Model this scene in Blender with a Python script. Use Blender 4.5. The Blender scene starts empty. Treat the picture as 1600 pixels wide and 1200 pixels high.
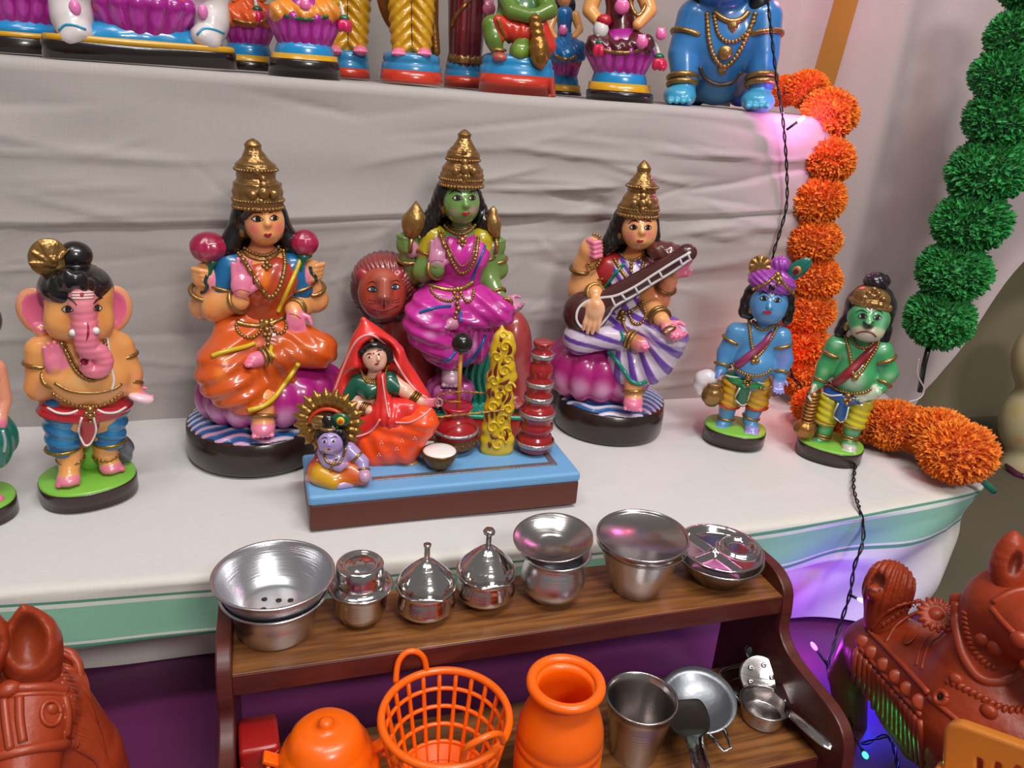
import bpy, bmesh, math, random
import numpy as np
from mathutils import Vector, Matrix
from math import pi, sin, cos, radians

random.seed(7)
RNG = np.random.default_rng(7)
COL = bpy.context.scene.collection
SCN = bpy.context.scene

# ------------------------------------------------------------ camera, world, light
CAM = np.array([0.0, 0.0, 0.47])
FOC = 1220.0

def cam_axes(yaw, pitch, roll):
 y, p, r = [radians(a) for a in (yaw, pitch, roll)]
 fw = np.array([sin(y) * cos(p), cos(y) * cos(p), -sin(p)])
 ri = np.array([cos(y), -sin(y), 0.0])
 up = np.cross(ri, fw)
 return cos(r) * ri + sin(r) * up, cos(r) * up - sin(r) * ri, fw

RI, UP, FW = cam_axes(16.5, 21.5, 4.3)
cam_data = bpy.data.cameras.new('camera')
cam_data.sensor_width = 36.0
cam_data.lens = 36.0 * FOC / 1600.0
cam_data.clip_start = 0.01
cam = bpy.data.objects.new('camera', cam_data)
COL.objects.link(cam)
_m = Matrix.Identity(4)
for _i in range(3):
 _m[_i][0], _m[_i][1], _m[_i][2], _m[_i][3] = RI[_i], UP[_i], -FW[_i], CAM[_i]
cam.matrix_world = _m
SCN.camera = cam

SCN.view_settings.view_transform = 'Standard'
SCN.view_settings.look = 'None'
SCN.view_settings.gamma = 1.0
SCN.view_settings.use_curve_mapping = False
SCN.view_settings.exposure = 0.0

world = bpy.data.worlds.new('world')
SCN.world = world
world.use_nodes = True
_bg = world.node_tree.nodes['Background']
_bg.inputs['Color'].default_value = (1.0, 0.96, 0.95, 1)
_bg.inputs['Strength'].default_value = 0.19

def area(name, loc, target, sx, sy, power, col):
 l = bpy.data.lights.new(name, 'AREA')
 l.shape = 'RECTANGLE'
 l.size, l.size_y, l.energy, l.color = sx, sy, power, col
 o = bpy.data.objects.new(name, l)
 o.location = loc
 o.rotation_euler = (Vector(target) - Vector(loc)).to_track_quat('-Z', 'Y').to_euler()
 COL.objects.link(o)
 return o

def point(name, loc, power, col, r=0.004):
 l = bpy.data.lights.new(name, 'POINT')
 l.energy, l.color, l.shadow_soft_size = power, col, r
 o = bpy.data.objects.new(name, l)
 o.location = loc
 COL.objects.link(o)
 return o

area('ceiling_tube_light', (0.5, -0.05, 2.1), (0.35, 0.85, 0.0), 1.3, 0.2, 30, (1.0, 0.975, 0.945))
area('room_lamp', (0.45, -1.0, 1.45), (0.3, 0.8, 0.0), 0.45, 0.25, 19, (1.0, 0.965, 0.93))
area('ceiling_panel_light', (-0.5, 0.35, 2.2), (0.2, 0.9, 0.0), 0.5, 0.5, 8, (1.0, 0.96, 0.92))

# ------------------------------------------------------------ pixel rays on real planes
def ray(px, py):
 d = FW * FOC + RI * (px - 800.0) - UP * (py - 600.0)
 return d / np.linalg.norm(d)

def hitz(px, py, z=0.0):
 d = ray(px, py)
 return CAM + d * (z - CAM[2]) / d[2]

def hity(px, py, y):
 d = ray(px, py)
 return CAM + d * (y - CAM[1]) / d[1]

# ------------------------------------------------------------ colours and materials
def lin(c):
 if isinstance(c, str):
  c = [int(c[i:i + 2], 16) for i in (1, 3, 5)]
 a = np.array(c, float) / 255.0
 return np.where(a <= 0.04045, a / 12.92, ((a + 0.055) / 1.055) ** 2.4)

MATS = {}

def _new(name):
 m = bpy.data.materials.new(name)
 m.use_nodes = True
 nt = m.node_tree
 return m, nt, nt.nodes['Principled BSDF']

def N(nt, t, **kw):
 n = nt.nodes.new(t)
 for k, v in kw.items():
  if k in n.inputs.keys():
   n.inputs[k].default_value = v
  else:
   setattr(n, k, v)
 return n

def bump(nt, b, scale, strength, dist=0.001, detail=3.0, coord='Object', stretch=None):
 tc = N(nt, 'ShaderNodeTexCoord')
 no = N(nt, 'ShaderNodeTexNoise', Scale=scale, Detail=detail)
 if stretch:
  mp = N(nt, 'ShaderNodeMapping')
  mp.inputs['Scale'].default_value = stretch
  nt.links.new(tc.outputs[coord], mp.inputs['Vector'])
  nt.links.new(mp.outputs['Vector'], no.inputs['Vector'])
 else:
  nt.links.new(tc.outputs[coord], no.inputs['Vector'])
 bp = N(nt, 'ShaderNodeBump', Strength=strength, Distance=dist)
 nt.links.new(no.outputs['Fac'], bp.inputs['Height'])
 nt.links.new(bp.outputs['Normal'], b.inputs['Normal'])
 return no, tc

def enamel():
 """Glossy hand-painted clay: colour from the painted vertex colours."""
 if 'enamel' not in MATS:
  m, nt, b = _new('enamel')
  a = N(nt, 'ShaderNodeVertexColor', layer_name='Col')
  nt.links.new(a.outputs['Color'], b.inputs['Base Color'])
  b.inputs['Roughness'].default_value = 0.33
  b.inputs['Specular IOR Level'].default_value = 0.45
  b.inputs['Coat Weight'].default_value = 0.7
  b.inputs['Coat Roughness'].default_value = 0.12
  bump(nt, b, 90, 0.12, 0.002)
  MATS['enamel'] = m
 return MATS['enamel']

def flat(col, rough=0.35, metal=0.0, coat=0.2, noise=None, emit=0.0):
 key = (tuple(np.round(lin(col), 4)), rough, metal, coat, noise, emit)
 if key not in MATS:
  m, nt, b = _new('paint')
  b.inputs['Base Color'].default_value = (*lin(col), 1)
  b.inputs['Roughness'].default_value = rough
  b.inputs['Metallic'].default_value = metal
  b.inputs['Coat Weight'].default_value = coat
  b.inputs['Coat Roughness'].default_value = 0.12
  if noise:
   bump(nt, b, noise[0], noise[1], 0.002)
  if emit:
   b.inputs['Emission Color'].default_value = (*lin(col), 1)
   b.inputs['Emission Strength'].default_value = emit
  MATS[key] = m
 return MATS[key]

def gold(col='#a37d48', rough=0.31):
 return flat(col, rough, 0.75, 0.15, (260, 0.35))

def steel(col='#d6d6d8', rough=0.16):
 key = ('steel', col, rough)
 if key not in MATS:
  m, nt, b = _new('spun_metal')
  b.inputs['Base Color'].default_value = (*lin(col), 1)
  b.inputs['Metallic'].default_value = 1.0
  b.inputs['Roughness'].default_value = rough
  bump(nt, b, 34, 0.2, 0.001, 2.0, 'Object', (.6, .6, 26))
  MATS[key] = m
 return MATS[key]

# ------------------------------------------------------------ meshes
def newmesh(name, V, Fq, smooth=True, cols=None, uv=None):
 """Fq: (n,4) or (n,3) int array, or a list of tuples."""
 me = bpy.data.meshes.new(name)
 V = np.asarray(V, np.float32)
 if isinstance(Fq, np.ndarray):
  n, k = Fq.shape
  me.vertices.add(len(V))
  me.vertices.foreach_set('co', V.ravel())
  me.loops.add(n * k)
  me.loops.foreach_set('vertex_index', Fq.astype(np.int32).ravel())
  me.polygons.add(n)
  me.polygons.foreach_set('loop_start', np.arange(0, n * k, k, dtype=np.int32))
  me.update(calc_edges=True)
 else:
  me.from_pydata([tuple(v) for v in V.tolist()], [], [tuple(f) for f in Fq])
  me.update()
 if smooth:
  me.polygons.foreach_set('use_smooth', np.ones(len(me.polygons), bool))
 if cols is not None:
  at = me.color_attributes.new('Col', 'FLOAT_COLOR', 'POINT')
  c4 = np.ones((len(V), 4), np.float32)
  c4[:, :3] = cols
  at.data.foreach_set('color', c4.ravel())
 if uv is not None:
  l = me.uv_layers.new(name='UVMap')
  idx = np.empty(len(me.loops), np.int32)
  me.loops.foreach_get('vertex_index', idx)
  l.data.foreach_set('uv', np.asarray(uv, np.float32)[idx].ravel())
 return me

def link(name, me, mat, parent=None, label=None, kind=None):
 o = bpy.data.objects.new(name, me)
 if mat is not None:
  me.materials.clear()
  me.materials.append(mat)
 COL.objects.link(o)
 if parent is not None:
  o.parent = parent
 if label:
  o['label'] = label
 if kind:
  o['kind'] = kind
 return o

def tag(o, label, cat, group=None):
 o['label'] = label
 o['category'] = cat
 if group:
  o['group'] = group
 return o

def empty(name, loc, rz=0.0):
 o = bpy.data.objects.new(name, None)
 o.empty_display_size = 0.02
 o.location = loc
 o.rotation_euler = (0, 0, rz)
 COL.objects.link(o)
 return o

class MB:
 """Collects quads/tris of several shapes into one mesh."""

 def __init__(s):
  s.V, s.F, s.C, s.n = [], [], [], 0

 def add(s, V, F, col=None):
  V = np.asarray(V, float)
  s.V.append(V)
  s.F += [tuple(int(i) + s.n for i in f) for f in F]
  s.C.append(np.tile(lin(col) if col is not None else np.ones(3), (len(V), 1)))
  s.n += len(V)
  return s

 def build(s, name, mat, parent=None, smooth=True, label=None, kind=None, M=None):
  V = np.vstack(s.V)
  if M is not None:
   V = V @ np.array(M.to_3x3()).T + np.array(M.translation)
  return link(name, newmesh(name, V, s.F, smooth, np.vstack(s.C)), mat, parent, label, kind)

def frame(d, ref=(0, 0, 1)):
 d = np.asarray(d, float)
 d = d / (np.linalg.norm(d) + 1e-12)
 r = np.asarray(ref, float)
 if abs(d @ r) > 0.95:
  r = np.array([1.0, 0, 0])
 a = np.cross(r, d)
 a /= np.linalg.norm(a)
 return a, np.cross(d, a), d

def spline(pts, n=8, closed=False):
 """Catmull-Rom through pts, n samples per span."""
 p = np.asarray(pts, float)
 m = len(p)
 if m < 3 and not closed:
  t = np.linspace(0, 1, n + 1)[:, None]
  return p[0] * (1 - t) + p[-1] * t
 out = []
 for i in range(m if closed else m - 1):
  if closed:
   a, b, c, d = p[i - 1], p[i], p[(i + 1) % m], p[(i + 2) % m]
  else:
   b, c = p[i], p[i + 1]
   a = p[i - 1] if i else 2 * b - c
   d = p[i + 2] if i + 2 < m else 2 * c - b
  for k in range(n):
   t = k / n
   out.append(0.5 * (2 * b + (c - a) * t + (2 * a - 5 * b + 4 * c - d) * t * t + (3 * b - a - 3 * c + d) * t ** 3))
 if not closed:
  out.append(p[-1])
 return np.array(out)

def tubeVF(path, r, seg=8, closed=False, flatz=1.0, ref=(0, 0, 1)):
 p = np.asarray(path, float)
 n = len(p)
 r = np.full(n, r, float) if np.isscalar(r) else np.interp(np.linspace(0, 1, n), np.linspace(0, 1, len(r)), r)
 V = []
 T = np.gradient(p, axis=0) if not closed else np.roll(p, -1, 0) - np.roll(p, 1, 0)
 a, b, _ = frame(T[0], ref)
 th = np.linspace(0, 2 * pi, seg, endpoint=False)
 for i in range(n):
  t = T[i] / (np.linalg.norm(T[i]) + 1e-12)
  a = a - t * (a @ t)
  a /= np.linalg.norm(a) + 1e-12
  b = np.cross(t, a)
  V.append(p[i] + r[i] * (np.cos(th)[:, None] * a + flatz * np.sin(th)[:, None] * b))
 V = np.vstack(V)
 F = []
 for i in range(n if closed else n - 1):
  j = (i + 1) % n
  for k in range(seg):
   l = (k + 1) % seg
   F.append((i * seg + k, i * seg + l, j * seg + l, j * seg + k))
 if not closed:
  F.append(tuple(range(seg - 1, -1, -1)))
  F.append(tuple((n - 1) * seg + k for k in range(seg)))
 return V, F

def sphVF(c, r, seg=10, rings=6, R=None):
 r = np.ones(3) * r
 V = [(0, 0, -1)]
 for i in range(1, rings):
  a = -pi / 2 + pi * i / rings
  for k in range(seg):
   V.append((cos(a) * cos(2 * pi * k / seg), cos(a) * sin(2 * pi * k / seg), sin(a)))
 V.append((0, 0, 1))
 V = np.array(V) * r
 if R is not None:
  V = V @ np.asarray(R).T
 V = V + np.asarray(c)
 F = []
 for k in range(seg):
  F.append((0, 1 + (k + 1) % seg, 1 + k))
 for i in range(rings - 2):
  for k in range(seg):
   l = (k + 1) % seg
   a = 1 + i * seg
   F.append((a + k, a + l, a + seg + l, a + seg + k))
 a = 1 + (rings - 2) * seg
 for k in range(seg):
  F.append((a + k, a + (k + 1) % seg, len(V) - 1))
 return V, F

def beadsVF(path, r, gap=1.9, seg=8, rings=5):
 p = np.asarray(path, float)
 L = np.concatenate([[0], np.cumsum(np.linalg.norm(np.diff(p, axis=0), axis=1))])
 n = max(2, int(L[-1] / (r * gap)))
 V, F, k = [], [], 0
 for t in np.linspace(0, L[-1], n):
  c = np.array([np.interp(t, L, p[:, i]) for i in range(3)])
  v, f = sphVF(c, r, seg, rings)
  V.append(v)
  F += [tuple(i + k for i in q) for q in f]
  k += len(v)
 return np.vstack(V), F

def lathe(prof, seg=40, c=(0, 0, 0), sx=1.0, sy=1.0, disp=None, n=0, a0=0.0, a1=2 * pi):
 """Revolve (r, z) pairs about z; closes the ends when r is 0."""
 p = np.array(prof, float)
 if n:
  p = spline(p, n)
  p[:, 0] = np.maximum(p[:, 0], 0)
 m = len(p)
 full = abs(a1 - a0 - 2 * pi) < 1e-6
 th = np.linspace(a0, a1, seg, endpoint=not full)
 V = np.zeros((m, seg, 3))
 rr = np.repeat(p[:, :1], seg, 1)
 if disp is not None:
  rr = rr + disp(th[None, :], p[:, 1:2]) * (rr > 1e-6)
 V[:, :, 0] = rr * np.cos(th) * sx + c[0]
 V[:, :, 1] = rr * np.sin(th) * sy + c[1]
 V[:, :, 2] = p[:, 1:2] + c[2]
 F = []
 for i in range(m - 1):
  for k in range(seg if full else seg - 1):
   l = (k + 1) % seg
   F.append((i * seg + k, i * seg + l, (i + 1) * seg + l, (i + 1) * seg + k))
 return V.reshape(-1, 3), F

def slabVF(outline, z0, z1, bev=0.0):
 """Extruded outline (list of xy) with a bevelled top edge."""
 o = np.asarray(outline, float)
 n = len(o)
 c = o.mean(0)
 d = o - c
 ln = np.linalg.norm(d, axis=1)[:, None]
 ins = lambda t: c + d * (1 - t / ln)
 rows = [(o, z0), (o, z1 - bev)]
 if bev:
  rows += [(ins(bev * .3), z1 - bev * .3), (ins(bev), z1)]
 V = np.vstack([np.column_stack([q, np.full(n, z)]) for q, z in rows] + [[[c[0], c[1], z1]], [[c[0], c[1], z0]]])
 F = []
 for i in range(len(rows) - 1):
  for k in range(n):
   l = (k + 1) % n
   F.append((i * n + k, i * n + l, (i + 1) * n + l, (i + 1) * n + k))
 t = (len(rows) - 1) * n
 for k in range(n):
  F.append((t + k, t + (k + 1) % n, len(V) - 2))
  F.append(((k + 1) % n, k, len(V) - 1))
 return V, F

def boxVF(lo, hi, bev=0.0):
 bm = bmesh.new()
 bmesh.ops.create_cube(bm, size=1.0)
 lo, hi = np.array(lo, float), np.array(hi, float)
 for v in bm.verts:
  v.co = Vector((lo + hi) / 2 + np.array(v.co) * (hi - lo))
 if bev:
  bmesh.ops.bevel(bm, geom=list(bm.edges), offset=bev, segments=3, affect='EDGES', profile=0.5)
 bm.verts.ensure_lookup_table()
 bm.verts.index_update()
 V = np.array([v.co[:] for v in bm.verts])
 F = [tuple(v.index for v in f.verts) for f in bm.faces]
 bm.free()
 return V, F

# ------------------------------------------------------------ sculpting: smooth unions meshed with surface nets
def rotm(ax=0, ay=0, az=0):
 return np.array(Matrix.Rotation(radians(az), 3, 'Z') @ Matrix.Rotation(radians(ay), 3, 'Y') @ Matrix.Rotation(radians(ax), 3, 'X'))

def snets(Fv, o, h):
 S = Fv < 0
 nx, ny, nz = S.shape
 c8 = [S[i:nx - 1 + i, j:ny - 1 + j, k:nz - 1 + k] for i in (0, 1) for j in (0, 1) for k in (0, 1)]
 anyc = c8[0].copy()
 allc = c8[0].copy()
 for q in c8[1:]:
  anyc |= q
  allc &= q
 act = np.argwhere(anyc & ~allc)
 if len(act) == 0:
  return np.zeros((0, 3)), np.zeros((0, 4), int)
 vid = np.full((nx - 1, ny - 1, nz - 1), -1, np.int32)
 vid[act[:, 0], act[:, 1], act[:, 2]] = np.arange(len(act))
 off = np.array([(i, j, k) for i in (0, 1) for j in (0, 1) for k in (0, 1)])
 val = np.stack([Fv[act[:, 0] + a, act[:, 1] + b, act[:, 2] + c] for a, b, c in off], 1)
 P = np.zeros((len(act), 3))
 cnt = np.zeros(len(act))
 for a in range(8):
  for ax in range(3):
   if off[a][ax] == 0:
    b = a + (4, 2, 1)[ax]
    va, vb = val[:, a], val[:, b]
    m = (va < 0) != (vb < 0)
    t = va[m] / (va[m] - vb[m])
    P[m] += off[a] + t[:, None] * (off[b] - off[a])
    cnt[m] += 1
 V = o + (act + P / cnt[:, None]) * h
 Q = []
 for ax in range(3):
  sl0, sl1 = [slice(1, -1)] * 3, [slice(1, -1)] * 3
  sl0[ax], sl1[ax] = slice(0, -1), slice(1, None)
  A, B = S[tuple(sl0)], S[tuple(sl1)]
  e = np.argwhere(A != B)
  if len(e) == 0:
   continue
  pos = A[e[:, 0], e[:, 1], e[:, 2]]
  g = e.copy()
  u, v = (ax + 1) % 3, (ax + 2) % 3
  base = g.copy()
  q = []
  for du, dv in ((0, 0), (1, 0), (1, 1), (0, 1)):
   w = base.copy()
   w[:, u] += du
   w[:, v] += dv
   q.append(vid[w[:, 0], w[:, 1], w[:, 2]])
  q = np.stack(q, 1)
  q[~pos] = q[~pos][:, ::-1]
  Q.append(q)
 Q = np.vstack(Q)
 Q = Q[(Q >= 0).all(1)]
 return V, Q

class Sc:
 """A sculpt: rounded primitives in metres joined smoothly, each with its paint."""

 def __init__(s, col='#c0c0c0'):
  s.p, s.paints, s.col = [], [], col

 def _add(s, fn, lo, hi, col, k, sub=False):
  s.p.append((fn, np.asarray(lo, float), np.asarray(hi, float), col if col is not None else s.col, k, sub))
  return s

 def ell(s, c, r, col=None, k=0.006, R=None, sub=False, disp=None):
  c = np.asarray(c, float)
  r = np.ones(3) * r
  R = None if R is None else np.asarray(R)

  def fn(p):
   q = p - c
   if R is not None:
    q = q @ R
   a = np.sqrt(((q / r) ** 2).sum(-1))
   b = np.sqrt(((q / (r * r)) ** 2).sum(-1)) + 1e-9
   d = np.where(a < 1e-4, -r.min(), a * (a - 1) / b)
   return d if disp is None else d - disp(p)
  m = r.max() if R is not None else r
  return s._add(fn, c - m, c + m, col, k, sub)

 def cap(s, a, b, ra, rb=None, col=None, k=0.006, disp=None, sub=False):
  a, b = np.asarray(a, float), np.asarray(b, float)
  rb = ra if rb is None else rb
  ab = b - a
  l2 = ab @ ab + 1e-12

  def fn(p):
   t = np.clip(((p - a) @ ab) / l2, 0, 1)
   d = np.sqrt(((p - a - t[..., None] * ab) ** 2).sum(-1)) - (ra + (rb - ra) * t)
   return d if disp is None else d - disp(p)
  return s._add(fn, np.minimum(a - ra, b - rb), np.maximum(a + ra, b + rb), col, k, sub)

 def chain(s, pts, radii, col=None, k=0.006, n=0, disp=None, sub=False):
  pts = np.asarray(pts, float)
  radii = np.ones(len(pts)) * radii
  if n:
   m = spline(np.column_stack([pts, radii]), n)
   pts, radii = m[:, :3], m[:, 3]
  A, B, ra, rb = pts[:-1], pts[1:], radii[:-1], radii[1:]

  def fn(p):
   d = None
   for i in range(len(A)):
    ab = B[i] - A[i]
    t = np.clip(((p - A[i]) @ ab) / (ab @ ab + 1e-12), 0, 1)
    e = np.sqrt(((p - A[i] - t[..., None] * ab) ** 2).sum(-1)) - (ra[i] + (rb[i] - ra[i]) * t)
    d = e if d is None else np.minimum(d, e)
   return d if disp is None else d - disp(p)
  return s._add(fn, (pts - radii[:, None]).min(0), (pts + radii[:, None]).max(0), col, k, sub)

 def box(s, c, half, rnd=0.002, col=None, k=0.003, R=None, sub=False):
  c, half = np.asarray(c, float), np.asarray(half, float)
  R = None if R is None else np.asarray(R)

  def fn(p):
   q = p - c
   if R is not None:
    q = q @ R
   q = np.abs(q) - half + rnd
   return np.sqrt((np.maximum(q, 0) ** 2).sum(-1)) + np.minimum(q.max(-1), 0) - rnd
  m = np.linalg.norm(half) if R is not None else half
  return s._add(fn, c - m, c + m, col, k, sub)

 def paint(s, c, r, col, soft=0.25, R=None, a=1.0):
  """Airbrushed spot: an ellipsoid in which the paint changes."""
  s.paints.append((np.asarray(c, float), np.ones(3) * r, col, soft, R, a))
  return s

 def eval(s, p):
  d = np.full(p.shape[:-1], 1.0)
  for fn, lo, hi, col, k, sub in s.p:
   e = fn(p)
   if sub:
    h = np.maximum(k - np.abs(d + e), 0) / k
    d = np.maximum(d, -e) + h * h * k / 4
   else:
    h = np.maximum(k - np.abs(d - e), 0) / k
    d = np.minimum(d, e) - h * h * k / 4
  return d

 def colors(s, V, sharp=0.0005):
  W, Cc = [], []
  for fn, lo, hi, col, k, sub in s.p:
   if sub and col is s.col:
    continue
   e = fn(V)
   W.append(np.where(np.abs(e) < .0012, -1.0, np.abs(e) + 1.0) if sub else e)
   Cc.append(np.asarray(col(V)) if callable(col) else np.tile(lin(col), (len(V), 1)))
  W = np.stack(W, 1)
  W = np.exp(-np.clip((W - W.min(1, keepdims=True)) / sharp, 0, 40))
  W /= W.sum(1, keepdims=True)
  c = (W[..., None] * np.stack(Cc, 1)).sum(1)
  for pc, r, col, soft, R, a in s.paints:
   q = V - pc
   if R is not None:
    q = q @ np.asarray(R)
   t = np.sqrt(((q / r) ** 2).sum(-1))
   w = a * np.clip((1 - t) / max(soft, 1e-3), 0, 1)[:, None]
   w = w * w * (3 - 2 * w)
   c = c * (1 - w) + lin(col) * w
  return c

 def build(s, name, parent, h=0.0016, mat=None, label=None, kind=None, sharp=0.0005):
  lo = np.min([q[1] for q in s.p if not q[5]], 0) - 3 * h
  hi = np.max([q[2] for q in s.p if not q[5]], 0) + 3 * h
  n = np.ceil((hi - lo) / h).astype(int) + 1
  Fv = np.full(n, 0.02, np.float64)
  ax = [lo[i] + h * np.arange(n[i]) for i in range(3)]
  for fn, plo, phi, col, k, sub in s.p:
   mg = k + 2.5 * h + 0.004
   i0 = np.maximum(np.floor((plo - mg - lo) / h).astype(int), 0)
   i1 = np.minimum(np.ceil((phi + mg - lo) / h).astype(int) + 1, n)
   if (i1 <= i0).any():
    continue
   sl = tuple(slice(i0[i], i1[i]) for i in range(3))
   g = np.stack(np.meshgrid(*[ax[i][sl[i]] for i in range(3)], indexing='ij'), -1)
   e = fn(g)
   d = Fv[sl]
   if sub:
    hh = np.maximum(k - np.abs(d + e), 0) / k
    Fv[sl] = np.maximum(d, -e) + hh * hh * k / 4
   else:
    hh = np.maximum(k - np.abs(d - e), 0) / k
    Fv[sl] = np.minimum(d, e) - hh * hh * k / 4
  V, Q = snets(Fv, lo, h)
  c = s.colors(V, sharp) if mat is None else None
  return link(name, newmesh(name, V, Q, True, c), mat or enamel(), parent, label, kind)

class Fig:
 """A thing standing at a world point; its own frame faces the viewer's side (-y) plus an optional turn."""

 def __init__(s, name, label, cat, px=None, py=None, z0=0.0, base=None, turn=0.0, group=None):
  b = np.asarray(base, float) if base is not None else hitz(px, py, z0)
  s.b = b
  a = math.atan2(b[0] - CAM[0], b[1] - CAM[1]) + radians(turn)
  s.o = empty(name, b, -a)
  tag(s.o, label, cat, group)
  s.X = np.array([cos(a), -sin(a), 0.0])
  s.Y = np.array([sin(a), cos(a), 0.0])
  s.Rw = np.stack([s.X, s.Y, np.array([0, 0, 1.0])])      # world -> local
  s.c = s.Rw @ (CAM - b)
  s.s = ((b - CAM) @ FW) / FOC                             # metres per photograph pixel at the base

 def rayl(s, px, py):
  return s.Rw @ ray(px, py)

 def P(s, px, py, d=0.0):
  """Local point in the plane d pixels nearer than the base centre."""
  r = s.rayl(px, py)
  return s.c + r * ((-d * s.s - s.c[1]) / r[1])

 def PP(s, pts):
  return [s.P(*q) for q in pts]

 def on(s, scs, pts, off=0.0006, n=6, raw=False, back=None):
  """Points of a line drawn on the surface of the sculpts."""
  pts = np.asarray(pts, float)
  if not raw and len(pts) > 1:
   pts = spline(pts, n)
  D = np.array([s.rayl(*q) for q in pts])
  scs = scs if isinstance(scs, (list, tuple)) else [scs]
  t = np.full(len(pts), np.linalg.norm(s.c) - 0.22)
  for _ in range(60):
   p = s.c + D * t[:, None]
   d = np.min([q.eval(p) for q in scs], 0)
   t = t + np.clip(d * 0.8, -0.003, 0.02)
  bad = d > 0.003
  p = s.c + D * (t - off)[:, None]
  if bad.any():                      # missed the body: keep the depth of the nearest hit
   ok = np.where(~bad)[0]
   for i in np.where(bad)[0]:
    if len(ok):
     j = ok[np.argmin(np.abs(ok - i))]
     p[i] = s.c + D[i] * (t[j] - off)
    else:
     p[i] = s.P(pts[i][0], pts[i][1], 30)
  return p

 def line(s, name, scs, pts, r, mat, parent=None, off=0.0004, seg=6, taper=None, label=None, flatz=1.0, closed=False, n=6):
  p = s.on(scs, pts if not closed else list(pts) + [pts[0]], off, n)
  rad = r if taper is None else [r * q for q in taper]
  V, F = tubeVF(p, rad, seg)
  return MB().add(V, F).build(name, mat, parent or s.o, label=label)

 def beads(s, name, scs, pts, r, mat, parent=None, off=0.0008, label=None, gap=1.9, cord=0.0):
  p = s.on(scs, pts, off)
  m = MB().add(*beadsVF(p, r, gap))
  if cord:
   m.add(*tubeVF(p, cord, 6))
  return m.build(name, mat, parent or s.o, label=label)

 def patch(s, name, scs, outline, mat, parent=None, off=0.0005, label=None, n=4, rings=3, thick=0.0006):
  """A thin layer of paint or relief laid on the surface inside the outline."""
  o = spline(np.asarray(outline, float), n, closed=True) if n else np.asarray(outline, float)
  c = o.mean(0)
  m = len(o)
  pts = np.vstack([c + (o - c) * (k / rings) for k in range(rings, 0, -1)] + [c[None]])
  p = s.on(scs, pts, off, raw=True)
  edge = s.on(scs, o, -thick, raw=True)
  V = np.vstack([edge, p])
  F = []
  for i in range(rings):
   for k in range(m):
    l = (k + 1) % m
    F.append((i * m + k, i * m + l, (i + 1) * m + l, (i + 1) * m + k))
  t = rings * m
  for k in range(m):
   F.append((t + k, t + (k + 1) % m, len(V) - 1))
  return MB().add(V, F).build(name, mat, parent or s.o, label=label)

def oval(cx, cy, rx, ry, a=0.0, n=12):
 t = np.linspace(0, 2 * pi, n, endpoint=False)
 x, y = rx * np.cos(t), ry * np.sin(t)
 a = radians(a)
 return np.column_stack([cx + x * cos(a) - y * sin(a), cy + x * sin(a) + y * cos(a)])

BLACK = lambda: flat('#0c0a0c', 0.25, 0, 0.5)
WHITE = lambda: flat('#e8e4e0', 0.35, 0, 0.3)
GOLD = lambda: gold()

def face(f, head, eyes, brows, lips, lipcol='#a01828', pupil='#120c0c', lid=True, bindi=None, white='#efe9e4', brow_r=0.9, lip_mid=None, iris=None):
 """eyes: [(cx, cy, half width, half height, tilt, pupil dx)], brows: point lists, lips: outline."""
 for cx, cy, w, hh, tilt, dx in eyes:
  a = radians(tilt)
  q = [(-w, 0.1 * hh), (-0.45 * w, -0.8 * hh), (0.2 * w, -hh), (w, 0.0), (0.4 * w, 0.8 * hh), (-0.4 * w, 0.85 * hh)]
  rot = [(cx + x * cos(a) - y * sin(a), cy + x * sin(a) + y * cos(a)) for x, y in q]
  e = f.patch('eye', head, rot, flat(white, 0.3, 0, 0.3), off=0.0004, rings=2)
  f.patch('pupil', head, oval(cx + dx, cy - 0.05 * hh, min(w * 0.5, hh * 1.1), hh * 1.0), flat(pupil, 0.3, 0, 0.15), e, off=0.0009, n=2, rings=2)
  if lid:
   f.line('eyelid', head, [rot[0], rot[1], rot[2], rot[3]], 0.5 * f.s * 1.3, BLACK(), off=0.0008, taper=[.7, 1.2, 1.2, .7], seg=5, n=4)
   f.line('eyelid', head, [rot[0], rot[5], rot[4], rot[3]], 0.45 * f.s, BLACK(), off=0.0008, seg=5, n=4)
 for b in brows:
  f.line('eyebrow', head, b, brow_r * f.s, BLACK(), off=0.0003, taper=[.45, 1.1, 1.1, .4], seg=5)
 if lips:
  f.patch('lips', head, lips, flat(lipcol, 0.25, 0, 0.5), off=0.0009)
 if bindi:
  f.patch('forehead_mark', head, oval(*bindi[:2], bindi[2], bindi[2]), flat('#a01020', 0.3), off=0.0006, n=2, rings=2)

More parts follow.
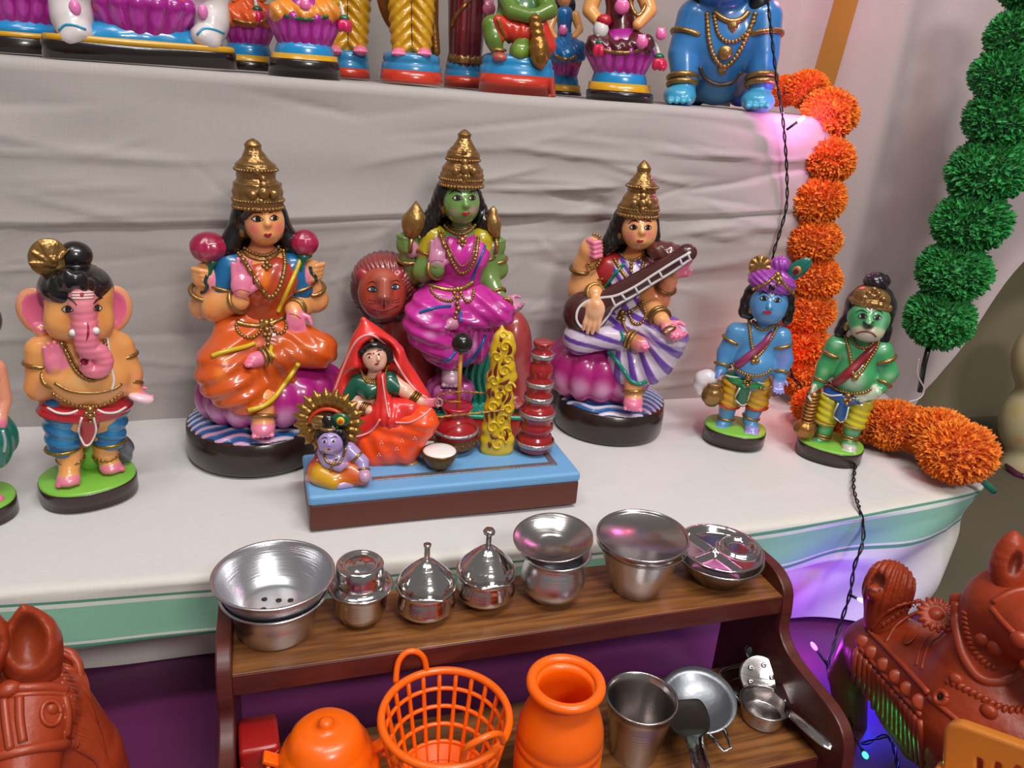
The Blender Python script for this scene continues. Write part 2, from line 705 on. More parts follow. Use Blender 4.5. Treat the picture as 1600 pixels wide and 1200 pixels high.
def hand(sc, wrist, palm, fdir, ndir, size, col, spread=0.16, curl=0.25, thumb=1, k=0.0022, r=None, skin=None):
 """A five-fingered hand: wrist and palm centre, finger direction, palm normal (towards the palm side)."""
 fd = np.asarray(fdir, float) / np.linalg.norm(fdir)
 nd = np.asarray(ndir, float)
 nd = nd - fd * (nd @ fd)
 nd /= np.linalg.norm(nd)
 sd = np.cross(fd, nd) * thumb                        # towards the thumb side
 palm = np.asarray(palm, float)
 R = np.stack([sd, nd, fd], 1)
 sc.ell(palm, (0.30 * size, 0.15 * size, 0.34 * size), col, 0.004, R)
 if wrist is not None:
  sc.cap(wrist, palm - fd * 0.15 * size, 0.17 * size, 0.16 * size, skin or col, 0.004)
 fr = r or 0.075 * size
 for i, (o, ln) in enumerate(((0.21, 0.44), (0.07, 0.52), (-0.07, 0.49), (-0.20, 0.37))):
  a = palm + sd * o * size + fd * 0.24 * size
  d1 = fd + sd * o * spread * 3
  d1 /= np.linalg.norm(d1)
  b = a + d1 * ln * size * 0.5
  d2 = d1 * (1 - curl) + nd * curl
  d2 /= np.linalg.norm(d2)
  c = b + d2 * ln * size * 0.5
  sc.chain([a - d1 * 0.1 * size, b, c], [fr * 1.05, fr, fr * 0.8], col, k)
 a = palm + sd * 0.22 * size - fd * 0.15 * size
 b = a + (sd * 0.8 + fd * 0.55 + nd * 0.2) * 0.24 * size
 c = b + (sd * 0.15 + fd * 0.95 + nd * 0.2) * 0.22 * size
 sc.chain([a, b, c], [fr * 1.2, fr * 1.05, fr * 0.8], col, k)

def bangle(f, name, a, b, t, r, rad, mat, parent=None, sq=1.0, double=False):
 """A ring round the limb a->b at fraction t."""
 a, b = np.asarray(a, float), np.asarray(b, float)
 u, v, d = frame(b - a)
 m = MB()
 for dt in ((0,) if not double else (-1.1 * rad, 1.1 * rad)):
  c = a + (b - a) * t + d * dt
  th = np.linspace(0, 2 * pi, 24, endpoint=False)[:, None]
  m.add(*tubeVF(c + r * (np.cos(th) * u + sq * np.sin(th) * v), rad, 8, True))
 return m.build(name, mat, parent or f.o)
# ------------------------------------------------------------ setting: stepped stand, cloths, backdrop
ZU, YR, ZF = 0.447, 1.062, -0.18

def cloth_mat(name, base, weave=900, rough=0.85, stripes=None, sheen=0.1, wave=None):
 m, nt, b = _new(name)
 b.inputs['Roughness'].default_value = rough
 b.inputs['Sheen Weight'].default_value = sheen
 b.inputs['Specular IOR Level'].default_value = 0.25
 tc = N(nt, 'ShaderNodeTexCoord')
 uvs = N(nt, 'ShaderNodeSeparateXYZ')
 nt.links.new(tc.outputs['UV'], uvs.inputs[0])
 # slubs of the weave: fine noise stretched along each thread direction
 fac = None
 for sc in ((weave, weave * 0.06, 1), (weave * 0.06, weave, 1)):
  mp = N(nt, 'ShaderNodeMapping')
  mp.inputs['Scale'].default_value = sc
  nt.links.new(tc.outputs['UV'], mp.inputs['Vector'])
  no = N(nt, 'ShaderNodeTexNoise', Scale=1.0, Detail=2.0)
  nt.links.new(mp.outputs['Vector'], no.inputs['Vector'])
  if fac is None:
   fac = no.outputs['Fac']
  else:
   ad = N(nt, 'ShaderNodeMath', operation='ADD')
   nt.links.new(fac, ad.inputs[0])
   nt.links.new(no.outputs['Fac'], ad.inputs[1])
   fac = ad.outputs[0]
 mr = N(nt, 'ShaderNodeMapRange')
 mr.inputs['From Min'].default_value, mr.inputs['From Max'].default_value = 0.6, 1.4
 mr.inputs['To Min'].default_value, mr.inputs['To Max'].default_value = 0.93, 1.05
 nt.links.new(fac, mr.inputs['Value'])
 if stripes:
  cr = N(nt, 'ShaderNodeValToRGB')
  cr.color_ramp.interpolation = 'CONSTANT'
  el = cr.color_ramp.elements
  for i, (p, c) in enumerate(stripes):
   e = el[i] if i < 2 else el.new(p)
   e.position = p
   e.color = (*lin(c), 1)
  ml = N(nt, 'ShaderNodeMapRange')
  ml.inputs['From Min'].default_value, ml.inputs['From Max'].default_value = -0.2, 0.2
  nt.links.new(uvs.outputs['Y'], ml.inputs['Value'])
  nt.links.new(ml.outputs['Result'], cr.inputs['Fac'])
  src = cr.outputs['Color']
 else:
  rg = N(nt, 'ShaderNodeRGB')
  rg.outputs[0].default_value = (*lin(base), 1)
  src = rg.outputs[0]
 mx = N(nt, 'ShaderNodeVectorMath', operation='SCALE')
 nt.links.new(src, mx.inputs[0])
 nt.links.new(mr.outputs['Result'], mx.inputs['Scale'])
 nt.links.new(mx.outputs['Vector'], b.inputs['Base Color'])
 bp = N(nt, 'ShaderNodeBump', Strength=0.12, Distance=0.0006)
 nt.links.new(fac, bp.inputs['Height'])
 nt.links.new(bp.outputs['Normal'], b.inputs['Normal'])
 return m

def grid_faces(nu, nv):
 i = np.arange(nu - 1)[:, None] * nv + np.arange(nv - 1)[None, :]
 i = i.ravel()
 return np.stack([i, i + nv, i + nv + 1, i + 1], 1)

def vnoise(x, y, seed=0):
 """Smooth 2D value noise in numpy."""
 r = np.random.default_rng(seed)
 T = r.random((64, 64))
 xi, yi = np.floor(x).astype(int), np.floor(y).astype(int)
 fx, fy = x - xi, y - yi
 fx, fy = fx * fx * (3 - 2 * fx), fy * fy * (3 - 2 * fy)
 g = lambda a, b: T[a % 64, b % 64]
 return (g(xi, yi) * (1 - fx) + g(xi + 1, yi) * fx) * (1 - fy) + (g(xi, yi + 1) * (1 - fx) + g(xi + 1, yi + 1) * fx) * fy

def creases(U, W, n, seed, urange, wrange, amp=(0.0015, 0.004), slope=0.12, length=(0.1, 0.4), width=(0.006, 0.02)):
 """Pressed-in folds of an unironed cloth: sharp ridges along short random lines."""
 r = np.random.default_rng(seed)
 H = np.zeros_like(U)
 for _ in range(n):
  cu, cw = r.uniform(*urange), r.uniform(*wrange)
  L, wd, a = r.uniform(*length), r.uniform(*width), r.uniform(*amp) * r.choice([-1, 1, 1])
  sl, bend = r.normal(0, slope), r.normal(0, 0.5)
  t = (U - cu) / L
  dw = (W - cw) - sl * (U - cu) - bend * (U - cu) ** 2
  prof = np.where(dw > 0, np.exp(-dw / wd), np.exp(dw / (wd * 0.3)))
  H += a * prof * np.clip(1 - t * t * 4, 0, 1)
 return H

# upper step: riser with creases, top, behind it the back wall cloth
def upper_cloth():
 xs = np.arange(-0.95, 0.782, 0.005)
 zs = np.concatenate([np.arange(-0.01, ZU - 0.012, 0.004)])
 rows = []
 for z in zs:
  rows.append((YR, z))
 for a in np.linspace(0, pi / 2, 6):
  rows.append((YR + 0.012 - 0.012 * cos(a), ZU - 0.012 + 0.012 * sin(a)))
 for y in np.arange(YR + 0.02, 1.46, 0.02):
  rows.append((y, ZU))
 rows = np.array(rows)
 U, W = np.meshgrid(xs, np.arange(len(rows)), indexing='ij')
 Y = np.repeat(rows[None, :, 0], len(xs), 0)
 Z = np.repeat(rows[None, :, 1], len(xs), 0)
 riser = np.clip((ZU - 0.004 - Z) / 0.03, 0, 1)
 H = creases(U, Z, 95, 3, (-0.9, 0.8), (0.0, ZU), amp=(0.0013, 0.0042), slope=0.10, length=(0.12, 0.5))
 H += creases(U, Z, 26, 9, (0.15, 0.75), (0.2, 0.38), amp=(0.0022, 0.0056), slope=0.22, length=(0.08, 0.25), width=(0.006, 0.014))
 H += creases(U, Z, 60, 11, (-0.5, 0.7), (0.02, 0.42), amp=(0.0008, 0.0020), slope=0.7, length=(0.05, 0.14), width=(0.003, 0.007))
 H += 0.010 * (vnoise(U * 3.3, Z * 7, 2) - 0.5) + 0.004 * (vnoise(U * 9, Z * 22, 4) - 0.5)
 # the long overlap where the upper length of cloth ends over the lower one
 zc = 0.2755
 H += 0.0055 * np.exp(-np.clip(Z - zc, 0, 1) / 0.02) * (Z > zc) - 0.0022 * np.exp(-np.clip(zc - Z, 0, 1) / 0.012) * (Z <= zc)
 zc2 = 0.055 + 0.006 * np.sin(U * 7 + 1)
 H += 0.003 * np.exp(-np.abs(Z - zc2) / 0.008)
 Y = Y - H * riser
 Z = Z + (0.039 * U + 0.003 * np.sin(U * 9)) * np.exp(-((Z - zc) / 0.07) ** 2) * riser
 Z = Z + (1 - riser) * 0.0035 * (vnoise(U * 8, Y * 5, 5) - 0.5) - 0.005 * U * (1 - riser) + (1 - riser) * .002
 V = np.stack([U, Y, Z], -1).reshape(-1, 3)
 L = np.concatenate([[0], np.cumsum(np.hypot(*np.diff(rows, axis=0).T))])
 uv = np.stack([U, np.repeat(L[None], len(xs), 0)], -1).reshape(-1, 2)
 me = newmesh('upper_step_cloth', V, grid_faces(len(xs), len(rows)), uv=uv)
 return link('step_cloth', me, cloth_mat('greige_cloth', '#aea6a3'))

tag(upper_cloth(), 'creased grey-white cotton cloth draped over the upper step behind the figurines', 'cloth')

def lower_cloth():
 bnd = [(-0.9, 0.71), (-0.5, 0.70), (-0.25, 0.694), (0.0, 0.690), (0.25, 0.690), (0.5, 0.688), (0.66, 0.697), (0.78, 0.712), (0.868, 0.728),
     (0.90, 0.745), (0.915, 0.79), (0.95, 0.90), (1.0, 1.08)]
 B = spline(bnd, 34)
 n = len(B)
 t = np.linspace(0, 1, n)
 inn = np.column_stack([np.interp(t, [0, 0.72, 1], [-0.9, 0.8, 0.99]), np.full(n, YR + 0.02)])
 T = np.gradient(B, axis=0)
 nrm = np.column_stack([T[:, 1], -T[:, 0]]) / np.linalg.norm(T, axis=1)[:, None]
 s = np.concatenate([[0], np.cumsum(np.linalg.norm(np.diff(B, axis=0), axis=1))])
 right = np.clip((B[:, 0] - 0.42) / 0.3, 0, 1)
 cols, vv = [], []
 for q in np.linspace(0, 0.985, 60):
  p = inn * (1 - q) + B * q
  z = 0.0012 * np.sin(p[:, 0] * 17 + p[:, 1] * 9) * (q > .05) + 0.0030 * (vnoise(p[:, 0] * 7, p[:, 1] * 9, 8) - .5)
  z += creases(p[:, 0], p[:, 1], 16, 21, (-0.6, 0.9), (0.7, 1.05), (0.0004, 0.0012), 0.25, (0.1, 0.3), (0.01, 0.03))
  z = z * min(1, (1 - q) * 6) - 0.0030
  cols.append(np.column_stack([p, z]))
  vv.append((q - 1) * 0.36)
 for a in np.linspace(0.2, 1.0, 6):
  th = a * pi / 2
  p = B + nrm * 0.007 * (sin(th))[..., None] if False else B + nrm * 0.007 * sin(th)
  cols.append(np.column_stack([p, np.full(n, -0.007 * (1 - cos(th)) - 0.003)]))
  vv.append(0.001 + 0.010 * a)
 for d in np.concatenate([np.arange(0.012, 0.085, 0.0025), np.arange(0.085, 0.182, 0.005)]):
  fold = 0.006 * np.sin(s * 26 + 1.0 + 2.5 * vnoise(s * 4, s * 0 + d * 6, 3)) * min(1, d / 0.06)
  fold = fold * (0.35 + 0.65 * right)
  # long slanting drapes on the right end
  sl = 0.007 * right * np.sin((s * 1.0 + d * 1.5) * 30) * min(1, max(0, d - 0.03) / 0.05)
  flare = -0.055 * np.clip((s - 1.74) / 0.12, 0, 1) * (d / 0.18)
  under = -np.clip((d - 0.073) * 4, 0, 0.10) * (1 - right)
  p = B + nrm * (0.007 + fold + sl + flare + under)[:, None]
  sag = 0.0
  cols.append(np.column_stack([p, np.full(n, -d) + sag]))
  vv.append(d)
 V = np.stack(cols, 1)
 m = V.shape[1]
 # the hem line wanders: green band position follows the cloth, higher at the right end
 wander = 0.004 * np.sin(s * 5) + 0.006 * right
 uv = np.stack([np.repeat(s[:, None], m, 1), np.repeat(np.array(vv)[None], n, 0) + wander[:, None]], -1)
 W, cream, g, gd = '#d6d2d1', '#d9d5cd', '#8dc4a8', '#5c977f'
 pos = lambda v: (v + 0.2) / 0.4
 st = [(0, W), (pos(-0.004), cream), (pos(0.0155), gd), (pos(0.018), '#dfe3d8'), (pos(0.0225), g), (pos(0.061), '#dfe0d6'), (pos(0.065), gd), (pos(0.069), cream)]
 me = newmesh('lower_step_cloth', V.reshape(-1, 3), grid_faces(n, m), uv=uv.reshape(-1, 2))
 return link('step_cloth', me, cloth_mat('white_cotton', W, stripes=st))

tag(lower_cloth(), 'white cotton cloth with a green striped border draped over the lower step', 'cloth')

def purple_floor():
 V, F = boxVF((-1.2, -0.3, ZF - .06), (2.2, 1.6, ZF - .024))
 o = MB().add(V, F).build('floor', flat('#5e5644', .7, 0, 0, (20, .2)), smooth=False)
 o['kind'] = 'structure'
 xs, ys = np.arange(-0.8, 0.89, 0.016), np.arange(0.0, 0.90, 0.016)
 U, Yv = np.meshgrid(xs, ys, indexing='ij')
 Z = ZF + 0.012 * (vnoise(U * 4 + Yv * 3, Yv * 5, 6) - 0.5) + 0.008 * np.abs(np.sin(U * 9 + Yv * 14 + 3 * vnoise(U * 3, Yv * 3, 7))) - 0.015
 me = newmesh('satin_cloth', np.stack([U, Yv, Z], -1).reshape(-1, 3), grid_faces(len(xs), len(ys)), uv=np.stack([U, Yv], -1).reshape(-1, 2))
 m, nt, b = _new('purple_satin')
 b.inputs['Base Color'].default_value = (*lin('#5e1a4e'), 1)
 b.inputs['Roughness'].default_value = 0.42
 b.inputs['Sheen Weight'].default_value = 0.2
 bump(nt, b, 60, 0.1, 0.003)
 o = link('satin_cloth', me, m)
 tag(o, 'purple satin cloth spread on the ground in front of the steps', 'cloth')

purple_floor()

def backdrop():
 # back wall cloth behind the upper row
 xs, zs = np.arange(-1.0, 1.0, 0.02), np.arange(-0.2, 1.0, 0.02)
 U, Z = np.meshgrid(xs, zs, indexing='ij')
 Y = 1.47 + 0.012 * np.sin(U * 22 + 2 * vnoise(U * 4, Z * 2, 1)) + 0.01 * (vnoise(U * 5, Z * 4, 12) - .5)
 o = link('wall_back', newmesh('wall_back', np.stack([U, Y, Z], -1).reshape(-1, 3), grid_faces(len(xs), len(zs)), uv=np.stack([U, Z], -1).reshape(-1, 2)),
    cloth_mat('grey_cloth', '#a39c98'))
 o['kind'] = 'structure'
 # hanging curtain at the right, falling in soft vertical folds
 n = 150
 path = spline([(0.76, 1.34), (0.85, 1.28), (0.93, 1.235), (1.02, 1.19), (1.14, 1.175), (1.26, 1.2), (1.42, 1.22), (1.9, 1.25)], 22)
 zs = np.arange(-0.2, 0.95, 0.02)
 t = np.linspace(0, 1, len(path))
 cols = []
 for z in zs:
  w = np.clip((z + 0.2) / 1.15, 0, 1)
  dx = 0.0 + 0.10 * (w - 0.6)
  f = 0.022 * np.sin(t * 19 + 1.0 + 1.6 * w) * (0.3 + 0.9 * np.exp(-((t - 0.25) / 0.25) ** 2)) + 0.005 * np.sin(t * 47 + 5 * w) + 0.012 * np.exp(-((w * .8 + t * 1.6 - 1.25) / .05) ** 2)
  lift = 0.46 * np.clip((path[:, 0] - 1.17) / 0.36, 0, 1) ** 1.2 + 0.012 * np.sin(path[:, 0] * 40) * (path[:, 0] > 1.2)  # hem raised at right to bare the panel coloured as curtain shade
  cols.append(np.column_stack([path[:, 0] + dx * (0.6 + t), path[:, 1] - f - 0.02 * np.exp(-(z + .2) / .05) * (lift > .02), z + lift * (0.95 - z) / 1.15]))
 V = np.stack(cols, 1)
 s = np.concatenate([[0], np.cumsum(np.linalg.norm(np.diff(path, axis=0), axis=1))])
 uv = np.stack([np.repeat(s[:, None], len(zs), 1), np.repeat(zs[None], len(path), 0)], -1)
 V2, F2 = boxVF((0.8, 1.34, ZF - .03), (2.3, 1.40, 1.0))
 w2 = MB().add(V2, F2).build('shade_panel_right', flat('#8f8468', .8, 0, 0, (30, .2)), smooth=False)  # added panel: its khaki colour stands in for shade on the lower right curtain
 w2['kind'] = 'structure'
 root = link('curtain', newmesh('curtain', V.reshape(-1, 3), grid_faces(len(path), len(zs)), uv=uv.reshape(-1, 2)),
    cloth_mat('curtain_cloth', '#b8a7a8'))
 px = [800 + FOC * ((V[i, 40] - CAM) @ RI) / ((V[i, 40] - CAM) @ FW) for i in range(len(path))]
 i0 = int(np.argmin(np.abs(np.array(px) - 1312)))
 st = V[i0 - 3:i0 + 4] + np.array([0, -.0022, 0])
 link('border_strip', newmesh('border_strip', st.reshape(-1, 3), grid_faces(7, len(zs))), flat('#a8742a', .6, 0, 0, (200, .2)), root)
 tag(root, 'pale pinkish curtain hanging behind the green garland with an orange border', 'curtain')
 return V, path

CURT, _ = backdrop()
# ------------------------------------------------------------ standing elephant-headed figurine
SKIN, PINK, GREEN_TOP, BROWN = '#e8a05a', '#e88098', '#7ec043', '#33201d'

def base_disc(f, cpx, cpy, rx, ry, hgt, top, side=BROWN, d=0, sq=2.3, n=40, topname='base', rot=0.0):
 """Oval plinth with a painted top; sizes in photo pixels at the figure."""
 s = f.s
 t = np.linspace(0, 2 * pi, n, endpoint=False)
 x = np.sign(np.cos(t)) * np.abs(np.cos(t)) ** (2 / sq) * rx * s
 y = np.sign(np.sin(t)) * np.abs(np.sin(t)) ** (2 / sq) * ry * s
 a = radians(rot)
 o = np.column_stack([x * cos(a) - y * sin(a), x * sin(a) + y * cos(a)])
 b = MB().add(*slabVF(o, 0, hgt * s, 0.002)).build('base', flat(side, 0.3, 0, 0.4, (60, .2)), f.o)
 c = o.mean(0)
 o2 = c + (o - c) * 0.985
 MB().add(*slabVF(o2, hgt * s - 0.002, hgt * s + 0.0022, 0.002)).build('base_top', flat(top, 0.4, 0, 0.3, (50, .2)) if isinstance(top, str) else top, b)
 return o

def elephant_figurine():
 f = Fig('elephant_figurine', 'painted clay elephant-headed figurine in blue shorts standing at the shelf end', 'figurine', 141, 767)
 P, s = f.P, f.s
 base_disc(f, 0, 0, 68, 62, 27, GREEN_TOP, rot=8)
 # legs, belly, arms: one body
 b = Sc(SKIN)
 foot1, foot2 = P(107, 748, 26), P(173, 729, 6)
 an1, an2 = P(109, 708, 8), P(165, 702, -2)
 for an, kn, ft, toe in ((an1, P(106, 668, 5), foot1, P(106, 757, 36)), (an2, P(165, 662, 0), foot2, P(178, 736, 16))):
  b.chain([kn, an], [22 * s, 17 * s], None, 0.006)
  b.chain([an + np.array([0, 0, -6 * s]), ft], [16 * s, 13 * s], None, 0.006)
  b.ell(ft, (16 * s, 20 * s, 9 * s), PINK, 0.005)
  for i in range(5):
   b.ell(toe + np.array([(i - 2) * 6.2 * s, 2 * s, 1 * s]), (4.2 * s, 7 * s, 5 * s), '#e8688c', 0.0012)
 b.ell(P(140, 590, 12), (58 * s, 46 * s, 46 * s), None, 0.012)
 b.ell(P(133, 545, 8), (52 * s, 36 * s, 42 * s), None, 0.012)
 b.ell(P(136, 640, 2), (50 * s, 40 * s, 34 * s), None, 0.01)
 sh1, el1, wr1 = P(65, 548, 2), P(62, 606, 6), P(84, 590, 30)
 b.chain([sh1, el1], [22 * s, 18 * s], None, 0.008)
 b.chain([el1, wr1], [17 * s, 13 * s], None, 0.008)
 sh2, el2, wr2 = P(186, 541, 2), P(202, 584, 6), P(206, 606, 18)
 b.chain([sh2, el2], [21 * s, 17 * s], None, 0.008)
 b.chain([el2, wr2], [16 * s, 12.5 * s], None, 0.008)
 hand(b, wr1, P(85, 568, 38), (0.0, -0.1, 1), (0.1, -1, 0), 44 * s, '#ea7f9a', thumb=1, curl=0.1, skin=SKIN)
 hand(b, wr2, P(212, 614, 22), (0.55, -0.5, -0.35), (0.1, -0.4, 1), 36 * s, '#ea7f9a', thumb=-1, curl=0.4, skin=SKIN)
 b.paint(P(132, 600, 60), (40 * s, 60 * s, 24 * s), '#f0b878', 0.8, a=0.6)
 b.paint(P(150, 560, 40), (12 * s, 50 * s, 40 * s), '#c8761f', 0.9, a=0.6)
 for q in (P(66, 606, 20), P(202, 590, 20)):
  b.paint(q, 22 * s, '#ec9a78', 0.9, a=0.7)
 b.build('body', f.o)
 conch = Sc('#f1c7d2').ell(P(219, 622, 34), (17 * s, 10 * s, 7 * s), R=rotm(0, 20, -10)).ell(P(232, 624, 34), (7 * s, 5 * s, 4 * s))
 conch.build('conch', f.o, 0.0012)
 # head with trunk, cheeks and ears
 h = Sc(SKIN)
 h.ell(P(124, 486, 14), (42 * s, 42 * s, 52 * s), None, 0.012)
 h.ell(P(124, 455, 16), (42 * s, 38 * s, 34 * s), None, 0.012)
 for x in (96, 152):
  h.ell(P(x, 505, 34), (20 * s, 18 * s, 22 * s), None, 0.012)
 ringf = lambda p: 0.0003 * np.sin(p[..., 2] * 900)
 tr = [P(129, 468, 52), P(131, 495, 58), P(134, 520, 62), P(138, 545, 62), P(154, 550, 62), P(163, 565, 62), P(154, 579, 62), P(139, 577, 62), P(133, 566, 66)]
 h.chain(tr, [13 * s, 15 * s, 16 * s, 15 * s, 13 * s, 12.5 * s, 12 * s, 10.5 * s, 8.5 * s], '#ea7f96', 0.003, n=4, disp=ringf)
 h.cap(P(124, 452, 54), P(128, 474, 56), 14 * s, 15 * s, '#ea8a98', 0.01)
 for cx, cy, m in ((60, 487, -1), (176, 483, 1)):
  R = rotm(0, 12 * m, 8 * m)
  h.ell(P(cx, cy, -4), (27 * s, 8 * s, 36 * s), '#e59a72', 0.006, R)
  h.ell(P(cx - 1 * m, cy + 1, 5), (20 * s, 7 * s, 28 * s), '#e4688c', 0.002, R, sub=True)
  h.cap(P(cx - 4 * m, cy + 30, 0), P(cx - 6 * m, cy + 40, 2), 7 * s, 5 * s, '#e59a72', 0.006)
 h.ell(P(131, 566, 72), (5 * s, 6 * s, 4 * s), '#801830', 0.001, sub=True)
 h.paint(P(100, 470, 50), (30 * s, 30 * s, 14 * s), '#f2b46c', 0.8, a=0.6)
 h.paint(P(104, 502, 60), (24 * s, 24 * s, 12 * s), '#d8801e', 0.9, a=0.55)
 h.paint(P(158, 495, 50), (16 * s, 30 * s, 30 * s), '#d8801e', 0.9, a=0.5)
 h.build('head', f.o, 0.0014)
 for x, y in ((114, 520), (150, 517)):
  MB().add(*sphVF(f.on(h, [(x, y)], 0.0, raw=True)[0], 5.2 * s)).build('tusk', WHITE(), f.o)
 face(f, h, [(105.5, 483.5, 9.5, 5.2, 6, 1), (153, 481.5, 7, 5, -6, -1)],
   [[(92, 463), (102, 464), (112, 468), (120, 477)], [(146, 475), (151, 469), (156, 466), (161, 465)]], None, brow_r=1.3)
 for y, w in ((456, 18), (460.5, 19), (465, 18)):
  f.line('forehead_stripe', h, [(130 - w, y + 1), (130, y + 1), (130 + w * .9, y)], 1.3 * s, flat('#f3d9d4', .4), off=0.0002, seg=5)
 f.patch('forehead_mark', h, oval(128, 460, 3.2, 3.6), flat('#a81838'), off=0.0012, n=2, rings=2)
 f.line('trunk_mark', h, [(137, 503), (138, 515), (137, 525), (135, 532)], 1.5 * s, flat('#a31a30'), off=0.0002, taper=[.3, 1, 1, .3])
 # hair with curls, topknot, band and leaf ornament
 hr = Sc('#100d10')
 hr.ell(P(118, 446, 8), (47 * s, 54 * s, 31 * s), None, 0.006)
 for i in range(9):
  t = i / 8
  x = 76 + 84 * t
  y = 443 + 16 * abs(t - .45) ** 1.4 * 3 - 6
  dd = 14 + 50 * sin(pi * (0.08 + 0.84 * t))
  hr.ell(P(x, y, dd), (8 * s, 9 * s, (11 + 5 * (i % 2)) * s), None, 0.003)
 for x, y in ((72, 462), (166, 455)):
  hr.ell(P(x, y, 6), (10 * s, 14 * s, 16 * s), None, 0.005)
 hr.ell(P(118, 399, 2), (22 * s, 22 * s, 20 * s), None, 0.003)
 hr.build('hair', f.o, 0.0015)
 V, F = tubeVF([P(119, 420, 2) + 21 * s * np.array([cos(a), sin(a), 0]) for a in np.linspace(0, 2 * pi, 28, endpoint=False)], 4 * s, 8, True)
 m = MB().add(V, F)
 for a in np.linspace(0, 2 * pi, 22, endpoint=False):
  m.add(*sphVF(P(119, 420, 2) + 24 * s * np.array([cos(a), sin(a), 0]), 3 * s, 8, 5))
 m.build('hair_band', GOLD(), f.o)
 lf = Sc('#b08a48').ell(P(75, 402, 14), (24 * s, 7 * s, 27 * s), None, 0.004, rotm(0, 24, 0))
 for a in (-50, -20, 15, 45, 75):
  q = P(84, 414, 20)
  e = q + 30 * s * np.array([-sin(radians(a + 5)), 0.0, cos(radians(a + 5))])
  lf.cap(q, e, 2.6 * s, 1.5 * s, None, 0.0016)
 lf.ell(P(84, 406, 22), 5 * s, None, 0.001)
 lf.build('leaf_ornament', f.o, 0.0013, gold())
 # clothes: blue shorts, red sash with white hems, front fall
 fold = lambda p: 0.0011 * np.sin(p[..., 2] * 420 + p[..., 0] * 120)
 sh = Sc('#1f6fa6')
 sh.chain([P(103, 645, 6), P(100, 692, 6)], [32 * s, 24 * s], None, 0.004, disp=fold)
 sh.chain([P(168, 640, 0), P(171, 684, 2)], [30 * s, 22 * s], None, 0.004, disp=fold)
 sh.paint(P(98, 670, 30), (14 * s, 20 * s, 40 * s), '#3f9bd0', 0.9, a=0.8)
 sh.paint(P(176, 665, 30), (12 * s, 20 * s, 34 * s), '#3f9bd0', 0.9, a=0.8)
 sh.build('shorts', f.o, 0.0015)
 for cx, cy, r, d in ((99, 699, 23.5, 6), (171.5, 689, 21.5, 2)):
  th = np.linspace(0, 2 * pi, 30, endpoint=False)
  V, F = tubeVF([P(cx, cy, d) + r * s * np.array([cos(a), sin(a), 0]) for a in th], 2.6 * s, 6, True)
  MB().add(V, F).build('shorts_hem', gold('#9a7a30'), f.o)
 wr = Sc('#b3222c')
 wr.ell(P(134, 634, 4), (64 * s, 48 * s, 22 * s), None, 0.004, rotm(0, 3, 0), disp=lambda p: 0.0008 * np.sin(p[..., 2] * 700 + p[..., 0] * 90))
 wr.ell(P(136, 600, 6), (70 * s, 60 * s, 22 * s), None, 0.003, rotm(0, 3, 0), sub=True)
 wr.chain([P(137, 640, 40), P(140, 665, 36), P(134, 692, 30)], [13 * s, 13 * s, 8 * s], None, 0.004)
 wr.build('sash', f.o, 0.0014)
 f.line('sash_hem', wr, [(74, 637), (90, 645), (108, 646), (122, 641)], 1.8 * s, WHITE(), off=0.0003)
 f.line('sash_hem', wr, [(152, 640), (165, 645), (182, 644), (197, 636)], 1.8 * s, WHITE(), off=0.0003)
 f.line('sash_hem', wr, [(128, 652), (123, 672), (130, 692), (136, 696), (143, 690), (150, 672), (146, 652)], 1.7 * s, WHITE(), off=0.0003)
 # gold: necklaces, belly chain, belt, armlets, anklets; white sacred thread
 top = [b, h]
 for pts, r in (([(88, 519), (96, 536), (106, 555), (113, 570), (122, 583), (135, 592), (146, 594), (158, 588), (166, 574), (167, 552), (163, 530), (160, 517)], 3.4),):
  f.beads('necklace', [b], pts, r * s, GOLD(), gap=1.5, cord=2.6 * s)
  inner = [(x + (3 if x < 140 else -3), y - 4) for x, y in pts]
  f.beads('necklace_inner', [b], inner, 1.7 * s, GOLD(), gap=1.6)
 f.line('sacred_thread', [b], [(166, 515), (170, 548), (174, 575), (178, 595), (174, 612)], 2.0 * s, WHITE(), off=0.0002)
 f.line('belly_chain', [b], [(85, 598), (110, 611), (145, 614), (175, 609), (190, 600)], 2.2 * s, GOLD())
 f.beads('belt', [b, wr], [(84, 616), (100, 626), (120, 634), (145, 636), (170, 629), (190, 615)], 3.2 * s, GOLD(), gap=1.6, cord=2 * s)
 m = MB()
 for x, y, r in ((141, 640, 6), (141, 650, 5), (135, 646, 4), (147, 646, 4), (141, 659, 3.5)):
  m.add(*sphVF(f.on([b, wr], [(x, y)], 0.0, raw=True)[0], r * s, 10, 6))
 m.build('belt_buckle', GOLD(), f.o)
 bangle(f, 'armlet', sh1, el1, 0.35, 21 * s, 3.5 * s, GOLD())
 bangle(f, 'armlet', sh2, el2, 0.35, 20 * s, 3.5 * s, GOLD())
 bangle(f, 'bangle', el1, wr1, 0.9, 14.5 * s, 3 * s, GOLD())
 bangle(f, 'bangle', el2, wr2, 0.75, 14.5 * s, 3.2 * s, GOLD())
 for an, d in ((an1, 0), (an2, 0)):
  th = np.linspace(0, 2 * pi, 24, endpoint=False)
  pts = [an + np.array([18 * s * cos(a), 18 * s * sin(a), -10 * s + 1.5 * s * cos(2 * a)]) for a in th]
  MB().add(*tubeVF(pts, 2.2 * s, 6, True)).add(*beadsVF(pts, 2.8 * s, 2.0)).build('anklet', GOLD(), f.o)
 rock = Sc('#5d6068').ell(P(192, 702, -14), (16 * s, 16 * s, 24 * s), disp=lambda p: 0.001 * np.sin(p[..., 0] * 400 + p[..., 2] * 300)).ell(P(178, 700, -20), (16 * s, 14 * s, 18 * s))
 rock.ell(P(140, 700, -18), (24 * s, 16 * s, 40 * s), GREEN_TOP, 0.01)
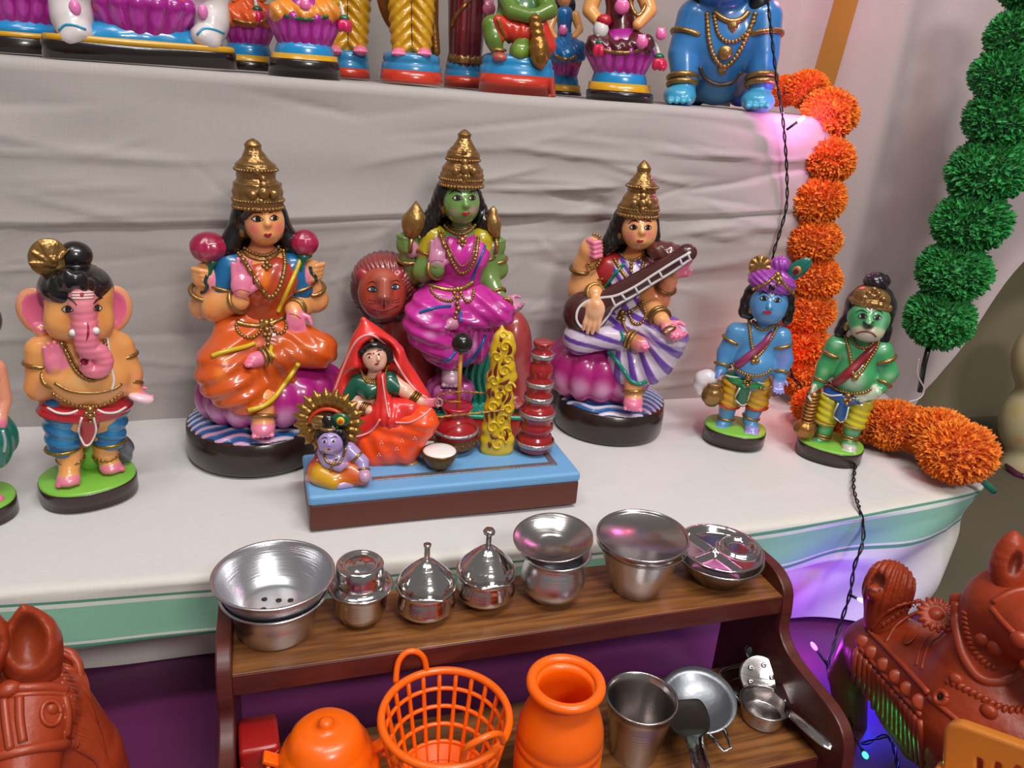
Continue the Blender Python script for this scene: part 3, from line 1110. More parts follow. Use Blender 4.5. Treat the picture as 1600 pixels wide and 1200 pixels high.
 rock.build('rock', f.o, 0.002)
 return f

elephant_figurine()
# ------------------------------------------------------------ shared pieces of the seated figurines
def loftVF(cs, rx, ry, seg=36, disp=None):
 cs = np.asarray(cs, float)
 th = np.linspace(0, 2 * pi, seg, endpoint=False)
 V = []
 for i, c in enumerate(cs):
  a = np.ones(seg) if disp is None else 1 + disp(th, i / (len(cs) - 1))
  V.append(np.column_stack([c[0] + rx[i] * a * np.cos(th), c[1] + ry[i] * a * np.sin(th), np.full(seg, c[2])]))
 V = np.vstack(V)
 F = []
 for i in range(len(cs) - 1):
  for k in range(seg):
   l = (k + 1) % seg
   F.append((i * seg + k, i * seg + l, (i + 1) * seg + l, (i + 1) * seg + k))
 F.append(tuple(range(seg - 1, -1, -1)))
 F.append(tuple((len(cs) - 1) * seg + k for k in range(seg)))
 return V, F

def crown(f, prof, d, name='crown', col='#9c7645', beads=(), front=(), depth=0.92, edge='#d99a24'):
 """Tall crown: prof rows are (py, centre px, half width px) from brim to tip."""
 p = spline([(b, a, r) for a, b, r in prof], 6)
 cs = [f.P(x, y, d) for x, y, r in p]
 rr = np.maximum(p[:, 2], 0.3) * f.s
 rel = lambda th, t: 0.035 * np.sin(th * 11 + 20 * t) * np.cos(t * 46) * (t < .8) + 0.02 * np.sin(t * 90)
 m = MB().add(*loftVF(cs, rr, rr * depth, 48, rel))
 for y, cx, r, br in beads:
  c = f.P(cx, y, d)
  n = int(2 * pi * r / (br * 2.05))
  for a in np.linspace(0, 2 * pi, n, endpoint=False):
   m.add(*sphVF(c + r * f.s * np.array([cos(a), depth * sin(a), 0]), br * f.s, 8, 5))
 for x, y, dd, r in front:
  m.add(*sphVF(f.P(x, y, d + dd), np.array([r, r * .6, r]) * f.s, 10, 7))
 o = m.build(name, gold(col), f.o)
 return o

def palm_lines(f, sc, lines, col='#c8527a', r=0.7):
 for l in lines:
  f.line('palm_line', sc, l, r * f.s, flat(col, .4), off=0.0001, seg=5)

def water_top(seed=0.0):
 def colf(V):
  x, y = V[:, 0], V[:, 1]
  w = np.sin(y * 420 + 2.6 * np.sin(x * 55 + seed) + 1.2 * np.sin(x * 130 + seed * 2))
  t = np.clip(w * 1.6 + 0.1, 0, 1)[:, None]
  a, b, p = lin('#1f5f9e'), lin('#cfc6dc'), lin('#d6a3c4')
  u = np.clip(np.sin(x * 30 + y * 60 + seed) * 1.2, 0, 1)[:, None]
  return a * (1 - t) + (b * (1 - u) + p * u) * t
 return colf

def drum_base(f, cx, cyb, r, hgt, seed=0.0, dome=18):
 """Round dark plinth topped with painted rippling water."""
 s = f.s
 c = f.P(cx, cyb, 0)
 pr = [(0, 0), (r * .97 * s, 0), (r * s, .004), (r * 1.005 * s, hgt * .6 * s), (r * .985 * s, hgt * s), (r * .95 * s, hgt * s + .002), (0, hgt * s + .002)]
 b = MB().add(*lathe(pr, 64, (c[0], 0, 0))).build('base', flat('#2a1d1b', 0.28, 0, 0.4, (50, .2)), f.o)
 w = Sc(water_top(seed))
 w.ell((c[0], 0, hgt * s - 0.001), (r * .97 * s, r * .97 * s, dome * s), None, 0.004,
    disp=lambda p: 0.0012 * np.sin(p[..., 1] * 420 + 2.6 * np.sin(p[..., 0] * 55 + seed) + 1.2 * np.sin(p[..., 0] * 130 + seed * 2)))
 w.box((c[0], 0, hgt * s - 0.03), (r * 1.1 * s, r * 1.1 * s, 0.03), 0.001, None, 0.001, sub=True)
 o = w.build('water', b, 0.002)
 return b, hgt * s

def toes(sc, c, s, dirx, col, w=5.5, n=5, fwd=(0, -1, 0)):
 fwd = np.array(fwd, float)
 side = np.array([-fwd[1], fwd[0], 0]) if abs(fwd[2]) < .5 else np.array([1, 0, 0])
 for i in range(n):
  sc.ell(c + side * (i - (n - 1) / 2) * w * s, np.array([w * .58, w * .58, w * .6]) * s + np.abs(fwd) * w * .5 * s, col, 0.001)

# ------------------------------------------------------------ seated figurine in an orange saree with lotus buds
def lotus_figurine():
 f = Fig('seated_figurine', 'seated clay figurine in an orange saree holding two maroon lotus buds', 'figurine', 404, 698)
 P, s = f.P, f.s
 skin, palmc = '#eca262', '#e87fa0'
 drum_base(f, 404, 698, 103, 50, 0.4)
 seat = Sc('#a81f7c')
 seat.ell(P(422, 594, 0), (99 * s, 84 * s, 52 * s), None, 0.01)
 for i in range(9):
  a = radians(-170 + i * 20 + 10)
  c = P(422, 606, 0) + np.array([88 * s * cos(a), 74 * s * sin(a), 0])
  seat.ell(c, (24 * s, 20 * s, 34 * s), '#a81f7c', 0.004)
  seat.paint(c + np.array([14 * s * cos(a), 14 * s * sin(a), -10 * s]), (24 * s, 24 * s, 24 * s), '#dba0d0', 0.9, a=0.85)
 seat.build('lotus_seat', f.o, 0.0022)
 # the body: skin areas
 b = Sc(skin)
 b.chain([P(409, 400, 10), P(409, 376, 14)], [19 * s, 15 * s], '#e08c58', 0.008)
 b.ell(P(408, 425, 8), (50 * s, 30 * s, 34 * s), None, 0.01)
 b.ell(P(408, 480, 8), (38 * s, 27 * s, 34 * s), None, 0.01)
 # raised front arm
 sh1, el1, wr1 = P(354, 432, 6), P(338, 482, 18), P(374, 470, 44)
 b.chain([sh1, el1], [21 * s, 18 * s], None, 0.008)
 b.chain([el1, wr1], [18 * s, 14 * s], None, 0.008)
 hand(b, wr1, P(378, 446, 52), (0.02, 0.05, 1), (0.08, -1, 0.1), 50 * s, palmc, thumb=1, curl=0.05, spread=0.06, k=0.0016, skin=skin)
 # lowered front arm, palm on the thigh
 sh2, el2, wr2 = P(466, 440, 4), P(470, 478, 6), P(459, 484, 34)
 b.chain([sh2, el2], [20 * s, 17 * s], None, 0.008)
 b.chain([el2, wr2], [16 * s, 13 * s], None, 0.008)
 hand(b, wr2, P(462, 500, 46), (0.12, -0.2, -1), (0, -1, 0.2), 46 * s, palmc, thumb=-1, curl=0.05, spread=0.08, k=0.0016, skin=skin)
 # two rear arms with fists
 for sh, el, wr, hc, r in ((P(352, 430, -12), P(318, 478, -10), P(320, 455, 4), P(322, 432, 12), 19), (P(468, 428, -12), P(492, 468, -10), P(487, 450, 0), P(487, 424, 8), 16)):
  b.chain([sh, el], [19 * s, 18 * s], None, 0.008)
  b.chain([el, wr], [18 * s, 14 * s], None, 0.008)
  b.ell(hc, (r * s, 14 * s, r * 1.1 * s), None, 0.004)
  sg = 1 if hc[0] < 0 else -1
  for i in range(4):
   q = hc + np.array([-sg * 6 * s + sg * i * 1.5 * s, -12 * s, (11 - i * 6.5) * s])
   b.chain([q + np.array([-sg * 10 * s, 7 * s, 1 * s]), q, q + np.array([sg * 9 * s, 1 * s, -2 * s])], [3.6 * s, 4 * s, 3.4 * s], skin, 0.0012)
  b.ell(hc + np.array([sg * 7 * s, -9 * s, -6 * s]), (9 * s, 7 * s, 14 * s), palmc, 0.003)
 b.paint(P(334, 484, 30), 26 * s, '#e2742c', 0.9, a=0.6)
 b.paint(P(410, 385, 20), (22 * s, 20 * s, 9 * s), '#d8642e', 0.9, a=0.7)
 # feet: one tucked across, one on the water
 b.chain([P(420, 556, 66), P(396, 563, 78)], [12 * s, 11 * s], palmc, 0.005)
 toes(b, P(386, 566, 84), s, 1, palmc, 6, fwd=(-1, -.2, 0))
 b.chain([P(411, 622, 82), P(411, 656, 94)], [16 * s, 15 * s], skin, 0.005)
 b.ell(P(411, 668, 98), (17 * s, 20 * s, 11 * s), palmc, 0.006)
 toes(b, P(411, 680, 110), s, 1, palmc, 6.2)
 b.build('body', f.o)
 palm_lines(f, b, [[(366, 455), (376, 452), (390, 456)], [(368, 462), (378, 464), (388, 470)], [(452, 490), (462, 492), (470, 498)]])
 # lotus buds
 for cx, cy, rx, ry, sx, sy in ((326, 386, 25, 21, 332, 408), (476, 379, 19, 19, 475, 399)):
  l = Sc('#8e1238')
  l.ell(P(cx, cy, 14), (rx * s, rx * .8 * s, ry * s), None, 0.004)
  l.cap(P(cx, cy + 8, 14), P(sx, sy, 12), rx * .72 * s, 6 * s, '#c23a6a', 0.006)
  for i in range(5):
   a = radians(-150 + 30 * i)
   l.chain([P(sx, sy - 4, 12) + np.array([3 * cos(a), 3 * sin(a), 0]) * s, P(cx, cy, 14) + np.array([rx * .8 * cos(a), rx * .72 * sin(a), 0]) * s,
      P(cx, cy - ry * .75, 14) + np.array([rx * .3 * cos(a), rx * .3 * sin(a), 0]) * s], [2 * s, 6 * s, 3 * s], '#a51a48', 0.003, n=3)
  l.paint(P(cx, cy + 10, 30), (rx * s, 20 * s, 8 * s), '#d8587e', 0.9, a=0.7)
  bud = l.build('lotus_bud', f.o, 0.0014)
  g = Sc('#0f5a44').ell(P(sx, sy, 14), (12 * s, 11 * s, 6 * s)).chain([P(sx, sy + 4, 22), P(sx - 6, sy + 24, 24), P(sx - 10, sy + 40, 20)], [3 * s, 3 * s, 2 * s], n=3)
  g.build('sepal', bud, 0.0012)
 for x, y, sg in ((322, 440, 1), (490, 428, 1)):
  f.line('lotus_stalk', b, [(x + 2, y - 10), (x - 1, y), (x + 2, y + 8), (x - 3, y + 16), (x - 8, y + 17)] if x < 400 else [(x - 5, y - 12), (x - 3, y - 2), (x + 3, y + 4), (x + 4, y + 12)], 2.6 * s, flat('#123c34', .3, 0, .4), off=0.0)
 # saree: torso, skirt over the crossed legs
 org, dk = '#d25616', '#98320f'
 fold = lambda p: 0.0010 * np.sin(p[..., 0] * 300 + p[..., 2] * 260)
 bl = Sc('#1769a0')
 bl.chain([P(360, 416, 6), P(352, 452, 10)], [25 * s, 23 * s], None, 0.006)
 bl.chain([P(456, 416, 6), P(468, 450, 6)], [22 * s, 21 * s], None, 0.006)
 bl.ell(P(408, 430, 8), (58 * s, 31 * s, 26 * s), None, 0.008)
 bl.build('blouse', f.o)
 t = Sc('#b8461a')
 t.ell(P(414, 440, 14), (48 * s, 33 * s, 36 * s), '#c04a20', 0.01, disp=lambda p: 0.0012 * np.sin(p[..., 0] * 380 - p[..., 2] * 190))
 t.ell(P(408, 485, 10), (42 * s, 31 * s, 38 * s), None, 0.012)
 t.ell(P(432, 436, 26), (24 * s, 18 * s, 30 * s), '#b23a26', 0.01)
 t.ell(P(396, 440, 28), (20 * s, 16 * s, 24 * s), '#b84420', 0.01)
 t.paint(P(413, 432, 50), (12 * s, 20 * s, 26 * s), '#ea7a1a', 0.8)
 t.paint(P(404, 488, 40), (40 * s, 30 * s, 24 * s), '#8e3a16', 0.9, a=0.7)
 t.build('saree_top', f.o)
 sk = Sc(org)
 pl = lambda p: 0.0018 * np.sin(np.arctan2(p[..., 0] + 0.0, p[..., 2] - 0.13) * 22)
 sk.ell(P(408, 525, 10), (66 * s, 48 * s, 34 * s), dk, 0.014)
 sk.chain([P(380, 528, 24), P(352, 578, 62), P(370, 606, 76), P(410, 632, 80)], [40 * s, 40 * s, 34 * s, 21 * s], None, 0.014, n=4,
    disp=lambda p: 0.0017 * np.sin(p[..., 2] * 300 - p[..., 0] * 130))
 sk.chain([P(444, 530, 24), P(496, 546, 50)], [33 * s, 27 * s], None, 0.012, disp=lambda p: 0.0012 * np.sin(p[..., 2] * 330 + p[..., 0] * 210))
 sk.chain([P(500, 548, 50), P(428, 560, 66)], [23 * s, 17 * s], '#c4541a', 0.008, disp=fold)
 sk.ell(P(416, 592, 54), (44 * s, 28 * s, 46 * s), '#c8551a', 0.012, disp=lambda p: 0.0022 * np.sin(np.arctan2(p[..., 0] + 0.002, 0.19 - p[..., 2]) * 26))
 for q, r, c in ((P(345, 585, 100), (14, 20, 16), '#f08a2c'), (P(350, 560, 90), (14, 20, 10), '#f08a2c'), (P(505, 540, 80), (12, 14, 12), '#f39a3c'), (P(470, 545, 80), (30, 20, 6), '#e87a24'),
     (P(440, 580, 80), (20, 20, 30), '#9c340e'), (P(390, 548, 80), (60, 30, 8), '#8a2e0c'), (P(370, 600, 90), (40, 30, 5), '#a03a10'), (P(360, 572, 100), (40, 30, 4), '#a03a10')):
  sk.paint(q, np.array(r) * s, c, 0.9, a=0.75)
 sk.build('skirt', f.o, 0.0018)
 yel = flat('#d2b41e', .35, 0, .3)
 f.line('yellow_border', sk, [(331, 556), (345, 551), (365, 546), (385, 541), (398, 536)], 3.4 * s, yel, off=0.002)
 f.line('yellow_border', sk, [(388, 641), (410, 635), (428, 622), (442, 604), (455, 586), (466, 569)], 3.6 * s, yel, off=0.0032, n=14)
 f.line('yellow_border', [t, bl], [(470, 404), (462, 425), (450, 452), (440, 474), (434, 488)], 3.2 * s, yel, off=0.0)
 f.line('yellow_border', sk, [(424, 541), (423, 550), (429, 558)], 3 * s, yel)
 # gold ornaments
 tt = [t, bl, b]
 f.beads('necklace', tt, [(372, 396), (383, 410), (395, 430), (408, 450), (420, 464), (432, 458), (440, 440), (445, 415), (443, 392)], 3.8 * s, GOLD(), gap=1.5, cord=3 * s)
 f.beads('choker', tt, [(382, 388), (394, 395), (410, 399), (424, 396), (435, 386)], 3 * s, GOLD(), gap=1.5, cord=2 * s)
 f.line('collar', tt, [(376, 392), (392, 402), (411, 406), (428, 401), (440, 389)], 2.2 * s, GOLD())
 m = MB()
 for x, y, r in ((417, 411, 4), (412, 416, 3.5), (422, 415, 3.5), (417, 420, 3.5), (417, 404, 3)):
  m.add(*sphVF(f.on(tt, [(x, y)], 0.0006, raw=True)[0], r * s))
 m.build('pendant', GOLD(), f.o)
 ss = [t, sk]
 f.line('belt', ss, [(369, 503), (385, 508), (405, 509), (425, 505), (444, 496)], 4.2 * s, GOLD())
 f.beads('belt_swag', ss, [(369, 508), (372, 518), (382, 526), (395, 527), (405, 520), (409, 511)], 2.8 * s, GOLD(), gap=1.5)
 f.beads('belt_swag', ss, [(425, 508), (430, 518), (440, 521), (447, 512), (446, 502)], 2.8 * s, GOLD(), gap=1.5)
 m = MB()
 for x, y, r in ((416, 505, 6), (409, 502, 4), (424, 501, 4), (417, 515, 5), (414, 523, 4), (421, 523, 4), (419, 530, 4), (419, 538, 3.5)):
  m.add(*sphVF(f.on(ss, [(x, y)], 0.001, raw=True)[0], r * s))
 m.build('belt_buckle', GOLD(), f.o)
 bangle(f, 'bangle', el1, wr1, 0.95, 16 * s, 3.4 * s, GOLD())
 bangle(f, 'bangle', el2, wr2, 0.9, 14.5 * s, 3 * s, GOLD(), double=True)
 bangle(f, 'bangle', P(318, 470, -6), P(321, 445, 8), 0.6, 19 * s, 3.6 * s, GOLD())
 bangle(f, 'bangle', P(489, 460, -6), P(487, 440, 4), 0.5, 17 * s, 3.6 * s, GOLD())
 bangle(f, 'armlet', P(360, 416, 6), P(352, 452, 10), 0.95, 24 * s, 2.6 * s, GOLD())
 bangle(f, 'armlet', P(456, 416, 6), P(468, 450, 6), 0.95, 22 * s, 2.6 * s, GOLD())
 bangle(f, 'anklet', P(420, 556, 66), P(396, 563, 78), 0.35, 14 * s, 3 * s, GOLD(), double=True)
 bangle(f, 'anklet', P(411, 634, 86), P(411, 655, 94), 0.75, 17.5 * s, 3 * s, GOLD())
 # head, hair, crown
 h = Sc(skin)
 h.ell(P(413, 346, 24), (27 * s, 28 * s, 30 * s), None, 0.01)
 h.ell(P(415, 361, 32), (19 * s, 20 * s, 17 * s), None, 0.01)
 h.chain([P(417, 340, 50), P(418.5, 350, 55)], [2.6 * s, 4.4 * s], None, 0.005)
 h.ell(P(419, 367, 50), (6 * s, 4 * s, 4 * s), None, 0.004)
 h.ell(P(378, 350, 10), (5 * s, 6 * s, 10 * s), None, 0.005)
 for x, y, a in ((399, 357, .85), (432, 355, .7)):
  h.paint(P(x, y, 44), (16 * s, 18 * s, 15 * s), '#e0506a', 0.95, a=a)
 for x, y in ((402, 336), (429, 335)):
  h.paint(P(x, y, 44), (12 * s, 14 * s, 6 * s), '#d8402c', 0.9, a=0.5)
 h.build('head', f.o, 0.0012)
 face(f, h, [(402, 342, 9.5, 4.2, 4, 1.5), (428.5, 340.5, 7, 4, -3, 1)], [[(388, 338), (395, 332), (403, 331.5), (411, 335)], [(421, 333.5), (427, 329.5), (434, 330)]],
   [(412, 367), (416, 364.5), (419, 365.5), (422, 364), (425, 366), (421, 371), (416, 371)], bindi=(415, 328.5, 2.8))
 hr = Sc('#0e0b0d')
 hr.ell(P(406, 338, 6), (36 * s, 28 * s, 36 * s), None, 0.01)
 hr.chain([P(378, 330, 18), P(372, 352, 8), P(358, 385, 10), P(348, 402, 12)], [12 * s, 13 * s, 15 * s, 10 * s], None, 0.008)
 hr.chain([P(438, 335, 12), P(444, 360, 2), P(456, 382, 4), P(466, 396, 4)], [8 * s, 13 * s, 14 * s, 9 * s], None, 0.008)
 hr.ell(P(410, 385, -14), (50 * s, 14 * s, 36 * s), None, 0.01)
 hr.ell(P(415, 352, 46), (25 * s, 34 * s, 29 * s), None, 0.004, sub=True)
 hr.chain([P(392, 327, 44), P(383, 338, 36)], [6 * s, 5 * s], None, 0.004)
 hr.build('hair', f.o, 0.0015)
 MB().add(*sphVF(P(378, 362, 20), np.array([5, 5, 8.5]) * s)).build('earring', GOLD(), f.o)
 crown(f, [(325, 404, 32), (316, 403.5, 33), (300, 402.5, 32.5), (286, 402, 31), (281, 401, 26), (274, 400, 25), (262, 400, 27), (256, 399, 25.5), (248, 398, 18), (240, 397, 14), (237, 396, 12.5),
     (232, 395.5, 10.5), (226, 395, 11), (220, 394.5, 7), (216, 394.3, 1)], 22,
    beads=((322, 404, 33, 2.6), (311, 403.5, 33.5, 2), (264, 400, 27.5, 2.2)),
    front=((412, 302, 30, 8), (412, 290, 28, 6), (411, 280, 24, 5), (395, 305, 30, 6), (428, 304, 28, 6), (408, 315, 31, 4), (402, 268, 25, 5)))
 return f

lotus_figurine()
# ------------------------------------------------------------ green-skinned figurine riding a red lion
def rear_fist(b, f, hc, r, sg, skin, palmc):
 s = f.s
 b.ell(hc, (r * s, .75 * r * s, r * 1.1 * s), skin, 0.004)
 for i in range(4):
  q = hc + np.array([-sg * .3 * r * s + sg * i * .08 * r * s, -.62 * r * s, (.58 - i * .34) * r * s])
  b.chain([q + np.array([-sg * .5 * r * s, .36 * r * s, 1 * s]), q, q + np.array([sg * .45 * r * s, 1 * s, -2 * s])], [.19 * r * s, .21 * r * s, .18 * r * s], skin, 0.0012)
 b.ell(hc + np.array([sg * .36 * r * s, -.48 * r * s, -.3 * r * s]), (.48 * r * s, .36 * r * s, .75 * r * s), palmc, 0.003)

def lion_rider_figurine():
 f = Fig('lion_rider_figurine', 'green-skinned clay figurine in a magenta saree seated on a red lion', 'figurine', 722, 667)
 P, s = f.P, f.s
 skin, palmc = '#6c8a44', '#c882a0'
 # red plinth with a green grassy top
 c = f.P(728, 672, 0)
 o = np.array([(-118, -30), (-95, -46), (60, -46), (88, -34), (94, 15), (70, 40), (-95, 40), (-118, 15)], float)
 o = spline(o, 5, True) * s + np.array([c[0], 0])
 b0 = MB().add(*slabVF(o, 0, 38 * s, 0.003)).build('base', flat('#b8321e', .35, 0, .3, (50, .2)), f.o)
 g = Sc('#128a70')
 g.ell((c[0] - 12 * s, 0, 38 * s), (100 * s, 42 * s, 16 * s), None, 0.004, disp=lambda p: 0.0016 * np.sin(np.arctan2(p[..., 0] - c[0], p[..., 1] + 0.01) * 40))
 g.ell(P(745, 590, 4), (44 * s, 24 * s, 62 * s), '#0e7a62', 0.006, disp=lambda p: 0.0016 * np.sin(p[..., 0] * 700 + 2 * np.sin(p[..., 2] * 90)))
 g.ell(P(645, 585, -6), (18 * s, 20 * s, 36 * s), '#0c6a50', 0.006, disp=lambda p: 0.0012 * np.sin(p[..., 0] * 700))
 g.build('grass', b0, 0.0018)
 V, F = tubeVF([q for q in [np.array([x, y, 40 * s]) for x, y in o]], 3.4 * s, 6, True)
 MB().add(V, F).build('base_rim', flat('#16a07e', .3, 0, .4), b0)
 # lion: head with mane, chest, forelegs, haunch
 red, dark = '#8f2d2c', '#5d1c22'
 l = Sc(red)
 l.ell(P(720, 535, -18), (92 * s, 36 * s, 44 * s), '#7c2426', 0.02)
 l.ell(P(632, 530, -4), (44 * s, 36 * s, 62 * s), '#8a2c2b', 0.02)
 l.chain([P(657, 540, 10), P(660, 600, 16), P(661, 640, 18)], [26 * s, 20 * s, 16 * s], '#a23a36', 0.01)
 l.chain([P(622, 540, 6), P(622, 610, 10), P(622, 640, 10)], [26 * s, 20 * s, 17 * s], '#8a2a2a', 0.01)
 l.ell(P(661, 646, 24), (18 * s, 20 * s, 10 * s), '#a23a36', 0.006)
 l.ell(P(800, 545, -8), (30 * s, 34 * s, 60 * s), '#a03a38', 0.014)
 l.chain([P(810, 580, -4), P(808, 620, 4), P(800, 628, 14)], [22 * s, 16 * s, 13 * s], '#a03a38', 0.008)
 toes(l, P(798, 634, 26), s, 1, '#b06060', 8)
 l.build('lion_body', f.o, 0.002)
 mane = Sc(dark)
 md = lambda p: 0.0009 * np.sin(np.arctan2(p[..., 0] + 0.108, p[..., 2] - 0.175) * 58 + 3 * np.sin(p[..., 2] * 160))
 mane.ell(P(602, 450, 6), (50 * s, 34 * s, 54 * s), None, 0.01, disp=md)
 mane.ell(P(640, 470, -2), (26 * s, 30 * s, 46 * s), None, 0.01, disp=md)
 mane.ell(P(604, 432, 16), (46 * s, 26 * s, 32 * s), '#8a3a36', 0.008, disp=md)
 mane.build('mane', f.o, 0.0017)
 h = Sc('#a8402f')
 h.ell(P(597, 458, 34), (34 * s, 26 * s, 38 * s), None, 0.01)
 h.ell(P(599, 478, 46), (24 * s, 20 * s, 18 * s), '#a8403a', 0.01)
 h.chain([P(600, 440, 58), P(600, 464, 64)], [9 * s, 9 * s], '#b05a48', 0.008)
 h.ell(P(600, 465, 68), (6 * s, 5 * s, 4 * s), '#3a1216', 0.002)
 for x, m in ((567, -1), (622, 1)):
  h.ell(P(x, 430, 34), (9 * s, 7 * s, 10 * s), '#a02c38', 0.003)
 h.paint(P(600, 432, 50), (20 * s, 20 * s, 14 * s), '#d08a7c', 0.9, a=0.5)
 h.build('lion_head', f.o, 0.0013)
 face(f, h, [(582, 452, 8, 4, 6, 1), (618, 448, 7, 4, -5, -1)], [[(574, 444), (581, 440), (588, 443)], [(612, 440), (619, 438), (626, 441)]], None, pupil='#26506a', brow_r=.6)
 f.line('mouth_line', h, [(582, 483), (592, 486), (602, 486), (614, 481), (622, 478)], 0.9 * s, flat('#501418'), off=0.0)
 f.line('mouth_line', h, [(600, 469), (600, 476), (600, 482)], 0.8 * s, flat('#501418'), off=0.0)
 for a in ((588, 470, 576, 468), (588, 473, 577, 474), (612, 470, 624, 466), (612, 473, 624, 471)):
  f.line('whisker', h, [(a[0], a[1]), ((a[0] + a[2]) / 2, (a[1] + a[3]) / 2 + 1), (a[2], a[3])], 0.5 * s, flat('#401014'), off=0.0, seg=4)
 # rider body
 b = Sc(skin)
 D = 34
 b.chain([P(722, 368, D), P(721, 345, D + 4)], [16 * s, 13 * s], '#6d7a4a', 0.007)
 b.ell(P(721, 390, D - 2), (44 * s, 26 * s, 30 * s), None, 0.01)
 b.ell(P(719, 435, D - 2), (32 * s, 24 * s, 30 * s), None, 0.01)
 sh1, el1, wr1 = P(676, 385, D), P(663, 424, D + 8), P(682, 420, D + 26)
 b.chain([sh1, el1], [17 * s, 15 * s], None, 0.007)
 b.chain([el1, wr1], [15 * s, 12 * s], None, 0.007)
 hand(b, wr1, P(683, 405, D + 30), (0.0, 0.05, 1), (0.05, -1, 0.1), 40 * s, palmc, thumb=1, curl=0.05, spread=0.06, k=0.0014, skin=skin)
 sh2, el2, wr2 = P(757, 390, D - 2), P(762, 432, D), P(778, 462, D + 20)
 b.chain([sh2, el2], [16 * s, 14 * s], None, 0.007)
 b.chain([el2, wr2], [14 * s, 10.5 * s], None, 0.007)
 hand(b, wr2, P(795, 473, D + 30), (0.8, -0.6, -0.3), (0.0, -0.6, 1), 37 * s, palmc, thumb=-1, curl=0.75, spread=.04, k=0.0014, skin=skin)
 for sh, el, wr, hc, r, sg in ((P(680, 390, D - 18), P(648, 428, D - 16), P(637, 402, D - 8), P(638, 381, D - 2), 17, 1), (P(758, 390, D - 18), P(776, 420, D - 16), P(777, 402, D - 8), P(776, 384, D - 2), 13, -1)):
  b.chain([sh, el], [17 * s, 15 * s], None, 0.007)
  b.chain([el, wr], [15 * s, 12 * s], None, 0.007)
  rear_fist(b, f, hc, r, sg, skin, palmc)
 b.chain([P(716, 505, D + 40), P(702, 506, D + 46)], [9 * s, 9 * s], palmc, 0.004)
 toes(b, P(694, 508, D + 48), s, 1, '#a08090', 5, fwd=(-1, -.2, 0))
 b.chain([P(704, 560, D + 20), P(704, 580, D + 24)], [13 * s, 12 * s], '#b0a0a0', 0.005)
 b.ell(P(705, 592, D + 30), (15 * s, 16 * s, 11 * s), '#b890a4', 0.006)
 toes(b, P(705, 602, D + 40), s, 1, '#b890a4', 5.6)
 b.build('body', f.o, 0.0015)
 palm_lines(f, b, [[(674, 409), (683, 406), (692, 409)], [(676, 416), (684, 418)]], '#a04a78', 0.6)
 ls = Sc('#a52a80')
 ls.ell(P(703, 603, D + 6), (28 * s, 26 * s, 26 * s), None, 0.006)
 for i in range(7):
  a = radians(-190 + i * 33)
  q = P(703, 606, D + 8) + np.array([26 * s * cos(a), 24 * s * sin(a), -4 * s])
  ls.ell(q, (11 * s, 9 * s, 17 * s), '#b83a90', 0.002)
  ls.paint(q + np.array([3 * cos(a), 3 * sin(a), 8]) * s, 10 * s, '#e0a0d0', .9, a=.7)
 ls.build('lotus_footrest', f.o, 0.0015)
 # attributes held in the rear hands
 m = MB()
 pr = [(430, 0), (400, 3), (395, 8), (383, 6)]
 cs = [P(x, y, D + 8) for x, y in ((643, 372), (645, 362), (646, 354), (647, 345), (648, 338), (649, 332), (650, 324), (650, 314))]
 m.add(*loftVF(cs, np.array([6, 14, 17, 18, 17, 12, 7, 1]) * s, np.array([5, 11, 13, 14, 13, 10, 6, 1]) * s, 24, lambda th, t: .06 * np.sin(t * 40)))
 m.add(*tubeVF([P(641, 394, D + 14), P(642, 380, D + 16), P(644, 368, D + 8)], 3 * s))
 m.build('discus', GOLD(), f.o)
 m = MB()
 cs = [P(x, y, D + 8) for x, y in ((777, 372), (772, 360), (771, 350), (770, 340), (770, 334), (770.5, 329), (771, 322))]
 m.add(*loftVF(cs, np.array([4, 9, 11, 10, 6, 6, 1]) * s, np.array([4, 8, 9, 8, 5, 5, 1]) * s, 20, lambda th, t: .05 * np.sin(th * 5)))
 m.add(*tubeVF([P(774, 396, D + 12), P(777, 385, D + 14), P(775, 370, D + 8)], 2.6 * s))
 m.build('conch', GOLD(), f.o)
 # clothes
 mg, mgd = '#c42a96', '#8c1668'
 bl = Sc('#b9a51e')
 bl.chain([P(679, 372, D), P(671, 396, D + 2)], [19 * s, 18 * s], None, 0.005)
 bl.chain([P(752, 374, D), P(757, 402, D - 2)], [17 * s, 16 * s], None, 0.005)
 bl.ell(P(718, 392, D), (46 * s, 26 * s, 22 * s), None, 0.006)
 bl.build('blouse', f.o, 0.0015)
 t = Sc(mg)
 t.ell(P(724, 398, D + 6), (38 * s, 27 * s, 32 * s), None, 0.008, disp=lambda p: 0.001 * np.sin(p[..., 0] * 420 - p[..., 2] * 200))
 t.ell(P(719, 435, D), (34 * s, 26 * s, 32 * s), '#b02488', 0.01)
 for x, y in ((737, 400), (711, 404)):
  t.ell(P(x, y, D + 18), (18 * s, 14 * s, 18 * s), mg, 0.008)
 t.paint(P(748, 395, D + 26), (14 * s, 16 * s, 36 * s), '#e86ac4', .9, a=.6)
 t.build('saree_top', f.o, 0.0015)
 sk = Sc(mg)
 fr = lambda p: 0.0015 * np.sin(p[..., 2] * 320 + p[..., 0] * 120)
 sk.ell(P(716, 470, D), (58 * s, 40 * s, 30 * s), None, 0.012)
 sk.chain([P(690, 472, D + 10), P(666, 500, D + 40), P(680, 535, D + 36), P(702, 560, D + 26)], [34 * s, 32 * s, 26 * s, 17 * s], None, 0.01, n=4, disp=fr)
 sk.chain([P(745, 472, D + 8), P(780, 486, D + 34)], [28 * s, 22 * s], None, 0.01, disp=lambda p: 0.0012 * np.sin(p[..., 2] * 380 + p[..., 0] * 260))
 sk.chain([P(782, 488, D + 34), P(724, 504, D + 40)], [18 * s, 13 * s], '#b82a8e', 0.007, disp=fr)
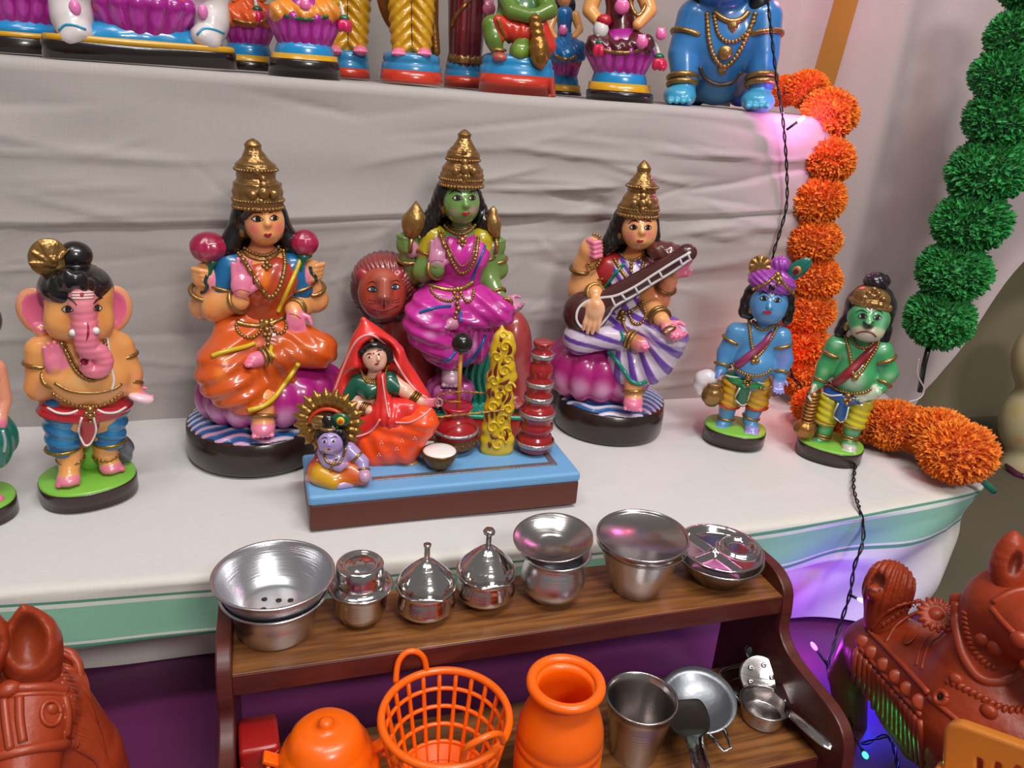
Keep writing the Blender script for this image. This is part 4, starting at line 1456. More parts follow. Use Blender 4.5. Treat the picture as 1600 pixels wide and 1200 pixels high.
 sk.ell(P(730, 530, D + 18), (38 * s, 24 * s, 40 * s), '#b42a8a', 0.01, disp=lambda p: 0.0022 * np.sin(np.arctan2(p[..., 0] - 0.015, 0.23 - p[..., 2]) * 30))
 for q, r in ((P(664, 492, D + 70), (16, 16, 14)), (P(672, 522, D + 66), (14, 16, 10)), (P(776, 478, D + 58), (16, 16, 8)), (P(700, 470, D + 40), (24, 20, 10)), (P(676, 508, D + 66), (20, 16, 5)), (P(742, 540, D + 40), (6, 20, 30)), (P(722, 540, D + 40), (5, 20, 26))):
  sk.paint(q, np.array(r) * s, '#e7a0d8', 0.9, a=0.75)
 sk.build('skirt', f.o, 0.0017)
 blue = flat('#14569a', .3, 0, .4)
 f.line('blue_border', sk, [(655, 489), (668, 484), (685, 480), (704, 478)], 2.2 * s, blue, off=0.0008)
 f.line('blue_border', sk, [(720, 485), (719, 496), (721, 503)], 2.2 * s, blue, off=0.0008)
 f.line('blue_border', sk, [(758, 524), (752, 540), (742, 555), (730, 566), (720, 574)], 2.4 * s, blue, off=0.0008)
 f.line('blue_border', sk, [(690, 563), (700, 562), (710, 552), (713, 545)], 2.2 * s, blue, off=0.0008)
 f.line('blue_border', [t, bl], [(758, 384), (752, 400), (744, 420), (737, 440)], 1.8 * s, blue, off=0.0006)
 tt = [t, bl, b]
 f.beads('necklace', tt, [(687, 362), (692, 378), (700, 395), (708, 412), (718, 426), (730, 424), (740, 410), (745, 392), (747, 372)], 3 * s, GOLD(), gap=1.5, cord=2.4 * s)
 f.beads('necklace_inner', tt, [(693, 364), (698, 378), (705, 393), (713, 408), (721, 416), (730, 412), (737, 400), (741, 385), (742, 372)], 1.5 * s, GOLD(), gap=1.7)
 f.beads('choker', tt, [(695, 352), (704, 361), (718, 366), (732, 362), (742, 352)], 2.6 * s, GOLD(), gap=1.5, cord=2.2 * s)
 f.line('collar', tt, [(700, 352), (710, 358), (722, 359), (734, 354)], 1.9 * s, GOLD())
 m = MB()
 for x, y, r in ((722, 375, 5), (717, 378, 3), (727, 378, 3), (722, 383, 3), (718, 371, 2.5), (726, 371, 2.5)):
  m.add(*sphVF(f.on(tt, [(x, y)], 0.0006, raw=True)[0], r * s))
 m.build('pendant', GOLD(), f.o)
 ss = [t, sk]
 f.line('belt', ss, [(672, 446), (685, 450), (704, 453), (724, 450), (740, 440)], 3.6 * s, GOLD())
 f.beads('belt_swag', ss, [(673, 451), (680, 462), (692, 469), (705, 470), (712, 463)], 2.2 * s, GOLD(), gap=1.4)
 f.beads('belt_swag', ss, [(722, 462), (730, 472), (738, 466), (741, 452)], 2.2 * s, GOLD(), gap=1.4)
 m = MB()
 for x, y, r in ((715, 452, 4.6), (710, 458, 3.4), (720, 458, 3.4), (715, 465, 4), (714, 474, 3.6), (716, 482, 4), (713, 489, 3.4), (711, 497, 3)):
  m.add(*sphVF(f.on(ss, [(x, y)], 0.001, raw=True)[0], r * s))
 m.build('belt_buckle', GOLD(), f.o)
 bangle(f, 'bangle', el1, wr1, 0.95, 13.5 * s, 2.8 * s, GOLD())
 bangle(f, 'bangle', el2, wr2, 0.9, 12 * s, 2.8 * s, GOLD())
 bangle(f, 'bangle', P(639, 416, D - 12), P(638, 392, D - 6), 0.5, 15 * s, 2.8 * s, GOLD())
 bangle(f, 'bangle', P(777, 412, D - 12), P(777, 396, D - 8), 0.5, 13 * s, 2.6 * s, GOLD())
 bangle(f, 'armlet', P(679, 372, D), P(671, 396, D + 2), 1.0, 18.5 * s, 2.4 * s, GOLD())
 bangle(f, 'armlet', P(752, 374, D), P(757, 402, D - 2), 1.0, 16.5 * s, 2.4 * s, GOLD())
 bangle(f, 'anklet', P(704, 560, D + 20), P(704, 582, D + 24), 0.6, 14 * s, 2.6 * s, GOLD())
 q = P(792, 474, D + 42)
 th = np.linspace(0, 2 * pi, 20, endpoint=False)
 MB().add(*tubeVF([q + 6.5 * s * np.array([cos(a), 0, sin(a)]) for a in th], 2.6 * s, 8, True)).build('ring_ornament', GOLD(), f.o)
 # head
 h = Sc('#6b9148')
 h.ell(P(721, 316, D + 14), (24.5 * s, 26 * s, 27 * s), None, 0.009)
 h.ell(P(722, 330, D + 22), (17 * s, 18 * s, 15 * s), None, 0.009)
 h.chain([P(727, 312, D + 38), P(728.5, 321, D + 42)], [2.4 * s, 4 * s], None, 0.005)
 h.ell(P(728, 333, D + 38), (6 * s, 4 * s, 4 * s), None, 0.004)
 for x, y in ((711, 330), (740, 328)):
  h.paint(P(x, y, D + 34), (10 * s, 14 * s, 9 * s), '#c27a94', 0.95, a=0.8)
 h.build('head', f.o, 0.0012)
 face(f, h, [(715, 309, 8.2, 3.8, 4, 1.2), (738, 309, 6.2, 3.6, -3, .8)], [[(702, 303), (709, 298.5), (716, 299), (723, 303)], [(733, 302.5), (739, 298.5), (745, 300)]],
   [(722, 333), (725, 331), (728, 332), (731, 331), (735, 332), (730, 337), (725, 337)], lipcol='#b01a30', pupil='#2a1410', white='#e4dccc')
 for y in (293.5, 296.5):
  f.line('forehead_stripe', h, [(715, y), (727, y + .6), (740, y)], 1.3 * s, flat('#e0ded4', .4), off=0.0, seg=5)
 f.patch('forehead_mark', h, oval(729, 295, 2.3, 2.3), flat('#a81838'), off=0.0011, n=2, rings=2)
 hr = Sc('#0e0b0d')
 hr.ell(P(714, 306, D - 2), (31 * s, 25 * s, 32 * s), None, 0.01)
 hr.chain([P(692, 300, D + 8), P(684, 325, D), P(672, 348, D + 2), P(664, 362, D + 6)], [9 * s, 13 * s, 13 * s, 9 * s], None, 0.008, disp=lambda p: 0.0004 * np.sin(p[..., 2] * 300 + p[..., 0] * 1100))
 hr.chain([P(744, 305, D + 2), P(750, 328, D - 6), P(756, 345, D - 2), P(758, 360, D)], [7 * s, 11 * s, 12 * s, 8 * s], None, 0.008, disp=lambda p: 0.0004 * np.sin(p[..., 2] * 300 - p[..., 0] * 1100))
 hr.ell(P(716, 345, D - 20), (42 * s, 12 * s, 30 * s), None, 0.01)
 hr.ell(P(723, 321, D + 36), (22.5 * s, 32 * s, 27 * s), None, 0.004, sub=True)
 hr.build('hair', f.o, 0.0014)
 MB().add(*sphVF(P(693.5, 326, D + 14), np.array([4.2, 4.2, 7.5]) * s)).build('earring', GOLD(), f.o)
 crown(f, [(291, 721, 28), (282, 721, 28.5), (272, 722, 28), (262, 722.5, 26), (255, 723, 21.5), (248, 723.5, 21), (240, 724, 21.5), (234, 724, 18), (226, 725, 13), (219, 725.3, 9.5),
     (215, 725.5, 8), (210, 726, 9), (205, 726.3, 5), (202, 726.3, 1)], D + 12,
    beads=((289, 721, 28.5, 2.3), (279, 721, 28.8, 1.8), (249, 723.5, 22, 2)),
    front=((727, 277, 26, 5), (727, 265, 26, 7), (726, 254, 22, 5), (712, 268, 25, 5), (740, 268, 25, 5), (726, 238, 20, 4)))
 return f

lion_rider_figurine()
# ------------------------------------------------------------ seated figurine playing a long-necked lute
def lute_figurine():
 f = Fig('lute_figurine', 'seated clay figurine in a white and purple saree playing a brown lute', 'figurine', 948, 661)
 P, s = f.P, f.s
 skin, palmc = '#e8a468', '#e87a9c'
 drum_base(f, 948, 661, 84, 45, 2.2, 15)
 seat = Sc('#aa1f74')
 seat.ell(P(932, 563, 0), (70 * s, 62 * s, 52 * s), None, 0.01)
 for i in range(8):
  a = radians(-180 + i * 25)
  q = P(932, 574, 0) + np.array([62 * s * cos(a), 54 * s * sin(a), 0])
  seat.ell(q, (24 * s, 20 * s, 36 * s), None, 0.004)
  seat.paint(q + np.array([14 * s * cos(a), 14 * s * sin(a), -8 * s]), (20 * s, 20 * s, 22 * s), '#dfa4cc', 0.9, a=0.85)
 seat.build('lotus_seat', f.o, 0.002)
 D = 18
 b = Sc(skin)
 b.chain([P(992, 402, D), P(996, 382, D + 6)], [16 * s, 13 * s], '#e0904c', 0.007)
 b.ell(P(980, 430, D - 4), (46 * s, 27 * s, 32 * s), None, 0.01)
 b.ell(P(978, 475, D - 4), (36 * s, 25 * s, 30 * s), None, 0.01)
 # rear arm raised with beads
 e0, w0 = P(906, 452, D - 6), P(910, 412, D + 2)
 b.chain([P(940, 425, D - 8), e0], [18 * s, 17 * s], None, 0.008)
 b.chain([e0, w0, P(920, 392, D + 8)], [17 * s, 14 * s, 13 * s], None, 0.008)
 b.ell(P(924, 388, D + 10), (16 * s, 12 * s, 17 * s), None, 0.005)
 for i in range(4):
  q = P(924 + i * 0.5, 379 + i * 7.2, D + 20)
  b.chain([q + np.array([-4, 3, 2]) * s, q + np.array([4, -3, 0]) * s, q + np.array([12, 0, 2]) * s], [3.6 * s, 3.8 * s, 3.2 * s], palmc, 0.0014)
 # arm in front of the gourd
 e1, w1 = P(916, 462, D + 8), P(930, 458, D + 40)
 b.chain([P(945, 420, D), e1], [19 * s, 16 * s], None, 0.008)
 b.chain([e1, w1], [15 * s, 11 * s], None, 0.006)
 hand(b, w1, P(930, 484, D + 58), (-0.12, -0.12, -1), (0.1, 1, -0.1), 46 * s, '#eab088', thumb=-1, curl=0.18, spread=0.05, k=0.0016, skin=skin)
 # left arm up to the neck of the lute
 e2, w2 = P(1028, 468, D + 6), P(1046, 440, D + 24)
 b.chain([P(1012, 425, D - 4), e2], [18 * s, 16 * s], '#e0804a', 0.008)
 b.chain([e2, w2], [15 * s, 11 * s], '#e8946a', 0.006)
 hand(b, w2, P(1062, 420, D + 36), (0.3, -0.1, 1), (-0.5, -1, 0.1), 38 * s, palmc, thumb=1, curl=0.3, spread=0.05, k=0.0015, skin=skin)
 # lower left arm resting on the knee
 e3, w3 = P(1016, 478, D + 22), P(1034, 500, D + 60)
 b.chain([P(1008, 440, D - 2), e3, w3], [17 * s, 15 * s, 11 * s], None, 0.007)
 hand(b, w3, P(1047, 513, D + 76), (0.6, -0.5, -0.4), (0.1, -0.6, 1), 40 * s, palmc, thumb=-1, curl=0.75, spread=.05, k=0.0015, skin=skin)
 b.paint(P(1020, 455, D + 20), 26 * s, '#e0561e', .9, a=.6)
 b.paint(P(994, 392, D + 14), (18 * s, 16 * s, 8 * s), '#d86a20', .9, a=.7)
 # feet
 b.chain([P(978, 527, D + 52), P(1000, 537, D + 60)], [11 * s, 11 * s], '#c47850', 0.005)
 b.ell(P(1005, 539, D + 62), (15 * s, 10 * s, 10 * s), palmc, 0.005)
 toes(b, P(1013, 541, D + 68), s, 1, palmc, 5, fwd=(.8, -.5, 0))
 b.chain([P(990, 592, D + 56), P(990, 618, D + 64)], [13 * s, 12.5 * s], skin, 0.005)
 b.ell(P(989, 630, D + 70), (14 * s, 17 * s, 10 * s), palmc, 0.006)
 toes(b, P(989, 639, D + 80), s, 1, palmc, 5.4)
 b.build('body', f.o, 0.0015)
 # saree
 pur, whi = '#6a3fa0', '#d9c8dc'

 def stripes(kx, kz, ph=0.0, cut=0.1, bend=0.0):
  def colf(V):
   w = np.sin(V[:, 0] * kx + V[:, 2] * kz + ph + bend * np.sin(V[:, 2] * 60))
   t = np.clip((w - cut) * 3, 0, 1)[:, None]
   return lin(whi) * (1 - t) + lin(pur) * t
  return colf

 def fan(cx, cz, n, ph=0.0):
  def colf(V):
   w = np.sin(np.arctan2(V[:, 0] - cx, cz - V[:, 2]) * n + ph)
   t = np.clip((w - 0.0) * 3, 0, 1)[:, None]
   return lin(whi) * (1 - t) + lin(pur) * t
  return colf
 bl = Sc('#a52226')
 bl.ell(P(952, 425, D), (26 * s, 24 * s, 28 * s), None, 0.006)
 bl.ell(P(978, 425, D - 2), (42 * s, 28 * s, 26 * s), None, 0.006)
 bl.build('blouse', f.o, 0.0015)
 t = Sc(whi)
 t.ell(P(984, 432, D + 4), (38 * s, 29 * s, 32 * s), stripes(300, 260, 0.5, 0.2), 0.008, disp=lambda p: 0.0009 * np.sin(p[..., 0] * 300 + p[..., 2] * 260))
 t.ell(P(978, 478, D), (38 * s, 27 * s, 34 * s), stripes(260, 200, 0, 0.0), 0.01)
 t.build('saree_top', f.o, 0.0015)
 kn = P(1040, 528, D + 48)
 c0 = P(990, 515, D + 40)
 sk = Sc(whi)
 sk.ell(P(968, 512, D), (62 * s, 42 * s, 30 * s), stripes(180, 420, 0, 0.1), 0.012)
 sk.chain([P(930, 515, D + 10), P(908, 527, D + 34)], [29 * s, 24 * s], stripes(60, 420, 0.5, 0.15, 1.0), 0.01)
 sk.chain([P(906, 528, D + 34), P(972, 528, D + 50)], [23 * s, 14 * s], stripes(60, 420, 0.5, 0.15, 1.0), 0.007)
 sk.chain([P(1000, 512, D + 16), kn], [34 * s, 28 * s], stripes(60, 380, 1.0, 0.1, 1.0), 0.012)
 sk.chain([kn, P(1024, 568, D + 52), P(992, 592, D + 54)], [29 * s, 24 * s, 15 * s], fan(c0[0] - .02, c0[2] + .03, 26), 0.01, n=3, disp=lambda p: 0.0014 * np.sin(np.arctan2(p[..., 0] - c0[0] + .02, c0[2] + .03 - p[..., 2]) * 26))
 sk.ell(P(992, 565, D + 34), (40 * s, 26 * s, 40 * s), fan(c0[0] - .02, c0[2] + .03, 26), 0.01, disp=lambda p: 0.0014 * np.sin(np.arctan2(p[..., 0] - c0[0] + .02, c0[2] + .03 - p[..., 2]) * 26))
 sk.build('skirt', f.o, 0.0016, sharp=0.0015)
 teal = flat('#0f8070', .3, 0, .4)
 f.line('teal_border', sk, [(950, 549), (962, 562), (975, 580), (985, 594), (998, 600), (1010, 597)], 3.0 * s, teal, off=0.0024, n=12)
 f.line('teal_border', sk, [(971, 518), (974, 526), (972, 533)], 2.6 * s, teal, off=0.0008)
 f.line('teal_border', [t, bl], [(943, 452), (955, 436), (966, 422), (976, 412)], 2.6 * s, teal, off=0.0006)
 f.line('blouse_trim', [bl], [(921, 432), (930, 437), (942, 436)], 2 * s, GOLD())
 # lute: gourd, neck, fret board, second resonator
 brn = '#4a2220'
 lu = Sc(brn)
 gc = P(914, 490, D + 34)
 lu.ell(gc, (32 * s, 24 * s, 32 * s), None, 0.008)
 lu.chain([gc, P(950, 470, D + 40), P(1072, 397, D + 44)], [24 * s, 17 * s, 12 * s], None, 0.012)
 lu.ell(P(1074, 394, D + 44), (13 * s, 9 * s, 11 * s), None, 0.004)
 lute = lu.build('lute', f.o, 0.0015)
 rs = Sc('#5a2a26').ell(P(1046, 398, D + 26), (32 * s, 20 * s, 17 * s), None, 0.006, rotm(0, 12, 0), disp=lambda p: 0.0008 * np.sin(p[..., 0] * 500) * np.sin(p[..., 2] * 450))
 rs.build('resonator', lute, 0.0015)
 wht = flat('#d9d4d4', .35, 0, .3)
 f.line('inlay', [lu], [(1079, 394), (1050, 411), (1020, 430), (990, 449), (962, 462), (935, 466), (915, 472), (903, 484), (901, 500), (910, 512), (924, 515), (936, 510), (950, 494), (962, 478), (990, 462), (1020, 443), (1050, 425), (1080, 404)], 1.9 * s, wht, lute, off=0.0006)
 for x0, y0, x1, y1 in ((955, 464, 962, 480), (970, 458, 978, 469), (992, 448, 997, 458), (1012, 435, 1017, 445), (1030, 424, 1035, 434), (1062, 404, 1066, 414), (1075, 396, 1078, 405)):
  f.line('fret', [lu], [(x0, y0), ((x0 + x1) / 2, (y0 + y1) / 2), (x1, y1)], 1.7 * s, wht, lute, off=0.0006)
 # ornaments
 tt = [t, bl, b]
 f.beads('necklace', tt, [(960, 405), (967, 418), (976, 430), (985, 440), (995, 434), (1003, 420), (1006, 404)], 2.9 * s, GOLD(), gap=1.4, cord=2.2 * s)
 f.beads('choker', tt, [(968, 396), (978, 404), (990, 407), (1000, 402), (1006, 394)], 2.4 * s, GOLD(), gap=1.4, cord=1.8 * s)
 m = MB()
 for x, y, r in ((986, 412, 3), (986, 418, 3.4), (986, 424, 3), (985, 436, 5.2)):
  m.add(*sphVF(f.on(tt, [(x, y)], 0.0006, raw=True)[0], r * s))
 m.build('pendant', GOLD(), f.o)
 ss = [t, sk, b]
 f.beads('belt', ss, [(968, 492), (982, 488), (996, 480), (1004, 472)], 3 * s, GOLD(), gap=1.4, cord=2 * s)
 f.beads('belt_swag', ss, [(984, 494), (990, 505), (1002, 505), (1009, 494), (1006, 480)], 2.6 * s, GOLD(), gap=1.4)
 f.beads('belt_swag', ss, [(972, 490), (974, 505), (980, 518), (988, 522)], 2.6 * s, GOLD(), gap=1.4)
 m = MB()
 for x, y, r in ((972, 488, 5), (968, 497, 4), (974, 500, 4)):
  m.add(*sphVF(f.on(ss, [(x, y)], 0.001, raw=True)[0], r * s))
 m.build('belt_buckle', GOLD(), f.o)
 bangle(f, 'bangle', e0, w0, 0.8, 16 * s, 3 * s, gold('#8a6a3a'))
 bangle(f, 'bangle', e1, w1, 0.95, 12.5 * s, 2.8 * s, GOLD(), double=True)
 bangle(f, 'bangle', e2, w2, 0.7, 13.5 * s, 2.8 * s, gold('#8a6a3a'))
 bangle(f, 'bangle', e3, w3, 0.8, 13.5 * s, 2.8 * s, gold('#8a6a3a'), double=True)
 bangle(f, 'anklet', P(978, 527, D + 52), P(1000, 537, D + 60), 0.35, 12.5 * s, 2.6 * s, GOLD(), double=True)
 bangle(f, 'anklet', P(990, 592, D + 56), P(990, 618, D + 64), 0.75, 14.5 * s, 2.8 * s, GOLD())
 pts = [P(928, 366, D + 12), P(937, 370, D + 14), P(941, 384, D + 16), P(940, 400, D + 20), P(934, 414, D + 22), P(925, 420, D + 22), P(920, 412, D + 22)]
 MB().add(*beadsVF(spline(pts, 8), 2.4 * s, 1.6)).build('prayer_beads', GOLD(), f.o)
 q = P(1046, 514, D + 92)
 th = np.linspace(0, 2 * pi, 20, endpoint=False)
 MB().add(*tubeVF([q + s * np.array([7 * cos(a), -1, 4 * sin(a) + 3 * cos(a)]) for a in th], 2 * s, 6, True)).build('ring_ornament', GOLD(), f.o)
 # head
 h = Sc(skin)
 R = rotm(0, -4, 0)
 h.ell(P(999, 357, D + 16), (24.5 * s, 26 * s, 27 * s), None, 0.009, R)
 h.ell(P(1001, 371, D + 24), (17 * s, 18 * s, 15 * s), None, 0.009, R)
 h.chain([P(1003, 354, D + 40), P(1003.5, 363, D + 44)], [2.4 * s, 3.8 * s], None, 0.005)
 h.ell(P(1001, 377, D + 40), (6 * s, 4 * s, 4 * s), None, 0.004)
 for x, y in ((988, 368), (1013, 366)):
  h.paint(P(x, y, D + 36), (11 * s, 14 * s, 10 * s), '#e25a7a', 0.95, a=0.8)
 for x, y in ((990, 349), (1013, 348)):
  h.paint(P(x, y, D + 36), (9 * s, 14 * s, 5 * s), '#d8403c', 0.9, a=0.5)
 h.build('head', f.o, 0.0012)
 face(f, h, [(990, 355, 6.6, 3.6, 4, 1), (1012.5, 355.5, 6, 3.6, -3, 0)], [[(982, 350), (987, 345.5), (993, 345), (999, 348)], [(1007, 347.5), (1012, 345), (1019, 347)]],
   [(995, 376), (999, 374.5), (1001, 375.3), (1003, 374.5), (1006, 376), (1002, 379.5), (998, 379.5)], bindi=(1005.5, 344, 2.5))
 hr = Sc('#0e0b0d')
 hr.ell(P(991, 348, D), (31 * s, 26 * s, 33 * s), None, 0.01)
 hr.chain([P(970, 338, D + 12), P(965, 358, D + 2), P(954, 380, D + 6), P(946, 390, D + 8)], [9 * s, 13 * s, 13 * s, 9 * s], None, 0.008, disp=lambda p: 0.0004 * np.sin(p[..., 2] * 300 + p[..., 0] * 1100))
 hr.chain([P(1020, 345, D + 6), P(1020, 368, D - 4), P(1016, 390, D + 4)], [8 * s, 11 * s, 11 * s], None, 0.008)
 hr.ell(P(990, 385, D - 18), (38 * s, 12 * s, 24 * s), None, 0.01)
 hr.ell(P(1000, 362, D + 38), (22.5 * s, 32 * s, 27 * s), None, 0.004, R, sub=True)
 hr.build('hair', f.o, 0.0014)
 MB().add(*sphVF(P(969, 367, D + 16), np.array([4.2, 4.2, 6.5]) * s)).build('earring', GOLD(), f.o)
 crown(f, [(338, 996, 28), (330, 997, 27.5), (320, 999, 26.5), (308, 1001, 22.5), (302, 1002, 19), (296, 1003, 19), (290, 1003.5, 20.5), (284, 1004, 17), (277, 1004.8, 13), (271, 1005.5, 9.5),
     (267, 1006, 9), (262, 1006.5, 9.5), (256, 1006.8, 6), (250, 1007, 1)], D + 14,
    beads=((335, 996.5, 28, 2.3), (325, 998, 27.5, 1.8), (291, 1003.5, 21, 2)),
    front=((1004, 318, 25, 6), (1005, 307, 24, 5), (991, 318, 25, 5), (1014, 318, 22, 5), (1006, 297, 19, 4), (1004, 328, 27, 4)))
 return f

lute_figurine()
# ------------------------------------------------------------ two standing child figurines at the right end
def child_body(f, skin, sh, elb, wri, sh2, elb2, wri2, chest, belly, hip, legs, feet, toe, D, soft):
 s, P = f.s, f.P
 b = Sc(skin)
 b.ell(chest, (33 * s, 22 * s, 26 * s), None, 0.01)
 b.ell(belly, (30 * s, 27 * s, 27 * s), None, 0.012)
 b.ell(hip, (28 * s, 22 * s, 18 * s), None, 0.01)
 for a, e, w in ((sh, elb, wri), (sh2, elb2, wri2)):
  b.chain([a, e], [16 * s, 13 * s], None, 0.007)
  b.chain([e, w], [13 * s, 9.5 * s], None, 0.006)
 for (kn, an), ft, tc in zip(legs, feet, toe):
  b.chain([kn, an], [14 * s, 10.5 * s], None, 0.006)
  b.chain([an, ft], [10.5 * s, 9 * s], None, 0.005)
  b.ell(ft, (11 * s, 14 * s, 7.5 * s), tc, 0.005)
  toes(b, ft + np.array([0, -12, -2]) * s, s, 1, tc, 4.4)
 return b

def shorts(f, hip, legs, col, hem, sashcol, hlight, name='dhoti'):
 s = f.s
 sh = Sc(col)
 for top, bot, r0, r1 in legs:
  sh.chain([top, bot], [r0 * s, r1 * s], None, 0.004, disp=lambda p: 0.0009 * np.sin(p[..., 2] * 620 + p[..., 0] * 150))
 o = sh.build(name, f.o, 0.0013)
 for top, bot, r0, r1 in legs:
  th = np.linspace(0, 2 * pi, 24, endpoint=False)
  d = (bot - top) / np.linalg.norm(bot - top)
  u, v, _ = frame(d)
  pts = [bot + d * r1 * .45 * s + (r1 * .95 * s) * (np.cos(a) * u + np.sin(a) * v) for a in th]
  MB().add(*tubeVF(pts, 2.2 * s, 6, True)).build('dhoti_hem', flat(hem, .35, 0, .3), o)
 sw = Sc(sashcol)
 sw.ell(hip, (33 * s, 27 * s, 11 * s), None, 0.004, rotm(0, 4, 0), disp=lambda p: 0.0006 * np.sin(p[..., 2] * 900))
 return sh, sw

def tiara(f, head, band, r, bumps):
 f.line('crown_band', head, band, r * f.s, GOLD(), off=0.0006)
 m = MB()
 for x, y, q in bumps:
  m.add(*sphVF(f.on(head, [(x, y)], 0.0008, raw=True)[0], q * f.s, 9, 6))
 m.build('crown_ornament', GOLD(), f.o)

def blue_child():
 f = Fig('child_figurine', 'blue-skinned child figurine with a purple turban and a butter pot', 'figurine', 1145, 685)
 P, s = f.P, f.s
 base_disc(f, 0, 0, 47, 40, 21, GREEN_TOP, rot=-4)
 D = 2
 skin = '#4f8fc4'
 sh, el, wr = P(1151, 520, D), P(1135, 551, D + 2), P(1127, 576, D + 12)
 sh2, el2, wr2 = P(1219, 526, D), P(1224, 562, D), P(1219, 588, D + 12)
 legs = ((P(1138, 632, D), P(1133, 657, D)), (P(1180, 634, D - 2), P(1172, 655, D - 2)))
 ft = (P(1125, 672, D + 14), P(1175, 671, D + 8))
 b = child_body(f, skin, sh, el, wr, sh2, el2, wr2, P(1182, 530, D), P(1178, 568, D + 8), P(1168, 594, D), legs, ft, ('#9a8fd0', '#9a8fd0'), D, None)
 hand(b, wr, P(1122, 583, D + 16), (-.5, -.2, -.8), (.6, 0, -.3), 26 * s, '#7a93d6', thumb=1, curl=.5, skin=skin)
 hand(b, wr2, P(1216, 598, D + 18), (.1, -.5, -.5), (0, -.7, .7), 28 * s, '#8a86c8', thumb=-1, curl=.4, skin=skin)
 b.chain([P(1192, 512, D + 4), P(1196, 498, D + 6)], [12 * s, 11 * s], None, 0.006)
 b.paint(P(1224, 560, D + 10), (16 * s, 24 * s, 30 * s), '#8276c4', .9, a=.7)
 b.paint(P(1135, 550, D + 10), (12 * s, 20 * s, 14 * s), '#2f6fae', .9, a=.6)
 b.paint(P(1160, 560, D + 28), (12 * s, 14 * s, 22 * s), '#2b66a8', .9, a=.6)
 b.build('body', f.o, 0.0014)
 dh, sw = shorts(f, P(1166, 592, D + 2), ((P(1148, 598, D + 2), P(1140, 623, D + 2), 20, 18), (P(1186, 600, D), P(1183, 628, D), 19, 16.5)), '#c79418', '#b8361e', '#1f8a50', None)
 sw.chain([P(1162, 606, D + 24), P(1159, 622, D + 22), P(1160, 632, D + 18)], [9 * s, 9 * s, 4 * s], '#17623e', 0.003)
 sw.build('sash', f.o, 0.0013)
 f.line('sash_hem', sw, [(1132, 586), (1145, 589), (1163, 590)], 1.4 * s, WHITE(), off=.0002)
 f.line('sash_hem', sw, [(1176, 593), (1190, 599), (1200, 600)], 1.4 * s, WHITE(), off=.0002)
 f.line('sash_hem', [sw, dh], [(1156, 606), (1149, 622), (1155, 630), (1160, 633), (1166, 630), (1173, 610)], 1.4 * s, WHITE(), off=.0002)
 bb = [b, sw]
 f.line('shoulder_sash', b, [(1206, 519), (1195, 535), (1180, 549), (1163, 563), (1152, 570)], 6.5 * s, flat('#8a2f5c', .35, 0, .3), off=-0.0018, taper=[.8, 1, 1.1, 1])
 f.beads('necklace', b, [(1170, 500), (1172, 518), (1175, 540), (1180, 557), (1188, 553), (1200, 537), (1211, 518), (1216, 506)], 2.6 * s, GOLD(), gap=1.4, cord=2 * s)
 f.beads('choker', b, [(1177, 502), (1184, 512), (1193, 515), (1203, 512), (1211, 504)], 2.4 * s, GOLD(), gap=1.4, cord=1.6 * s)
 m = MB()
 for x, y, r in ((1180, 559, 5), (1177, 565, 4), (1183, 564, 4)):
  m.add(*sphVF(f.on(b, [(x, y)], 0.0006, raw=True)[0], r * s))
 m.build('pendant', GOLD(), f.o)
 f.beads('belt', bb, [(1146, 568), (1152, 578), (1166, 585), (1182, 588), (1196, 584), (1203, 578)], 2.6 * s, GOLD(), gap=1.4, cord=1.6 * s)
 m = MB()
 for x, y, r in ((1169, 590, 5), (1164, 596, 3.6), (1173, 597, 3.6), (1168, 602, 3.6)):
  m.add(*sphVF(f.on(bb, [(x, y)], 0.001, raw=True)[0], r * s))
 m.build('belt_buckle', GOLD(), f.o)
 bangle(f, 'armlet', sh, el, .35, 15.5 * s, 2.6 * s, GOLD())
 bangle(f, 'armlet', sh2, el2, .35, 15.5 * s, 2.6 * s, GOLD())
 bangle(f, 'bangle', el, wr, .75, 11.5 * s, 2.4 * s, GOLD())
 bangle(f, 'bangle', el2, wr2, .75, 11.5 * s, 2.4 * s, GOLD())
 for kn, an in legs:
  bangle(f, 'anklet', kn, an, .8, 12 * s, 2.2 * s, GOLD())
 # butter pot hanging from the hand
 pc = P(1110, 633, D + 16)
 pot = MB().add(*lathe([(0, 0), (7 * s, 0), (15 * s, 9 * s), (18 * s, 20 * s), (16 * s, 28 * s), (12 * s, 33 * s), (13 * s, 35 * s), (16 * s, 38 * s), (13 * s, 39 * s), (0, 38 * s)], 28, pc, disp=lambda th, z: .0006 * np.sin(th * 12))).build('butter_pot', GOLD(), f.o)
 bt = Sc('#dcd3d6')
 for x, y, r in ((1098, 592, 13), (1106, 588, 11), (1092, 602, 10), (1112, 592, 9), (1094, 612, 7)):
  bt.ell(P(x, y, D + 18), r * s, None, 0.004)
 bt.build('butter', pot, 0.0013)
 MB().add(*tubeVF(f.on(b, [(1187, 606), (1196, 608), (1206, 604)], 0.012), 2 * s)).build('flute', GOLD(), f.o)
 # head
 h = Sc(skin)
 h.ell(P(1201, 474, D + 10), (27 * s, 25 * s, 28 * s), None, 0.008)
 h.ell(P(1201, 489, D + 17), (19 * s, 18 * s, 16 * s), None, 0.008)
 h.chain([P(1203, 472, D + 33), P(1202.5, 481, D + 37)], [2 * s, 3.8 * s], None, 0.004)
 h.ell(P(1199, 489, D + 34), (6 * s, 4 * s, 4 * s), None, .004)
 for x, y in ((1184, 487), (1216, 489)):
  h.paint(P(x, y, D + 28), (9 * s, 14 * s, 8 * s), '#8a86c0', .95, a=.6)
 h.build('head', f.o, 0.0011)
